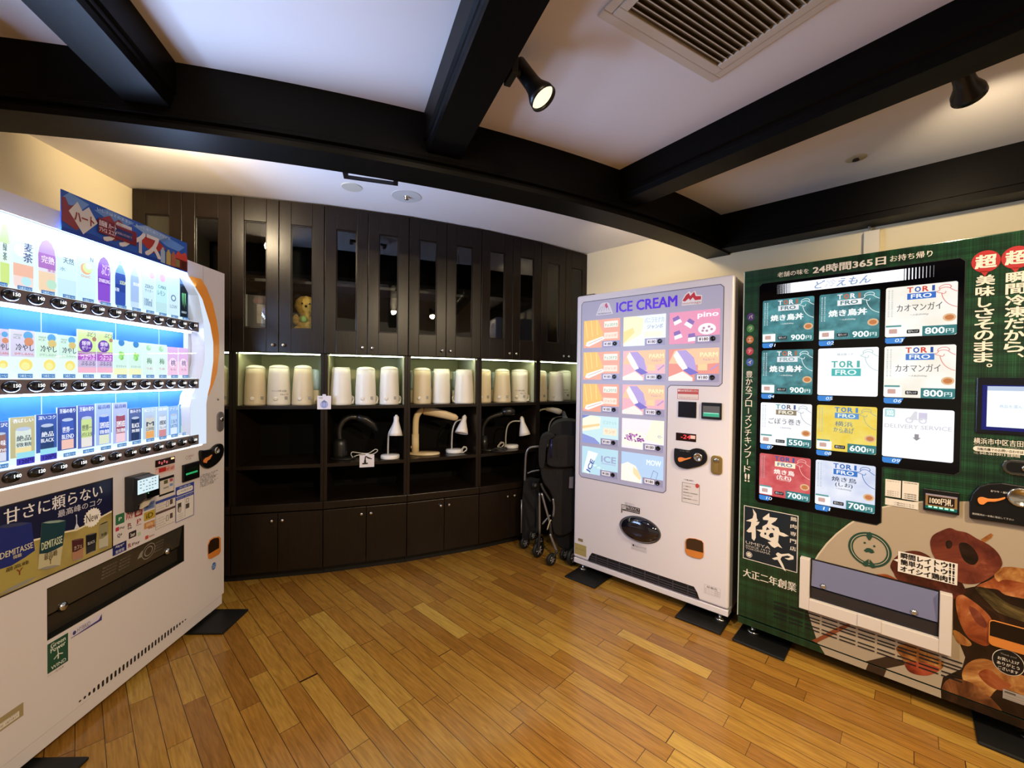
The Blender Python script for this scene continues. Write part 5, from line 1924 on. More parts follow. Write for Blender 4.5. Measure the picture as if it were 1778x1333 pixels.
blob(((1345, 255), (1480, 230), (1640, 120), (1778, 60), (1778, 1100), (1600, 985), (1270, 862), (1285, 780), (1400, 730), (1420, 660), (1380, 560), (1345, 520)), GC, DARKB, .0012, False)
blob(((965, 1130), (985, 1085), (1040, 1045), (1120, 1035), (1190, 1060), (1250, 1110), (1360, 1180), (1420, 1280), (1340, 1330), (1200, 1320), (1100, 1270), (1010, 1210), (985, 1170)), GB, MAROON, .0016)
blob(((850, 1185), (900, 1176), (950, 1180), (1010, 1215), (940, 1225), (890, 1210)), GB, ORAN, .0016)
blob(((1515, 965), (1575, 928), (1590, 938), (1580, 957), (1530, 990)), GB, TAN, .0018, False)
blob(((1208, 975), (1225, 940), (1270, 915), (1325, 896), (1370, 912), (1430, 925), (1490, 960), (1535, 982), (1580, 1010), (1620, 1050), (1642, 1095), (1640, 1130), (1600, 1175), (1540, 1215), (1480, 1235), (1400, 1230), (1330, 1190), (1270, 1130), (1225, 1060), (1210, 1015)), GB, BROWN, .002)
blob(((1300, 985), (1320, 970), (1340, 985), (1335, 1015), (1310, 1020)), GB, DARKB, .0022)
blob(((1380, 1000), (1420, 985), (1470, 1020), (1500, 1080), (1470, 1120), (1410, 1090)), GB, DARKB, .0022)
blob(((1490, 228), (1580, 185), (1680, 125), (1778, 90), (1778, 260), (1700, 290), (1620, 250), (1560, 240)), GC, ORAN, .0018)
blob(((1480, 240), (1560, 245), (1700, 340), (1778, 385), (1778, 450), (1660, 405), (1560, 330)), GC, food('scallion', ('#17120a', '#2c2414', '#4f4124', '#8f7a4a'), 9), .0020)
blob(((1600, 150), (1700, 110), (1778, 130), (1778, 200), (1690, 190), (1620, 200)), GC, TAN, .0020)
blob(((1362, 310), (1395, 280), (1440, 300), (1520, 360), (1580, 430), (1592, 520), (1560, 587), (1500, 577), (1430, 530), (1378, 420)), GC, ORAN, .0020)
blob(((1440, 350), (1500, 380), (1550, 450), (1540, 480), (1480, 440)), GC, BROWN, .0022)
blob(((1345, 500), (1380, 505), (1455, 570), (1440, 592), (1375, 570)), GC, TAN, .0020)
blob(((1000, 605), (1060, 575), (1180, 620), (1285, 690), (1255, 745), (1130, 765), (1070, 720), (1030, 655)), GC, TAN, .0016)
blob(((1055, 690), (1150, 690), (1265, 728), (1190, 770), (1085, 750)), GC, food('red_glaze', ('#5a1d12', '#883522', '#a34c32', '#cc8058'), 9), .0018)
blob(((815, 735), (940, 655), (1055, 680), (1050, 705), (935, 775)), GC, mat('spatula_brown', '#33251b', .3), .0014, False)
blob(((488, 556), (520, 543), (640, 480), (720, 450), (720, 470), (600, 532), (516, 573)), GC, mat('skewer_brown', '#7d4128', .3), .0014, False)
blob(((1400, 760), (1430, 700), (1500, 668), (1580, 680), (1680, 740), (1778, 780), (1778, 910), (1660, 850), (1560, 905), (1480, 860), (1420, 820)), GC, TAN, .0020)
blob(((1500, 760), (1560, 730), (1640, 790), (1700, 830), (1640, 860), (1560, 830)), GC, ORAN, .0022)
blob(((1275, 850), (1320, 790), (1420, 800), (1500, 840), (1590, 920), (1640, 990), (1500, 955), (1380, 920), (1300, 890)), GC, food('roast_dark', ('#2f160c', '#56301a', '#7d4c2a', '#b08250'), 9), .0022)
pr.build('dish_print', frz)
kp = G()
ku0 = GC(535, 600)[0]
kp.P([(ku0, v_gs - .006), (ku0 + .02, v_gb + .001), (GC(1275, 880)[0], v_gb + .001), (GC(1272, 860)[0], v_gs - .006)], _M['dish_print'], .0006 - .003 + .0006)
kp.P([(GC(830, 740)[0], v_gs - .006), (GC(815, 740)[0], v_gb + .001), (GC(925, 790)[0], v_gb + .001), (GC(940, 780)[0], v_gs - .006)], _M['spatula_brown'], -.0014)
kp.P([(GC(1272, 860)[0], v_gs - .006), (GC(1275, 880)[0], v_gb + .001), (GW - .006, v_gb + .001), (GW - .006, v_gs - .006)], DARKB, -.0018)
kp.build('kick_print', frz)
# face emblem ringed on the dish
em = G()
GREEN = ink('#1d4034')
ec = GB(838, 1027)
ea, eb = (GB(970, 1040)[0] - GB(706, 1010)[0]) / 2, (GB(838, 922)[1] - GB(838, 1130)[1]) / 2
em.E(ec[0], ec[1], ea, eb, GREEN, .0024, 40, inner=.78)
em.E(ec[0], ec[1], ea * .885, eb * .885, ink('#b7a893'), .0026, 40, inner=.965)
E_ = lambda a, b_: (ec[0] + a * ea, ec[1] + b_ * eb)
em.P([E_(-.06, .56), E_(-.18, .78), E_(-.10, .98), E_(0, 1.04), E_(.10, .98), E_(.12, .78), E_(.02, .54)], GREEN, .0028)
for s_ in (-1, 1):
    em.P([E_(s_ * .02, -.56), E_(s_ * .12, -.66), E_(s_ * .28, -.84), E_(s_ * .30, -.98), E_(s_ * .16, -1.05), E_(s_ * .03, -.98)], GREEN, .0028)
    em.E(*E_(s_ * .22, .30 - (.04 if s_ > 0 else -.04)), ea * .055, eb * .055, GREEN, .0026, 14)
em.P([E_(-.26, -.12), E_(-.12, .06), E_(.02, .09), E_(.16, .04), E_(.24, -.10), E_(.10, -.20), E_(-.02, -.14), E_(-.14, -.20)], GREEN, .0026)
em.build('face_emblem', frz)

# ---- lit window
wn_ = G()
W1 = [GA(165, 328), GA(1420, 160), GB(1390, 572), GB(917, 532), GB(908, 876), GB(147, 744)]
wu0, wu1, wum = avg(W1[0][0], W1[5][0]), avg(W1[1][0], W1[2][0]), avg(W1[3][0], W1[4][0])
wv1, wvm, wv0 = avg(W1[0][1], W1[1][1]), avg(W1[2][1], W1[3][1]), avg(W1[4][1], W1[5][1])
r_ = .014
outl = [(wu0 + r_, wv0), (wum - r_, wv0), (wum, wv0 + r_), (wum, wvm - .004), (wum + .004, wvm), (wu1 - r_, wvm), (wu1, wvm + r_), (wu1, wv1 - r_), (wu1 - r_, wv1), (wu0 + r_, wv1), (wu0, wv1 - r_), (wu0, wv0 + r_)]
wn_.face_prism(outl, -.002, -.0003, mat('window_black', '#030306', .10, spec=.35))
wn_.L(outl, .003, ink('#1c2422'), .0024, True)
win = wn_.build('display_window', frz)
sb = G()
q4 = ((275, 332), (1240, 208), (1240, 272), (275, 396))
u0, v0, u1, v1 = slab(*q4, GA)
n_ = 26
sb.R(u0 + .06, v0, u1 - .09, v1, lit('#f2f4ff', 1.4), .0026)
# dotted fade at both ends
for side, L_ in ((0, .06), (1, .09)):
    for i in range(9):
        for j in range(11):
            f_ = (i + .5) / 9
            rr = .0030 * (1 - f_ * .8)
            uu = (u0 + .06 - L_ * f_) if side == 0 else (u1 - .09 + L_ * f_)
            sb.E(uu, v0 + (v1 - v0) * (j + .5) / 11, rr, rr, lit('#f2f4ff', 1.2), .0026, 6)
a, c = GA(540, 345), GA(888, 320)
for t_, a_, c_, h_ in (('ど', .275, .335, '#8fa4c8'), ('冷', .345, .415, '#d6dcec'), ('えもん', .425, .635, '#8fa4c8')):
    sb.T(t_, u0 + (u1 - u0) * a_, v0 + (v1 - v0) * .14, u0 + (u1 - u0) * c_, v0 + (v1 - v0) * .86, lit(h_, 1.0), .0032, .03, slant=.25)
sb.build('backlit_sign', win)

gc_ = [(avg(GA(190, 550)[0], GA(183, 860)[0], GB(177, 280)[0], GB(172, 600)[0]), avg(GA(498, 550)[0], GA(493, 860)[0], GB(489, 280)[0], GB(483, 600)[0])),
       (avg(GA(530, 530)[0], GA(525, 860)[0], GB(518, 300)[0], GB(513, 640)[0]), avg(GA(895, 520)[0], GA(890, 860)[0], GB(884, 300)[0], GB(879, 660)[0])),
       (avg(GA(932, 500)[0], GA(928, 860)[0], GB(920, 330)[0]), avg(GA(1367, 480)[0], GA(1363, 860)[0], GB(1354, 340)[0]))]
gr_ = [(avg(GA(190, 432)[1], GA(530, 397)[1], GA(932, 347)[1]), avg(GA(495, 668)[1], GA(893, 655)[1], GA(1365, 630)[1])),
       (avg(GA(183, 731)[1], GA(525, 715)[1], GA(928, 708)[1]), avg(GA(492, 1000)[1], GA(888, 1010)[1], GA(1362, 1020)[1])),
       (avg(GB(177, 137)[1], GB(518, 147)[1], GB(920, 163)[1]), avg(GB(488, 416)[1], GB(882, 455)[1], GB(1352, 500)[1])),
       (avg(GB(172, 443)[1], GB(513, 477)[1]), avg(GB(482, 745)[1], GB(878, 812)[1]))]
TEALN = mottled('teal_photo_film', '#1f6a74', '#4fa3ac', 22, .2, detail=6, emit=.85)
YELN = mottled('yellow_photo_film', '#f0cf3c', '#f6e06a', 18, .2, detail=5, emit=.95)
REDN = mottled('red_photo_film', '#c83a44', '#e0646a', 18, .2, detail=5, emit=.95)
BLUN = mottled('blue_white_film', '#c8d2ee', '#eef2fd', 9, .2, detail=3, emit=1.0)
WARM = mottled('cream_white_film', '#efe8d8', '#fbfbfa', 7, .2, detail=3, emit=1.05)
WHT = lit('#f6f6fc', 1.1)
PALE = lit('#f1f2fb', 1.05)
TEALB = lit('#3c7c80', .9)
CHK = [(.79, .80), (.745, .815), (.72, .835), (.755, .85), (.765, .88), (.755, .90), (.78, .935), (.83, .955), (.89, .945), (.915, .905), (.90, .885), (.945, .84), (.995, .81)]
CHK2 = [(.79, .80), (.80, .74), (.83, .66), (.88, .59), (.94, .545), (.995, .52)]
CHK3 = [(.765, .88), (.80, .90), (.85, .905), (.90, .885)]
CHK4 = [(.79, .80), (.815, .785), (.84, .80), (.845, .83)]


def gcard(n, c, r, base, tori, fro, frot, name, price, chk, ink_='#4a4a4e', sub=True, nb_=.01, namebox=(.17, .50, .80, .64), low=0.):
    u0, u1 = gc_[c]
    v1, v0 = gr_[r]
    w = .0036
    m = G()
    m.face_prism(rrect(u0, v0, u1, v1, .007), -w, -.0022, base)
    X = lambda f: u0 + f * (u1 - u0)
    Y = lambda f: v0 + f * (v1 - v0)
    w += .0006
    if tori:
        for i, (ch, col) in enumerate(zip('TORI', tori)):
            sx_ = 1.22 if low else 1.0
            fx = lambda a: X(.515 + (a - .515) * sx_ - (.03 if low else 0))
            fy = lambda a: Y(.5 + (a - .5) * (1.3 if low else 1) - low)
            x0 = .315 + i * .108
            m.T(ch, fx(x0 + (.025 if ch == 'I' else 0)), fy(.865), fx(x0 + (.055 if ch == 'I' else .08)), fy(.965), lit(col, .95), w, .04)
        m.R(fx(.315), fy(.725), fx(.715), fy(.845), lit(fro, .95), w)
        m.T('FRO', fx(.37), fy(.745), fx(.655), fy(.825), lit(frot, 1.0), w + .0005, .03)
    if chk:
        for cset in (CHK, CHK2, CHK3, CHK4):
            m.L([(X(a), Y(b_)) for a, b_ in spline2(cset)], .0022, lit(chk, .95), w)
    for i, t in enumerate(name if isinstance(name, tuple) else (name,)):
        x0, y0, x1, y1 = namebox
        if isinstance(name, tuple):
            h = (y1 - y0) / len(name)
            y1_ = y1 - i * h
            y0_ = y1_ - h * .86
            q_ = 0 if i == 0 else .06
            m.T(t, X(x0 + (.08 if len(t) < 3 else q_)), Y(y0_), X(x1 - (.08 if len(t) < 3 else q_)), Y(y1_), lit(ink_, .95), w + .0005, nb_)
        else:
            m.T(t, X(x0), Y(y0), X(x1), Y(y1), lit(ink_, .95), w + .0005, nb_)
    if price:
        m.P([(X(.54), Y(0)), (X(.965), Y(0)), (X(1), Y(.03)), (X(1), Y(.19)), (X(.54), Y(.19))], TEALB, w)
        m.T(price, X(.58), Y(.035), X(.84), Y(.155), lit('#f0fbfb', 1.1), w + .0005, .03)
        m.T('円', X(.86), Y(.04), X(.96), Y(.12), lit('#e4f4f4', 1.0), w + .0005, .02)
        m.R(X(.32), Y(.06), X(.50), Y(.135), lit('#202024', .9), w, .003)
        m.T('電子レンジ', X(.34), Y(.075), X(.48), Y(.12), lit('#d8d8dc', .95), w + .0005, .02)
        m.R(X(.01), Y(.02), X(.27), Y(.20), lit('#f3f4f6', 1.0), w)
        m.R(X(.01), Y(.20), X(.24), Y(.235), lit('#5c9a9a', .9), w)
        m.R(X(.06), Y(.07), X(.18), Y(.16), lit('#c9a49c', .95), w + .0005, .003)
        m.E(X(.90), Y(.33), (X(1) - X(0)) * .088, (Y(1) - Y(0)) * .075, lit('#d9b48c', .95), w, 20)
        m.E(X(.90), Y(.33), (X(1) - X(0)) * .06, (Y(1) - Y(0)) * .048, lit('#c07a4a', .95), w + .0005, 16)
        for i in range(2):
            m.TV('横浜発祥の鶏肉専門店の味', X(.035 + i * .05), Y(.40), X(.06 + i * .05), Y(.95), lit('#9fb4ba' if base is not TEALN else '#dbeef0', .95), w, 0)
        if sub:
            m.T('一人前(約400g)', X(.36), Y(.40), X(.62), Y(.44), lit(ink_, .9), w + .0005, 0)
    o = m.build('menu_card', win)
    t = G()
    th_ = .026
    t.P([(u0 + .001, v0 - .003), (u0 + .30 * (gc_[2][1] - gc_[2][0]) * (.8 + .1 * c), v0 - .003), (u0 + .25 * (gc_[2][1] - gc_[2][0]) * (.8 + .1 * c), v0 - th_), (u0 + .006, v0 - th_), (u0 + .001, v0 - th_ + .006)], lit('#3f86d8', .9), .0032)
    t.T('%02d' % n, u0 + .030, v0 - th_ + .005, u0 + .054, v0 - .007, lit('#dcecff', 1.0), .0036, .02, slant=.2)
    t.build('number_tag', o)
    return o


def spline2(p):
    return [(v.x, v.y) for v in spline([(a, b_, 0) for a, b_ in p], 3)]


DK = ('#e8ecf0', '#c86a4a', '#eef0f4', '#a86a50')
RB = ('#d0453a', '#3a5cae', '#d0453a', '#2f4f9c')
gcard(1, 0, 0, TEALN, DK, '#e4e8ec', '#3f6f78', '焼き鳥丼', '900', '#e6f4f4', '#f4fbfb', nb_=.05)
gcard(2, 1, 0, TEALN, DK, '#eaeef0', '#3f6f78', '焼き鳥丼', '900', '#e6f4f4', '#f4fbfb', nb_=.05)
gcard(3, 2, 0, WARM, RB, '#3a6cc4', '#eef4ff', 'カオマンガイ', '800', '#d8706a', '#55555a')
gcard(4, 0, 1, TEALN, DK, '#dfe4ea', '#7f9fa8', '焼き鳥丼', '900', '#e6f4f4', '#f4fbfb', nb_=.05)
o5 = gcard(5, 1, 1, PALE, ('#58b0a8',) * 4, '#4fb4b4', '#e8fafa', '横浜鶏っ子', None, '#a4c8c4', '#a8bcbc', False, namebox=(.33, .84, .60, .89), low=.38)
gcard(6, 2, 1, WARM, RB, '#4a7ac8', '#eef4ff', 'カオマンガイ', '800', '#dc7a72', '#6a6a70')
gcard(7, 0, 2, PALE, ('#4a9aa0', '#4a86b8', '#6a5a5a', '#4a5a8a'), '#8a8068', '#f0eee4', 'ごぼう巻き', '550', '#8fa4a8', '#5f6468')
gcard(8, 1, 2, YELN, ('#4a86c0',) * 4, '#5a92d0', '#e8eecc', ('横浜', 'からあげ'), '600', '#9fae90', '#5f7f90', namebox=(.24, .40, .70, .66))
o9 = gcard(9, 2, 2, PALE, None, None, None, 'DELIVERY SERVICE', None, None, '#c4c6cc', False, namebox=(.03, .60, .97, .68))
gcard(10, 0, 3, REDN, ('#3a5a9a', '#3a5a9a', '#3a5a9a', '#3a5a9a'), '#f6ecca', '#5a6a9a', ('焼き鳥', '(たれ)'), '700', '#f0b8b0', '#fbeee6', nb_=.03, namebox=(.30, .40, .70, .66))
gcard(11, 1, 3, BLUN, ('#3464b4',) * 4, '#3a74c4', '#eef4ff', ('焼き鳥', '(しお)'), '700', '#3f68b0', '#2f3f58', nb_=.02, namebox=(.29, .44, .70, .68))
# card 5: TORI FRO sits lower; card 9: scooter and arrow
dl_ = G()
u0, u1 = gc_[2]
v1, v0 = gr_[2]
X = lambda f: u0 + f * (u1 - u0)
Y = lambda f: v0 + f * (v1 - v0)
PG = lit('#cfd2dc', 1.0)
dl_.P([(X(.38), Y(.78)), (X(.46), Y(.95)), (X(.50), Y(.95)), (X(.50), Y(.78))], PG, .0044)
dl_.R(X(.52), Y(.80), X(.64), Y(.93), lit('#c8c4dc', 1.0), .0044)
dl_.E(X(.39), Y(.77), .012, .012, PG, .0048, inner=.6)
dl_.E(X(.58), Y(.77), .012, .012, PG, .0048, inner=.6)
dl_.L([(X(.40), Y(.79)), (X(.58), Y(.79))], .004, PG, .0048)
dl_.P([(X(.47), Y(.50)), (X(.53), Y(.50)), (X(.53), Y(.43)), (X(.56), Y(.43)), (X(.50), Y(.37)), (X(.44), Y(.43)), (X(.47), Y(.43))], lit('#8e8e92', .95), .0044)
dl_.R(X(.03), Y(.82), X(.18), Y(.98), lit('#9fcfd4', 1.0), .0044)
dl_.T('鶏', X(.05), Y(.84), X(.16), Y(.96), lit('#eef8fa', 1.0), .0048, .02)
dl_.build('delivery_artwork', o9)

# ---- lettering on the green wrap
lt = G()
a, c = GA(281, 256), GA(470, 262)
lt.T('老舗の味を', a[0], avg(GA(281, 286)[1], c[1]), c[0], avg(a[1], GA(470, 229)[1]), CREAM, .0012, .01)
a, c = GA(497, 220), GA(936, 208)
lt.T('24時間365日', a[0], avg(GA(497, 262)[1], c[1]), c[0], avg(GA(497, 216)[1], GA(936, 157)[1]), CREAM, .0012, .035)
a, c = GA(964, 152), GA(1221, 158)
lt.T('お持ち帰り', a[0], avg(GA(964, 192)[1], c[1]), c[0], avg(a[1], GA(1221, 120)[1]), CREAM, .0012, .012)
lt.build('header_lettering', frz)
vl = G()
for i, (ch, x, y, col) in enumerate((('バ', 118, 525, '#4a2f6a'), ('ラ', 115, 595, '#3f7a3a'), ('エ', 113, 663, '#b0683a'), ('テ', 112, 733, '#a83848'), ('ィ', 112, 800, '#3f5aa0'))):
    uc, vc = GA(x, y)
    vl.E(uc, vc, .0165, .0195, ink(col), .0012, 24)
    vl.T(ch, uc - .008, vc - .009, uc + .008, vc + .009, CREAM, .0016, .02)
a, c = GA(86, 850), GB(118, 615)
ucen = avg(GA(107, 870)[0], GB(97, 600)[0])
vl.TV('豊かなフローズンチキンフード', ucen - .0145, GB(97, 562)[1], ucen + .0145, GA(107, 850)[1], CREAM, .0012, .012)
vl.T('!!', ucen - .010, GB(97, 615)[1], ucen + .010, GB(97, 568)[1], CREAM, .0012, .03)
vl.build('side_lettering', frz)
vr = G()
for x, y, txt, y0, y1, k in ((1545, 188, '美味しさそのまま。', 268, 870, 0), (1732, 163, '瞬間冷凍だから、', 247, 812, 1)):
    uc, vc = GA(x, y)
    RED = ink('#a52a2c')
    vr.E(uc, vc, .036, .040, RED, .0012, 30)
    vr.P([(uc - .014, vc - .034), (uc + .008, vc - .036), (uc - .001, vc - .056)], RED, .0012)
    vr.T('超', uc - .025, vc - .024, uc + .025, vc + .024, CREAM, .0016, .05)
    uu = uc
    vr.TV(txt, uu - .0225, GA(1540 if k == 0 else 1730, y1)[1], uu + .0225, GA(1545 if k == 0 else 1730, y0)[1], CREAM, .0012, .035)
vr.build('slogan_lettering', frz)
# touch screen
tu0 = GA(1484, 1060)[0]
tv1, tv0 = GA(1484, 893)[1], GA(1490, 1228)[1]
tb_ = MB().box((tu0, -.006, tv0), (GW - .03, 0, tv1), mat('screen_frame_navy', '#080a16', .2)).build('touch_screen', frz, bevel=.006)
g = G()
su0 = GA(1552, 1060, .0065)[0]
sv1, sv0 = GA(1552, 945, .0065)[1], GA(1550, 1190, .0065)[1]
g.R(su0 - .012, sv0 - .012, GW - .05, sv1 + .004, mat('screen_glow_blue', '#0a1050', .2, emit=.12, ecol='#1a28c0'), .0066)
g.R(su0, sv0, GW - .06, sv1, lit('#e2f0ff', 1.15), .0072)
g.R(su0, sv1 - .016, GW - .06, sv1, lit('#b4c4e0', .95), .0076)
g.T('商品を選んでください', su0 + .03, (sv0 + sv1) / 2 - .004, GW - .075, (sv0 + sv1) / 2 + .008, lit('#a9b4c0', .95), .0076, 0)
g.build('screen_image', tb_)
ad = G()
a = GB(1472, 347)
h_ = a[1] - GB(1472, 384)[1]
u_end = GB(1778, 375)[0]
ad.T('横浜市中区吉田', a[0], a[1] - h_, u_end - .002, a[1], CREAM, .0012, .01)
ad.T('配送を承ります 詳しくは店舗まで', a[0], GB(1472, 394)[1], u_end, GB(1472, 388)[1], ink('#a8a094'), .0012, 0)
pv1, pv0 = GB(1470, 398)[1], GB(1470, 428)[1]
ad.R(a[0] - .001, pv0, GW - .03, pv1, CREAM, .0012, (pv1 - pv0) * .49)
ad.T('当販売機でのお問い合わせは', GB(1492, 415)[0], pv0 + .004, u_end - .001, pv1 - .004, ink('#1d2a22'), .0016, .02)
ad.T('TEL', a[0], GB(1475, 446)[1], GB(1502, 446)[0], GB(1475, 434)[1], ink('#a8a094'), .0012, 0)
ad.T('045-261-5913', GB(1508, 446)[0], GB(1508, 448)[1], GB(1664, 450)[0], GB(1508, 434)[1], CREAM, .0012, .01)
ad.T('営業時間', GB(1674, 450)[0], GB(1674, 464)[1], GB(1752, 450)[0], GB(1674, 446)[1], CREAM, .0012, .01)
ad.build('address_lettering', frz)
lu0 = GB(1640, 520)[0]
lv1, lv0 = GB(1650, 474)[1], GB(1650, 566)[1]
lkg = MB().face_prism(rrect(lu0, lv0, GW - .04, lv1, (lv1 - lv0) * .48), -.010, 0, mat('lock_chrome', '#6f7072', .2, metal=1)).build('lock_handle', frz, bevel=.003)
MB().face_prism(rrect(lu0 + .010, lv0 + .009, GW - .05, lv1 - .009, (lv1 - lv0) * .28), -.0108, -.0102, BLACK).build('lock_recess', lkg)
MB().lathe([(.011, 0), (.011, .004), (.008, .006)], CHROME, (lu0 + .055, -.0108, (lv0 + lv1) / 2), 16, mtx=RX).build('lock_cylinder', lkg)
# stickers under the window
for q4, t in ((((935, 598), (1030, 610), (1028, 715), (934, 700)), '公式サイト'), (((1038, 610), (1138, 622), (1136, 735), (1036, 718)), '店舗情報'), (((934, 712), (1136, 742), (1134, 782), (933, 756)), 'ご案内はこちら')):
    qs = G()
    u0, v0, u1, v1 = slab(*q4, GB)
    qs.R(u0, v0, u1, v1, ink('#d5cdc2'), .003)
    wide = (u1 - u0) > .06
    for i in range(2 if wide else 3):
        qs.T(t, u0 + (u1 - u0) * (.28 if wide else .12), v0 + .004 + i * .008, u1 - (u1 - u0) * .12, v0 + .009 + i * .008, ink('#5a544e'), .0034, .01)
    if not wide:
        qs.T(t, u0 + .004, v1 - .008, u1 - .004, v1 - .004, ink('#5a544e'), .0034, .01)
    qs.build('guide_sticker', frz)
u0, v0, u1, v1 = slab((1166, 652), (1386, 680), (1382, 815), (1164, 785), GB)
bl = MB().box((u0, -.014, v0), (u1, 0, v1), BLACK).build('bill_slot', frz, bevel=.003)
g = G()
g.R(u0 + .006, v0 + .012, u1 - .006, v1 - .020, mat('bill_panel_tan', '#8a6a44', .3), .0145)
g.R(u0 + .006, v1 - .024, u1 - .006, v1 - .018, ink('#8d8494'), .0149)
g.R(u0 + .013, v0 + .026, u1 - .013, v1 - .026, ink('#1d120c'), .0149)
g.T('1000円札', u0 + .018, v0 + .030, u1 - .018, v1 - .029, ink('#d4c8b4'), .0153, .02)
g.R(u0 + .006, v0 + .010, u1 - .006, v0 + .022, lit('#1d6a5a', .8), .0149)
for i in range(5):
    x = u0 + .012 + (u1 - u0 - .024) * (i + .5) / 5
    g.R(x - .005, v0 + .015, x + .005, v0 + .021, lit('#b4ffcf', 1.3), .0153)
g.build('bill_panel', bl)
cp = [GB(*p) for p in ((1443, 830), (1443, 730), (1460, 680), (1500, 640), (1560, 622), (1640, 618), (1778, 640))]
cpts = cp[:-1] + [(GW - .035, cp[-1][1] - .004), (GW - .03, GB(1640, 862)[1] + .01), (GW - .04, GB(1640, 862)[1])]
cpts += [GB(1640, 862), GB(1452, 836)]
cg = MB().face_prism(cpts, -.016, 0, BLACK).build('coin_unit', frz, bevel=.004)
lv = [GB(*p, .016) for p in ((1494, 728), (1500, 712), (1525, 708), (1560, 718), (1620, 718), (1660, 708), (1655, 720), (1600, 735), (1555, 735), (1530, 752), (1505, 748))]
MB().face_prism(closed_spline(lv, 2), -.024, -.0165, _M['orange_lever']).build('return_lever', cg, bevel=.001)
cc = GB(1760, 712, .016)
MB().lathe([(.034, 0), (.034, .004), (.031, .007), (.027, .007), (.022, .002), (.004, .002)], CHROME, (cc[0], -.016, cc[1]), 26, mtx=RX).build('coin_slot_ring', cg)
g = G()
a, c = GB(1575, 655, .0165), GB(1685, 690, .0165)
g.T('おつり・返却', a[0], c[1] - .001, c[0], a[1] - .006, ink('#c9c4bc'), .0165, .01)
a, c = GB(1462, 805, .0165), GB(1715, 850, .0165)
g.T('連続販売は一本毎に取出して下さい', a[0], avg(GB(1462, 818, .0165)[1], c[1]), c[0], avg(GB(1462, 806, .0165)[1], GB(1715, 838, .0165)[1]), ink('#b0aaa2'), .0165, .01)
g.build('coin_lettering', cg)

# crest board
cb = G()
u0, v0, u1, v1 = slab((78, 762), (403, 822), (400, 1163), (73, 1082), GB)
NAVY = ink('#15202a')
cb.R(u0, v0, u1, v1, NAVY, .001)
cb.L([(u0, v0), (u1, v0), (u1, v1), (u0, v1)], .0032, CREAM, .0014, True)
X = lambda f: u0 + f * (u1 - u0)
Y = lambda f: v0 + f * (v1 - v0)
# brush-written characters, drawn stroke by stroke
S8 = lambda x, y: (X((x - 105) / 815), Y(1 - ((y - 155) / 800 - (x - 105) * .000245)))


def brush(pts):
    cb.P([S8(*p) for p in pts], CREAM, .0016)


brush(((240, 200), (300, 280), (310, 350), (328, 380), (300, 400), (355, 402), (335, 440), (292, 470), (298, 560), (300, 640), (275, 690), (235, 655), (232, 560), (185, 565), (148, 545), (215, 470), (225, 405), (135, 388), (240, 350), (258, 290)))
brush(((500, 270), (505, 330), (625, 345), (600, 385), (530, 430), (560, 450), (640, 480), (665, 545), (720, 560), (795, 600), (730, 612), (650, 590), (645, 660), (640, 700), (705, 780), (640, 755), (590, 780), (550, 760), (485, 700), (545, 690), (480, 660), (375, 620), (362, 590), (380, 560), (305, 520), (400, 518), (400, 470), (470, 430), (490, 380), (408, 370), (402, 340)))
for pts in (((470, 475), (510, 510), (455, 525)), ((535, 485), (585, 500), (580, 530)), ((430, 560), (460, 560), (462, 590), (435, 595)), ((520, 565), (565, 560), (575, 620), (520, 635), (498, 600))):
    cb.P([S8(*p) for p in pts], NAVY, .002)
brush(((555, 935), (640, 905), (610, 870), (640, 842), (690, 865), (800, 850), (870, 885), (870, 930), (800, 945), (740, 920), (800, 915), (830, 895), (780, 880), (700, 900), (680, 940), (720, 1010), (765, 1110), (725, 1085), (640, 950), (590, 955)))
for i, ch in enumerate('鶏肉専門店'):
    a = S8(815, 320 + i * 105)
    c = S8(900, 395 + i * 105)
    cb.T(ch, a[0], min(a[1], c[1]), c[0], max(a[1], c[1]), CREAM, .0016, .02)
for t, x0, y0, x1, y1 in (('UMEYA', 140, 690, 525, 735), ('SINCE 1913', 140, 748, 525, 778), ('YOKOHAMA', 140, 785, 525, 815)):
    a, c = S8(x0, y0), S8(x1, y1 + (x1 - x0) * .19)
    cb.T(t, a[0], min(a[1], c[1]), c[0], max(a[1], c[1]), ink('#b9b2a8'), .0016, 0)
cu, cv = S8(198, 900)
cb.E(cu, cv, .0135, .0145, CREAM, .0016, 26)
cb.E(cu, cv, .0115, .0125, NAVY, .0018, 26)
for i in range(5):
    an = PI / 2 + i * 2 * PI / 5
    cb.E(cu + .0058 * math.cos(an), cv + .0062 * math.sin(an), .0044, .0046, CREAM, .002 + i * .0001, 12)
cb.build('crest_board', frz)
g = G()
a, c = GB(72, 1148), GB(394, 1275)
g.T('大正二年創業', a[0], avg(GB(72, 1200)[1], c[1]), c[0], avg(a[1], GB(394, 1222)[1]), CREAM, .0012, .02)
g.build('founding_lettering', frz)
g = G()
u0, v0, u1, v1 = slab((1013, 1038), (1374, 1110), (1371, 1245), (1010, 1158), GB)
WL = ink('#dcd5cc')
g.R(u0, v0, u1, v1, WL, .003)
g.P([(u0 + .002, v0 + (v1 - v0) * .62), (u0 - .014, v0 + (v1 - v0) * .52), (u0 + .002, v0 + (v1 - v0) * .45)], WL, .003)
for i, (t, f) in enumerate((('瞬間レイトウ', .84), ('簡単カイトウ', .84), ('オイシイ鶏肉', .84))):
    y1_ = v1 - (v1 - v0) * (.05 + i * .315)
    y0_ = y1_ - (v1 - v0) * .27
    g.T(t, u0 + (u1 - u0) * .05, y0_, u0 + (u1 - u0) * f, y1_, ink('#171514'), .0034, .045)
    g.T('!!', u0 + (u1 - u0) * .87, y0_, u0 + (u1 - u0) * .95, y1_, ink('#171514'), .0034, .04)
g.build('speech_label', frz)

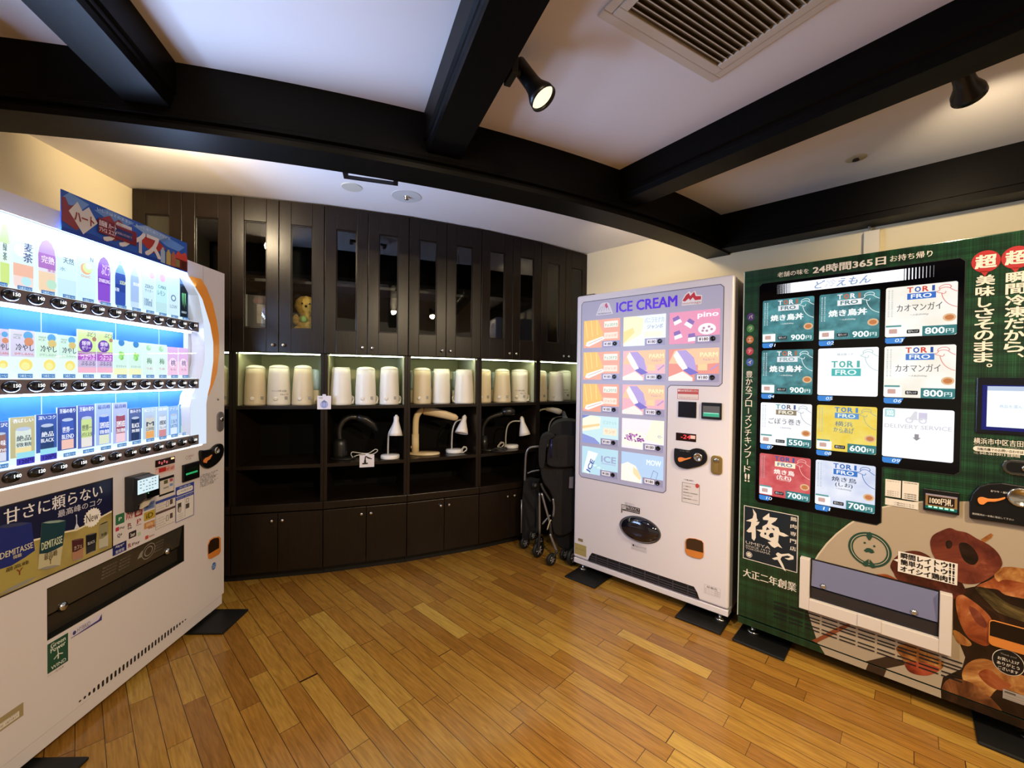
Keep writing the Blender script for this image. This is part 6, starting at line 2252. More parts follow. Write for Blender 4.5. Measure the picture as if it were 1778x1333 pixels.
# delivery hatch
HW_ = .03
FRM = mat('hatch_white', '#cfc5be', .35)
hu0, hu1 = GC(413, 200, HW_)[0], GC(1341, 450, HW_)[0]
hp0, hp1 = GC(473, 200, HW_)[0], GC(1264, 400, HW_)[0]
hvt = avg(GC(415, 60, HW_)[1], GC(1341, 282, HW_)[1])
hvb = avg(GC(412, 365, HW_)[1], GC(1340, 655, HW_)[1])
hvm = avg(GC(475, 312, HW_)[1], GC(1248, 548, HW_)[1])
fm = MB()
fm.box((hu0, -HW_, hvb), (hp0, 0, hvt), FRM).box((hp1, -HW_, hvb), (hu1, 0, hvt), FRM).box((hp0, -HW_, hvb), (hp1, 0, hvm), FRM)
um0, um1 = GC(765, 430, HW_)[0], GC(910, 470, HW_)[0]
fm.box((um0, -HW_ - .004, hvb + .004), (um1, -HW_, hvm + .006), FRM)
hat = fm.build('hatch_frame', frz, bevel=.004)
MB().box((hp0, -.004, hvm), (hp1, -.0022, hvt), mat('hatch_dark', '#0d0d12', .35)).build('hatch_opening', hat)
fl2 = MB()
ft, fb = hvt - .006, hvm + (hvt - hvm) * .34
FLP = mat('hatch_flap_grey', '#6d7090', .14, coat=.6)
fl2.add([(hp0 + .006, -.006, ft), (hp1 - .004, -.006, ft), (hp1 - .004, -.020, fb), (hp0 + .006, -.020, fb), (hp0 + .006, -.004, ft), (hp1 - .004, -.004, ft), (hp1 - .004, -.016, fb), (hp0 + .006, -.016, fb)],
        [(3, 2, 1, 0), (4, 5, 6, 7), (0, 1, 5, 4), (2, 3, 7, 6), (1, 2, 6, 5), (3, 0, 4, 7)], FLP)
hf = fl2.build('hatch_flap', hat)
MB().box((hp0 + .004, -.014, hvm + .004), (hp1 - .004, -.005, fb - .006), mat('hatch_lip', '#25252c', .15)).build('hatch_lip', hat, bevel=.004)
for f_ in (.12, .83):
    MB().lathe([(.012, 0), (.012, .003), (.006, .008), (.002, .009)], CHROME, (hp0 + f_ * (hp1 - hp0), -.018, fb + .012), 12, mtx=RX).build('hatch_latch', hat)
# louvres below
vs_ = G()
VD = mat('louvre_dark', '#0e0b0a', .6)
su0, su1 = GC(252, 330)[0], GC(1410, 760)[0]
for k, (ya, yb) in enumerate(((322, 0), (345, 0), (362, 0), (392, 0), (412, 0))):
    vv = GC(290, ya + 10)[1]
    n_ = 10
    for i in range(n_):
        a = su0 + (su1 - su0) * (i + .06) / n_
        c = su0 + (su1 - su0) * (i + .94) / n_
        vs_.R(a, vv - .0026, c, vv + .0026, VD, .0030)
vs_.build('louvres', frz)
# coin return and thank-you sticker
cu0 = GC(1562, 470)[0]
cv1, cvm, cv0 = GC(1566, 424)[1], GC(1562, 520)[1], GC(1600, 590)[1]
ro = rrect(cu0, cv0, GW - .05, cv1, .014, 'abcd')
ct = MB().face_prism(ro, -.008, -.0024, _M['orange_trim']).build('coin_return', frz, bevel=.002)
MB().face_prism(rrect(cu0 + .0025, cvm, GW - .0525, cv1 - .0025, .010, 'cd'), -.0088, -.0082, mat('coin_return_black', '#120c09', .2)).build('coin_cup', ct)
g = G()
uc, vc = GC(1680, 690)
ra, rb = (GC(1778, 720)[0] - GC(1580, 660)[0]) / 2, (GC(1680, 616)[1] - GC(1680, 768)[1]) / 2
g.E(uc, vc, ra, rb, CREAM, .003, 36)
g.E(uc, vc, ra * .96, rb * .96, ink('#0f0f10'), .0034, 36)
for i, (t, f) in enumerate((('Thank you!', .5), ('お買い上げ', .66), ('ありがとう', .70), ('ございます', .62))):
    y = vc + rb * (.55 - i * .38)
    g.T(t, uc - ra * f, y - rb * (.08 if i == 0 else .13), uc + ra * f, y + rb * (.08 if i == 0 else .13), CREAM if i else ink('#8a847c'), .0038, .01)
g.build('thanks_sticker', frz)
g = G()
u0, v1 = GC(1648, 848)
v0 = GC(1648, 905)[1]
g.R(u0, v0, GW - .03, v1, ink('#9a9088'), .003)
g.R(u0 + .004, v1 - .010, u0 + .03, v1 - .005, ink('#4a4440'), .0034)
for i in range(3):
    g.L([(u0 + .003, v0 + .004 + i * .009), (GW - .034, v0 + .004 + i * .009)], .001, ink('#6f6862'), .0034)
g.build('rating_plate', frz)
foot(frz, .06, .06, (-.06, -.14, .16, .12), v_gb)
foot(frz, GW - .08, .06, (-.14, -.16, .07, .12), v_gb)
foot(frz, .06, .60, (-.05, -.06, .1, .05), v_gb)
foot(frz, GW - .08, .60, (-.1, -.06, .05, .05), v_gb)


# ================================================================ things on the cabinet shelves
def crop_a(x, y):
    return (380 + x / 5.2265, 600 + y / 5.2265)


def crop_b(x, y):
    return (680 + x / 5.2265, 600 + y / 5.2265)


def shelf_pt(px, z, back):
    p = on_cyl(px, 700, RF - back)
    return Vector((p.x, p.y, z))


def look_rot(p):
    """Turn a thing so its local -y looks at the viewer's side of the room."""
    return math.atan2(p.y, p.x) - PI / 2


BEIGE = mat('beige_plastic', '#cbbb9d', .38)
OFFW = mat('off_white_plastic', '#d6cfc2', .35)
TANK = mat('pale_blue_tank', '#cfe4ea', .12, trans=.5)
LABG = ink('#8f8a80')


def humidifier(label, px, fn, x0, x1, xt0, xt1, ytop, ybase, m, dome=True, tank=0, dial=True, text=False, cord=False, sticker=True, back=.10):
    p = shelf_pt(px, 1.0938, back)
    D = math.hypot(p.x, p.y)
    k = p.y / F / 5.2265
    ca = (p.y / D) ** .5                     # a round body looks wider towards the edge of a wide lens
    rb, rt = (x1 - x0) / 2 * k * ca, (xt1 - xt0) / 2 * k * ca
    h = (ybase - ytop) * k
    r = thing('humidifier', label, 'humidifier', p, look_rot(p), 'white humidifiers in the lit niches')
    b = MB()
    prof = [(rb * .97, 0), (rb, .006), (rb, .016), (rb * .985, .020)]
    hz = h - (.022 if dome else .008)
    for i in range(1, 7):
        t = i / 6
        prof.append((rb + (rt - rb) * t - .004 * (1 - abs(2 * t - 1)) * -1 * .3, .020 + (hz - .020) * t))
    b.lathe(prof, m, n=32, sy=.9)
    bo = b.build('body', r)
    ld = MB()
    if dome:
        ld.lathe([(rt * .985, hz), (rt * 1.0, hz + .003), (rt * .93, hz + .012), (rt * .66, hz + .019), (rt * .3, hz + .022), (.002, hz + .0225)], OFFW, n=32, sy=.9)
    else:
        ld.lathe([(rt * .96, hz), (rt * .97, hz + .005), (rt * .9, hz + .008), (.002, hz + .008)], OFFW, n=32, sy=.9)
    ld.build('lid', r)

    def rad(z):
        return (rb + (rt - rb) * max(0, z - .02) / (hz - .02)) * .9
    if dial:
        z = .042
        MB().lathe([(.013, 0), (.013, .004), (.009, .006)], OFFW, (-rb * .28, -rad(z) * .965 + .002, z), 18, mtx=RX).build('dial', r)
    if sticker:
        z = .046
        q = rb * .55
        yy = -rad(z) * math.sqrt(max(.05, 1 - (q / rb) ** 2))
        MB().box((q - .012, yy - .003, z - .010), (q + .010, yy + .012, z + .010), LABG).build('rating_label', r)
    if text:
        t = G()
        v, f, _ = tmesh('ウイルス対策 加湿器', 0)
        z = .085
        t.add([((x - .5) * rb * 1.2, -rad(z + y * .012) * math.sqrt(1 - ((x - .5) * 1.2) ** 2 * .98) - .0012, z + y * .012) for x, y in v], f, ink('#4a443c'))
        v, f, _ = tmesh('No.11', 0)
        z = .064
        t.add([((.1 + x * .5) * rb * 1.2, -rad(z) * math.sqrt(1 - ((.1 + x * .5) * 1.2) ** 2 * .98) - .0012, z + y * .010) for x, y in v], f, ink('#4a443c'))
        t.build('lettering', r)
    if tank:
        s = 1 if tank > 0 else -1
        tf, ty = (.78, .03) if abs(tank) > 1 else (.50, .045)
        MB().lathe([(.030, .10), (.033, .12), (.032, hz - .02), (.026, hz - .006), (.01, hz - .002)], TANK, (s * (rb * tf + .018), ty, 0), 20).build('water_tank', r)
        MB().lathe([(.031, .0), (.033, .01), (.032, .095)], m, (s * (rb * tf + .018), ty, 0), 20).build('tank_base', r)
    if cord:
        s = 1 if cord > 0 else -1
        pts = [(s * (rb * .95 + .006 + .008 * math.cos(a * 1.9)), -.01 + .012 * math.sin(a * .9), .008 + .05 * (.5 + .5 * math.sin(a)) * (1 if a < 9 else .4)) for a in [i * .55 for i in range(24)]]
        MB().tube(spline(pts, 3), .0026, OFFW, 6).build('power_cord', r)
    return r


humidifier('cream humidifier half hidden by the edge of the drinks machine', 381, crop_a, -60, 105, -45, 95, 165, 527, BEIGE, True)
humidifier('round-lidded beige humidifier next to the dark upright above the empty shelf', 443.5, crop_a, 238, 432, 266, 432, 168, 530, BEIGE, back=.085)
humidifier('beige humidifier with black lettering between two plain ones', 484.5, crop_a, 442, 650, 476, 648, 168, 531, OFFW, text=True, back=.085)
humidifier('beige humidifier with a clear tank beside the blue drop card', 526, crop_a, 666, 862, 690, 842, 172, 532, BEIGE, tank=2, back=.085)
humidifier('flat-topped white humidifier above the black gooseneck lamp', 592.0, crop_a, 1003, 1198, 1022, 1180, 198, 536, OFFW, False, cord=1, sticker=False, dial=False, back=.075)
humidifier('middle white humidifier above the desk lamp card', 634.9, crop_a, 1238, 1425, 1253, 1415, 188, 530, OFFW, cord=1, back=.075)
humidifier('round-lidded white humidifier above the white lamp near the desk lamp card', 675.8, crop_a, 1456, 1636, 1472, 1628, 188, 531, OFFW, cord=1, back=.075)
humidifier('round-lidded cream humidifier with a tank, above the beige desk lamp column', 732.5, crop_b, 187, 352, 190, 342, 198, 525, BEIGE, tank=-1)
humidifier('flat-topped pale humidifier with a blue tank in the middle above the beige desk lamp', 765.9, crop_b, 368, 532, 375, 522, 216, 528, OFFW, False, tank=-1, sticker=False, dial=False)
humidifier('flat-topped white humidifier with a cord above the lamp beside the beige desk lamp', 805.3, crop_b, 560, 742, 583, 730, 222, 525, OFFW, False, cord=-1, tank=-1, sticker=False, dial=False, back=.075)
humidifier('yellowish humidifier half behind the upright above the shadowed black lamp', 839.0, crop_b, 755, 900, 765, 895, 212, 515, BEIGE, back=.12)
humidifier('yellowish humidifier with a grey tank behind it, above the small white lamp stem', 871.3, crop_b, 918, 1085, 940, 1070, 214, 517, BEIGE, tank=-1)
humidifier('bright white lettered humidifier with a dangling cord above the small white lamp shade', 901.5, crop_b, 1088, 1240, 1070, 1222, 216, 510, OFFW, text=True, cord=1, back=.12)
humidifier('yellowish humidifier against the upright above the silver folding cart', 937.5, crop_b, 1270, 1400, 1275, 1388, 228, 508, BEIGE, back=.10)
humidifier('pale flat-topped humidifier in front of the corner one, above the stroller hood', 964.7, crop_b, 1413, 1560, 1420, 1546, 244, 510, OFFW, False, tank=-1, sticker=False, back=.07)
humidifier('lettered white humidifier deepest in the corner by the ice cream machine', 978.5, crop_b, 1525, 1655, 1510, 1635, 230, 500, OFFW, text=True, back=.16)

# ---- desk lamps
SATIN = mat('satin_white', '#e2ddd8', .3)
SILV = mat('silver_grey_lamp', '#b9b6b2', .3, metal=.3)
LBLK = mat('graphite_plastic', '#1d1c1b', .32, coat=.2)
LBEI = mat('ivory_plastic', '#d6c096', .4)


def rel(root_p, pts):
    return [Vector(p) - Vector(root_p) for p in pts]


def axis_matrix(d):
    return Vector(d).to_track_quat('Z', 'Y').to_matrix().to_4x4()


def cord_coil(c, w, h, n=5, seed=1):
    rnd = random.Random(seed)
    pts = []
    for i in range(n * 8 + 1):
        a = i / 8 * 2 * PI
        pts.append(Vector((c[0] + w * math.cos(a) * (1 - .3 * math.sin(a * .5)), c[1] + .02 * math.sin(a * .7 + 1), c[2] + .004 + h * (.5 + .5 * math.sin(a + .6)) * (.5 + rnd.random() * .5))))
    return spline(pts, 2)


def white_lamp(label, fn, base, rbase, stem, top, mouth, rm, toward=.25, m=SATIN, cord=0, name='desk_lamp', back=.14):
    px = fn(*base)
    p = shelf_pt(px[0], .7248, back)
    fp = facing(p)
    k = p.y / F / 5.2265
    r = thing(name, label, 'lamp', p, 0, 'desk lamps on the middle shelf')
    MB().lathe([(rbase * k * .98, 0), (rbase * k, .004), (rbase * k, .018), (rbase * k * .94, .024), (.01, .026)], m, n=28).build('base', r)
    off = fp(*fn(stem[0][0], stem[0][1])) - p
    sp = [fp(*fn(*q)) - p for q in stem]
    sp[0].z = .02
    MB().tube(spline(sp, 5), .0062, SILV if m is SATIN else m, 8).build('stem', r)
    a, b_ = fp(*fn(*top)) - p, fp(*fn(*mouth)) - p
    d = b_ - a
    vw = -Vector((p.x, p.y, 0)).normalized()
    d = d + vw * (d.length * toward)
    L = (b_ - a).length
    R = rm * k
    sh = MB()
    mt = axis_matrix(d)
    sh.lathe([(R * .30, 0), (R * .36, L * .04), (R * .38, L * .26), (R * .52, L * .42), (R * .86, L * .80), (R * 1.0, L), (R * .97, L), (R * .82, L * .78), (R * .3, L * .4)], m, a, 28, mtx=mt, cap=True)
    s_ = sh.build('shade', r)
    dn = d.normalized()
    MB().lathe([(.004, 0), (.012, .006), (.016, .02), (.012, .034), (.003, .038)], mat('bulb_glass', '#8f8a84', .2), a + dn * (L * .60), 14, mtx=mt).build('bulb', s_)
    MB().lathe([(R * .12, -.010), (R * .2, -.006), (R * .22, 0)], m, a, 14, mtx=mt).build('switch_knob', s_)
    if cord:
        MB().tube(cord_coil((cord * k * 90, -.03, 0), .022, .05, 4, 3), .0022, OFFW, 6).build('power_cord', r)
    return r


white_lamp('white desk lamp with a bell shade beside the desk lamp card', crop_a, (1558, 1005), 84, [(1535, 990), (1536, 900), (1540, 820), (1550, 780), (1590, 700)], (1611, 640), (1606, 815), 63, .12, back=.072)
white_lamp('white bell-shaded lamp tucked under the end of the beige desk lamp', crop_b, (575, 965), 78, [(545, 950), (547, 850), (555, 760), (585, 690), (640, 668)], (662, 640), (632, 795), 60, .30, cord=1)
white_lamp('small white lamp whose shade tips outward, in front of the shadowed black lamp', crop_b, (1090, 925), 66, [(1035, 910), (1037, 810), (1052, 730), (1095, 688), (1165, 684)], (1180, 652), (1208, 810), 52, .05, cord=-1)
white_lamp('grey bell-shaded lamp half behind the stroller hood', crop_b, (1440, 900), 60, [(1424, 890), (1424, 800), (1436, 705), (1480, 655), (1548, 640)], (1560, 602), (1588, 740), 50, .3, m=mat('pale_grey_lamp', '#a19d99', .3))

# slim black gooseneck lamp by the card
p = shelf_pt(crop_a(1105, 1040)[0], .7248, .16)
fp = facing(p)
A = lambda x, y: fp(*crop_a(x, y)) - p
r = thing('gooseneck_lamp', 'slim black gooseneck desk lamp with a wedge head beside the desk lamp card', 'lamp', p, 0, 'desk lamps on the middle shelf')
MB().lathe([(.082, 0), (.085, .003), (.082, .007), (.01, .009)], LBLK, (.022, -.01, 0), 32, sy=.7).build('base', r)
MB().lathe([(.046, .008), (.047, .03), (.046, .09), (.043, .115), (.032, .130), (.020, .135)], LBLK, (0, 0, 0), 24).build('body', r)
MB().tube(spline([A(1105, 905), A(1097, 850), A(1092, 780), A(1105, 725), A(1140, 675), A(1195, 648), A(1252, 648)], 5), [.019] * 31, LBLK, 10).build('neck', r)
MB().tube([A(1245, 645), A(1262, 650), A(1330, 675), A(1395, 720), A(1432, 765), A(1442, 782)], [.010, .021, .026, .024, .013, .003], LBLK, 12, flat=1.3).build('lamp_head', r)
c_ = MB()
c_.tube(spline([A(1240, 1000) + Vector((0, -.05, 0)), A(1200, 985), A(1215, 965), A(1290, 975), A(1360, 975), A(1420, 940), A(1440, 955), A(1390, 985), A(1300, 985), A(1220, 1010), A(1250, 1030), A(1310, 1000), A(1440, 1010), A(1470, 1020)], 4), .0032, OFFW, 6)
c_.v = [(x, y, max(z, .002)) for x, y, z in c_.v]
cd_ = c_.build('power_cord', r)

# wide beige lamp
p = shelf_pt(crop_b(290, 985)[0], .7248, .15)
fp = facing(p)
B_ = lambda x, y: fp(*crop_b(x, y)) - p
r = thing('wide_desk_lamp', 'large ivory desk lamp with a long flat head and oval foot', 'lamp', p, 0, 'desk lamps on the middle shelf')
MB().lathe([(.115, 0), (.118, .004), (.114, .014), (.02, .016)], LBEI, (.004, 0, 0), 36, sy=.6).build('base', r)
MB().tube([B_(214, 985) + Vector((0, 0, .01)), B_(215, 800)], [.0285, .0265], LBEI, 16, flat=.8).build('column', r)
MB().tube(spline([B_(216, 805), B_(218, 700), B_(228, 640), B_(255, 598), B_(292, 578)], 5), .0235, LBEI, 12, flat=.8).build('neck', r)
MB().tube([B_(280, 590), B_(296, 592), B_(380, 602), B_(480, 625), B_(575, 652), B_(600, 660)], [.012, .023, .026, .024, .020, .010], LBEI, 14, flat=1.5).build('lamp_head', r)
MB().lathe([(.012, 0), (.012, .006), (.009, .008)], LBEI, B_(186, 920), 14, mtx=Matrix.Rotation(-PI / 2, 4, 'Y')).build('switch_knob', r)

# black lamp in the shade of the next bay
p = shelf_pt(crop_b(842, 955)[0], .7248, .13)
fp = facing(p)
B_ = lambda x, y: fp(*crop_b(x + 24, y)) - p
r = thing('dark_desk_lamp', 'black desk lamp standing in shadow behind the small white lamp', 'lamp', p, 0, 'desk lamps on the middle shelf')
MB().lathe([(.062, 0), (.064, .004), (.060, .012), (.01, .014)], LBLK, (.03, 0, 0), 28, sy=.7).build('base', r)
MB().tube([B_(815, 950), B_(815, 815)], [.029, .027], LBLK, 16).build('body', r)
MB().tube(spline([B_(805, 825), B_(803, 780), B_(812, 725), B_(850, 665), B_(910, 635), B_(985, 612)], 5), [.012 + .006 * (i / 25) for i in range(26)], LBLK, 10).build('neck', r)
MB().tube([B_(975, 615), B_(990, 600), B_(1040, 590), B_(1078, 605), B_(1088, 625)], [.012, .028, .034, .026, .008], LBLK, 12, flat=1.2).build('lamp_head', r)
MB().tube(cord_coil((.13, -.05, 0), .05, .035, 4, 9), .0026, LBLK, 6).build('power_cord', r)

# ivory lamp in the corner bay
p = shelf_pt(crop_b(1322, 880)[0], .7248, .10)
fp = facing(p)
B_ = lambda x, y: fp(*crop_b(x, y)) - p
r = thing('slim_ivory_lamp', 'slim ivory desk lamp against the upright above the silver folding cart', 'lamp', p, 0, 'desk lamps on the middle shelf')
IVG = mat('greyed_ivory', '#b8ad94', .35)
MB().lathe([(.07, 0), (.072, .004), (.068, .012), (.01, .014)], IVG, (.05, 0, 0), 28, sy=.6).build('base', r)
MB().tube([B_(1322, 905), B_(1322, 745)], [.014, .013], LBEI, 12).build('column', r)
MB().tube(spline([B_(1321, 750), B_(1320, 660), B_(1335, 600), B_(1370, 578), B_(1410, 575)], 5), .0075, IVG, 8).build('neck', r)
MB().tube([B_(1395, 575), B_(1410, 577), B_(1460, 582), B_(1510, 595), B_(1535, 605), B_(1540, 612)], [.008, .014, .020, .023, .02, .006], IVG, 12, flat=1.2).build('lamp_head', r)


# ---- small picture cards clipped to the shelf edges
def shelf_card(label, name, fn, x0, y0, x1, y1, draw):
    c = on_cyl(*fn((x0 + x1) / 2, (y0 + y1) / 2), RF + .015)
    th = math.atan2(c.x - CC.x, -(c.y - CC.y))
    k = c.y / F / 5.2265
    w, h = (x1 - x0) * k, (y1 - y0) * k
    r = thing(name, label, 'sign', (c.x, c.y, c.z - h / 2), th)
    m = G().box((-w / 2, 0, 0), (w / 2, .002, h), ink('#d5d0d6'))
    m.build('card', r)
    g = G()
    draw(g, lambda a: -w / 2 + a * w, lambda b_: b_ * h)
    g.build('pictogram', r)
    MB().box((-.010, -.001, h - .006), (.010, .005, h + .010), mat('clear_clip', '#cfd2d6', .2)).build('clip', r)
    return r


def drop(g, X, Y):
    w = .0006
    b = ink('#8f9ac8')
    g.E(X(.5), Y(.36), (X(1) - X(0)) * .28, (Y(1) - Y(0)) * .28, b, w)
    g.P([(X(.28), Y(.5)), (X(.5), Y(.72)), (X(.72), Y(.5))], b, w)
    for i in range(3):
        g.L([(X(.30 + i * .2), Y(.24)), (X(.30 + i * .2), Y(.54))], .004, ink('#aeb7dc'), w + .0004)
    g.T('加湿器', X(.1), Y(.80), X(.4), Y(.90), ink('#6a6a78'), w, 0)


def lampi(g, X, Y):
    w = .0006
    k = ink('#1c191b')
    g.R(X(.18), Y(.24), X(.56), Y(.36), k, w)
    g.R(X(.30), Y(.36), X(.44), Y(.56), k, w)
    g.P([(X(.32), Y(.54)), (X(.36), Y(.86)), (X(.42), Y(.84)), (X(.42), Y(.54))], k, w)
    g.P([(X(.36), Y(.86)), (X(.42), Y(.92)), (X(.84), Y(.68)), (X(.84), Y(.62)), (X(.60), Y(.68))], k, w)


shelf_card('square white card with a blue drop pictogram on the upper shelf edge', 'humidifier_card', crop_a, 898, 455, 1013, 577, drop)
shelf_card('square white card with a black desk lamp pictogram on the middle shelf edge', 'desk_lamp_card', crop_a, 1281, 990, 1407, 1102, lampi)

# ---- behind the glass of the second bay
p = on_cyl(449, 560, RF - .10)
r = thing('picture_book', 'tall picture book with a white spine behind the cabinet glass', 'book', (p.x, p.y, 1.5606), look_rot(p))
MB().box((-.060, 0, 0), (.062, .022, .225), mat('book_cover', '#4b4038', .5)).build('cover', r)
MB().box((-.070, -.002, 0), (-.0605, .022, .225), mat('book_spine', '#d8d2c8', .5)).build('spine', r)
g = G()
g.R(-.010, .05, .035, .17, ink('#8a7f74'), .0008)
g.E(-.005, .19, .028, .018, ink('#5a2c24'), .0010)
g.T('しおり', -.006, .10, .03, .13, ink('#3a322c'), .0012)
g.build('cover_print', r)
p = on_cyl(531, 560, RF - .13)
r = thing('plush_toy', 'yellow plush toy with dark ears sitting behind the cabinet glass', 'toy', (p.x, p.y, 1.5606), look_rot(p))
PLU = mottled('yellow_plush', '#b98d34', '#d8b050', 60, .9, .3)
pb = MB()
pb.lathe([(.01, 0), (.045, .01), (.055, .05), (.045, .095), (.03, .115), (.05, .135), (.066, .17), (.060, .21), (.035, .235), (.004, .243)], PLU, n=24, sy=.85)
for s_ in (-1, 1):
    pb.lathe([(.003, -.02), (.02, -.012), (.022, .004), (.012, .016), (.002, .02)], PLU, (s_ * .05, -.03, .022), 14)
    pb.lathe([(.003, -.035), (.018, -.02), (.02, .01), (.010, .03), (.002, .034)], PLU, (s_ * .058, -.012, .085), 14)
pb.build('body', r)
for s_ in (-1, 1):
    MB().lathe([(.003, -.014), (.019, -.006), (.019, .008), (.003, .014)], mat('dark_plush', '#1f1a16', .9), (s_ * .048, 0, .236), 14).build('ear', r)
    MB().lathe([(.001, 0), (.006, .002), (.004, .005), (.001, .006)], BLACK, (s_ * .022, -.055, .185), 10, mtx=RX).build('eye', r)
MB().lathe([(.001, 0), (.008, .003), (.005, .008), (.001, .01)], BLACK, (0, -.056, .168), 10, mtx=RX).build('nose', r)
MB().lathe([(.022, 0), (.022, .004), (.010, .008)], ink('#8fae4a'), (-.012, -.048, .085), 16, mtx=RX).build('badge', r)


# ================================================================ fittings on the ceiling and wall
LAMPGLASS = lit('#ffefca', 1.35)
FIX = mat('spotlight_black', '#0b0a0a', .38)


def spotlight(label, mount, aim, power, angle=75, side=(1, 0, 0), drop=.0, lit_face=LAMPGLASS):
    """Adjustable spotlight: mount box on the beam, arm, barrel and flared head; mount and aim in room coordinates."""
    mount = Vector(mount)
    r = thing('ceiling_spotlight', label, 'spotlight', mount, 0, 'black spotlights on the ceiling beams')
    sd = Vector(side).normalized()
    an = math.atan2(sd.y, sd.x)
    MB().box((-.012, -.035, -.03), (.012, .035, .03), FIX).build('mount_plate', r, rot=an, bevel=.003)
    piv = sd * .055
    MB().tube([sd * .008, piv], .011, FIX, 10).build('arm', r)
    d = (Vector(aim) - mount - piv).normalized()
    mt = axis_matrix(d)
    hb = MB()
    hb.lathe([(.012, -.055), (.026, -.050), (.027, .035), (.030, .055), (.043, .085), (.045, .105), (.0425, .105), (.040, .098)], FIX, piv, 24, mtx=mt, cap=False)
    hb.lathe([(.0005, -.056), (.012, -.055)], FIX, piv, 24, mtx=mt)
    hd = hb.build('lamp_head', r)
    MB().lathe([(.040, .094), (.030, .097), (.0005, .098)], lit_face, piv, 24, mtx=mt, cap=False).build('lamp_lens', hd)
    f = mount + piv + d * .112
    l = spot(f, f + d, power, angle, size=.035)
    l.parent = hd
    l.matrix_parent_inverse = Matrix.Translation(-mount)
    return r


SPOTS = []
m1 = at_z(897, 126, 2.275)
fpm = facing(m1)
side = Vector((.92, .39, 0))
aim1 = m1 + side * .055 + ((fpm(940, 165) - fpm(905, 108)).normalized() * .95 - Vector((m1.x, m1.y, 0)).normalized() * .16)
spotlight('lit black spotlight hanging from the middle ceiling beam', m1 - side * .02, aim1, P_SPOT[0], 95, side)
m2 = at_z(1655, 98, 2.29)
spotlight('black spotlight mostly hidden behind the beam beside the air vent', m2 + Vector((.05, .03, 0)), m2 + Vector((.95, .6, -.45)), P_SPOT[1], 120, (.80, .60, 0))
spotlight('black spotlight on the beam above the drinks machine, out of the photo', (-.86, -.10, 2.27), (-.75, 2.7, 1.95), P_SPOT[2], 60, (.95, .2, 0))
spotlight('black spotlight on the middle beam behind the viewer, out of the photo', (.47, -.25, 2.27), (-.35, 1.7, 0), P_SPOT[3], 115, (.92, .39, 0))
spotlight('black spotlight on the beam by the vent behind the viewer, out of the photo', (1.72, .22, 2.27), (.75, 1.9, .2), P_SPOT[4], 110, (-.8, -.5, 0))

# two more added unseen behind the curved beam, to warm ceiling and wall there
for a_, aim_, pw_, lb_ in ((11.3, (-1.62, 2.22, 2.42), P_SPOT[5], 'black spotlight behind the curved beam near the drinks machine wall'), (32.5, (1.1, 3.1, 1.95), P_SPOT[6], 'black spotlight behind the curved beam above the ice cream machine')):
    t_ = math.radians(a_)
    sd_ = Vector((-math.sin(t_), math.cos(t_), 0))
    spotlight(lb_, (CC.x + 6.20 * math.sin(t_), CC.y - 6.20 * math.cos(t_), 2.27), aim_, pw_, 150, sd_)

# air vent
va, vb_, vc = at_z(1036.7, 24, CEIL), at_z(1236.6, 139.7, CEIL), at_z(1429, 10.6, CEIL)
e1 = (vb_ - va)
sz = e1.length
e1.normalize()
e2 = Vector((e1.y, -e1.x, 0))
if e2.dot(vc - vb_) < 0:
    e2 = -e2
vo = vb_ - e1 * sz / 2 + e2 * sz / 2
VENT = mat('vent_cream', '#d2c6b2', .45)
vr_ = thing('ceiling_air_vent', 'square cream louvred air vent in the white ceiling', 'air vent', (vo.x, vo.y, CEIL), math.atan2(e1.y, e1.x))
h = sz / 2
fm = MB()
for a, c in (((-h, -h), (h, -h + .03)), ((-h, h - .03), (h, h)), ((-h, -h + .03), (-h + .03, h - .03)), ((h - .03, -h + .03), (h, h - .03))):
    fm.box((a[0], a[1], -.010), (c[0], c[1], -.0005), VENT)
fm.build('outer_frame', vr_, bevel=.003)
h2 = h - .032
fm = MB()
for a, c in (((-h2, -h2), (h2, -h2 + .03)), ((-h2, h2 - .03), (h2, h2)), ((-h2, -h2 + .03), (-h2 + .03, h2 - .03)), ((h2 - .03, -h2 + .03), (h2, h2 - .03))):
    fm.box((a[0], a[1], -.013), (c[0], c[1], -.0005), VENT)
fm.build('inner_frame', vr_, bevel=.002)
MB().box((-h2 + .02, -h2 + .02, -.0015), (h2 - .02, h2 - .02, -.0005), mat('vent_inside', '#4d4434', .8)).build('duct_opening', vr_)  # flat dark sheet, painted for the shade inside the duct
h3 = h2 - .031
src = None
n_sl = 21
for i in range(n_sl):
    y = -h3 + 2 * h3 * (i + .5) / n_sl
    if src is None:
        m = MB()
        SLT = mat('vent_slat_shaded', '#6b6049', .6)  # darker than the frame: the slat's shade is put into its colour
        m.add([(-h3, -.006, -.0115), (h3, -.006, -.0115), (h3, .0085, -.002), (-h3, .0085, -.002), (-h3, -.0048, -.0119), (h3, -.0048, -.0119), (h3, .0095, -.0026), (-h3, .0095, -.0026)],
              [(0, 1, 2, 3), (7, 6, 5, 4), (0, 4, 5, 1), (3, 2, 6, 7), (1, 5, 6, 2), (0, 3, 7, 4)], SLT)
        m.box((-h3, -.0074, -.0132), (h3, -.0046, -.0114), mat('vent_slat_edge', '#d8ccb6', .45))  # pale strip painted along the edge where the slat catches light
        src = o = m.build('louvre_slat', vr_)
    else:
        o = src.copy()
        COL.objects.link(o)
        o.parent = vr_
    o.location = (0, y, 0)

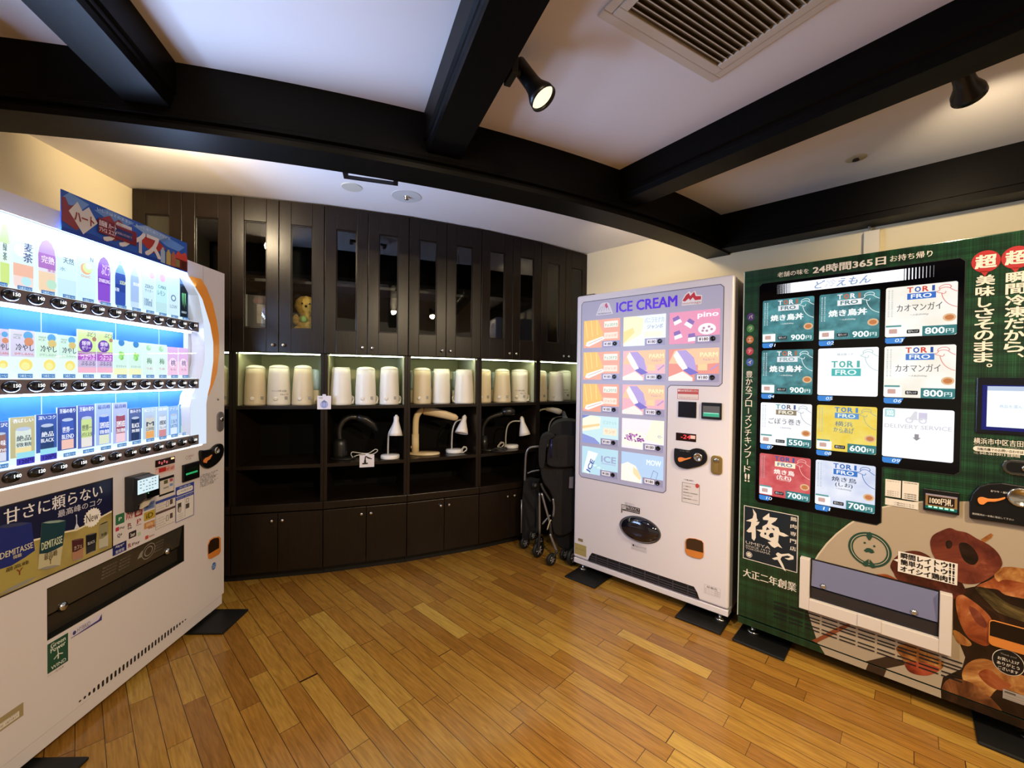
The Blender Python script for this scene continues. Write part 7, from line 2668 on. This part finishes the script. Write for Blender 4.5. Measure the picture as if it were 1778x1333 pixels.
# flat round fittings behind the curved beam
p = at_z(611, 324.5, CEIL)
r = thing('ceiling_disc', 'small plain round cover on the ceiling in front of the cabinets', 'ceiling fitting', p)
MB().lathe([(.055, -.004), (.057, -.001), (.057, -.0005)], mat('disc_cream', '#cfcaba', .5), n=30, smooth=False).build('cover', r)
p = at_z(706, 340.5, CEIL)
r = thing('sprinkler_plate', 'larger round ceiling plate with a small sprinkler in its middle', 'sprinkler', p)
MB().lathe([(.085, -.003), (.088, -.001), (.088, -.0005)], mat('disc_pale', '#d2d0cc', .5), n=36, smooth=False).build('cover', r)
MB().lathe([(.003, -.022), (.013, -.020), (.010, -.012), (.014, -.006), (.018, -.003)], CHROME, n=16).build('sprinkler_head', r)
p = at_z(1486, 274.5, CEIL)
r = thing('recessed_sprinkler', 'small cream recessed ceiling sprinkler between the beams over the green machine', 'sprinkler', p)
MB().lathe([(.022, -.005), (.036, -.004), (.042, -.001), (.042, -.0005)], mat('disc_beige', '#c6b896', .5), n=28).build('cover', r)
MB().lathe([(.004, -.014), (.014, -.012), (.012, -.005)], mat('dark_bronze', '#2c241c', .4, metal=.4), n=14).build('sprinkler_head', r)
# dark frame standing proud of the curved beam
pa, pb = at_z(597, 306.5, 2.315), at_z(691, 319.5, 2.315)
d = (pb - pa)
L = Vector((d.x, d.y, 0)).length
r = thing('hanging_sign_frame', 'narrow dark metal frame on the far side of the curved beam', 'frame', pa, math.atan2(d.y, d.x))
IRON = mat('dark_iron', '#1e1613', .4)
MB().box((0, -.006, -.008), (L, .006, .008), IRON).build('rail', r)
for x in (.012, L - .012):
    MB().box((x - .012, -.075, -.009), (x + .012, .004, .009), IRON).build('bracket', r)

# box and cable on the machine wall
wn_v = Vector((math.cos(AW + PI / 2), math.sin(AW + PI / 2), 0))
wall_pt = lambda x, y, o=.0: on_plane(x, y, WP - wn_v * o, wn_v)
pa, pb = wall_pt(1500, 402, .03), wall_pt(1527, 402, .03)
pc = wall_pt(1513, 445, .03)
wbx = (pb - pa).length
r = thing('junction_box', 'slim cream cable box on the wall above the green machine', 'cable box', (pa.x, pa.y, pc.z - .06), AW)
MB().box((0, 0, 0), (wbx, .0295, pa.z - pc.z + .06), mat('box_cream', '#d9cfba', .45)).build('housing', r, bevel=.003)
MB().box((0, -.006, 0), (wbx, -.0005, pa.z - pc.z + .055), mat('box_cream_cover', '#ddd4c2', .45)).build('cover', r, bevel=.002)
MB().tube(spline([(wbx * .35, .012, pa.z - pc.z + .055), (wbx * .30, -.004, pa.z - pc.z + .10), (wbx * .1, -.01, pa.z - pc.z + .15), (wbx * .05, .0, pa.z - pc.z + .20)], 4), .006, mat('cable_grey', '#8f887c', .5), 8).build('cable', r)


# ================================================================ folded stroller and cart by the ice cream machine
def crop_s(x, y):
    return (860 + x / 4.1625, 690 + y / 4.1625)


TUBE = mat('brushed_tube', '#8d8b8c', .3, metal=.7)
DTUBE = mat('dark_tube', '#3a3838', .35, metal=.5)
FAB = mottled('black_canvas', '#090706', '#100c0b', 90, .9, .2)
FAB2 = mottled('dark_brown_canvas', '#0c0807', '#160f0d', 70, .9, .2)
TYRE = mat('tyre_black', '#0c0c0c', .6)
HUB = mat('hub_silver', '#9a9aa4', .3, metal=.6)


def wheel(parent, c, rad, ax, width=.022):
    mt = axis_matrix(ax)
    w = MB().lathe([(rad * .62, -width / 2), (rad * .92, -width / 2), (rad, -width * .25), (rad, width * .25), (rad * .92, width / 2), (rad * .62, width / 2)], TYRE, (0, 0, 0), 28, mtx=mt).build('wheel', parent, loc=c)
    g = MB().lathe([(rad * .60, -width * .55), (rad * .60, width * .55)], mat('hub_dark', '#1d1d20', .4), (0, 0, 0), 20, mtx=mt)
    for k in range(6):
        a = k * PI / 3
        u = Vector((math.cos(a), math.sin(a), 0))
        for s in (-1, 1):
            g.tube([mt @ (u * rad * .12 + Vector((0, 0, s * width * .6))), mt @ (u * rad * .58 + Vector((0, 0, s * width * .6)))], rad * .07, HUB, 6)
    g.lathe([(rad * .16, -width * .7), (rad * .18, 0), (rad * .16, width * .7)], HUB, (0, 0, 0), 12, mtx=mt)
    g.build('hub', w)
    return w


base = at_z(*crop_s(405, 1213), 0)
fs = facing(base)
away = Vector((base.x, base.y, 0)).normalized()
rt = Vector((away.y, -away.x, 0))
P_ = lambda x, y, b_=0.: fs(*crop_s(x, y), b_) - base
kk = base.y / F / 4.1625
axw = (rt * .75 - away * .66)
r = thing('folded_stroller', 'black folded stroller with a round hood leaning beside the ice cream machine', 'stroller', base)
wheel(r, P_(405, 1168), 45 * kk, axw)
wheel(r, P_(310, 1100, .12), P_(310, 1100, .12).z, axw)
wheel(r, P_(500, 1130, .10), P_(500, 1130, .10).z, axw)
wheel(r, P_(560, 1150, .02), P_(560, 1150, .02).z, axw)


def sheet(name, pts, b0, thick, m, bevel=.012):
    q = [P_(x, y, b0) for x, y in pts]
    n = len(q)
    v = q + [p_ + away * thick for p_ in q]
    f = [tuple(range(n)), tuple(range(2 * n - 1, n - 1, -1))] + [(i, i + n, (i + 1) % n + n, (i + 1) % n) for i in range(n)]
    return MB().add(v, f, m).build(name, r, bevel=bevel, segs=3)


def cs2(p):
    return closed_spline(p, 4)


sheet('hood', cs2([(392, 268), (402, 222), (430, 190), (475, 172), (530, 168), (600, 185), (620, 250), (560, 300), (470, 290), (425, 262)]), .10, .22, FAB)
sheet('side_panel', cs2([(318, 500), (312, 400), (322, 310), (350, 275), (400, 262), (430, 280), (390, 310), (366, 380), (362, 450), (345, 515)]), .02, .16, FAB)
sheet('seat_back', cs2([(375, 480), (380, 370), (412, 295), (470, 278), (560, 280), (620, 320), (625, 470), (560, 500), (440, 505)]), .03, .12, FAB2)
sheet('seat_fabric', cs2([(330, 500), (420, 500), (560, 500), (610, 640), (600, 860), (560, 960), (490, 1000), (430, 985), (408, 900), (420, 770), (392, 680), (345, 610)]), .08, .14, FAB2)
sheet('storage_bag', cs2([(430, 960), (560, 950), (600, 1040), (560, 1100), (470, 1090), (440, 1040)]), .14, .14, FAB)
for pts, rr, m, b0 in ((((320, 690), (320, 800), (321, 985)), .0075, TUBE, .06), (((335, 690), (362, 790), (395, 905)), .0078, TUBE, .03), (((418, 730), (424, 800), (418, 860)), .007, TUBE, .04),
                       (((395, 985), (420, 1050), (447, 1118)), .0085, TUBE, .02), (((340, 915), (370, 880), (398, 850)), .006, TUBE, .06), (((330, 620), (345, 660), (400, 750)), .009, DTUBE, .05),
                       (((321, 980), (316, 1050), (312, 1100)), .008, DTUBE, .08), (((395, 905), (400, 960), (405, 1000)), .010, DTUBE, .03), (((447, 1110), (420, 1150), (405, 1168)), .008, DTUBE, .0)):
    MB().tube(spline([P_(x, y, b0) for x, y in pts], 4), rr, m, 8).build('frame_tube', r)
MB().tube(spline([P_(375, 955, .0), P_(392, 900, .0), P_(405, 885, .0)], 4), .004, mat('pale_strap', '#b9a98a', .6), 6).build('strap', r)
MB().tube([P_(407, 300, .0), P_(403, 435, .0)], .006, mat('violet_sheen_tube', '#2a2a5a', .15, metal=.6), 8).build('push_bar', r)
sheet('tag_label', [(536, 575), (566, 572), (563, 655), (532, 655)], .05, .004, ink('#6f6a70'), 0)

base2 = at_z(*crop_s(262, 1100), 0)
fs2 = facing(base2)
Q_ = lambda x, y, b_=0.: fs2(*crop_s(x, y), b_) - base2
r2 = thing('folding_cart', 'silver-handled folding cart standing between the cabinet and the stroller', 'cart', base2)
MB().tube(spline([Q_(213, 600), Q_(217, 500), Q_(221, 425), Q_(232, 382), Q_(258, 360), Q_(318, 353)], 5), .0085, TUBE, 10).build('handle', r2)
MB().tube(spline([Q_(232, 548), Q_(270, 532), Q_(322, 525)], 4), .006, TUBE, 8).build('cross_bar', r2)
MB().tube([Q_(190, 738), Q_(189, 850), Q_(188, 978)], .005, TUBE, 8).build('side_rail', r2)
q = [Q_(x, y) for x, y in ((205, 600), (250, 585), (318, 600), (318, 960), (262, 1030), (192, 1030), (194, 740))]
n = len(q)
MB().add(q + [v + away * .06 for v in q], [tuple(range(n)), tuple(range(2 * n - 1, n - 1, -1))] + [(i, i + n, (i + 1) % n + n, (i + 1) % n) for i in range(n)], FAB).build('folded_deck', r2, bevel=.006)
wheel(r2, Q_(283, 632, -.025), 28 * kk, axw, .018)
wheel(r2, Q_(270, 995, -.03), 38 * kk, axw, .02)
wheel(r2, Vector((-.05, .02, .045)), .045, axw, .02)
wheel(r2, Vector((.06, .05, .045)), .045, axw, .02)
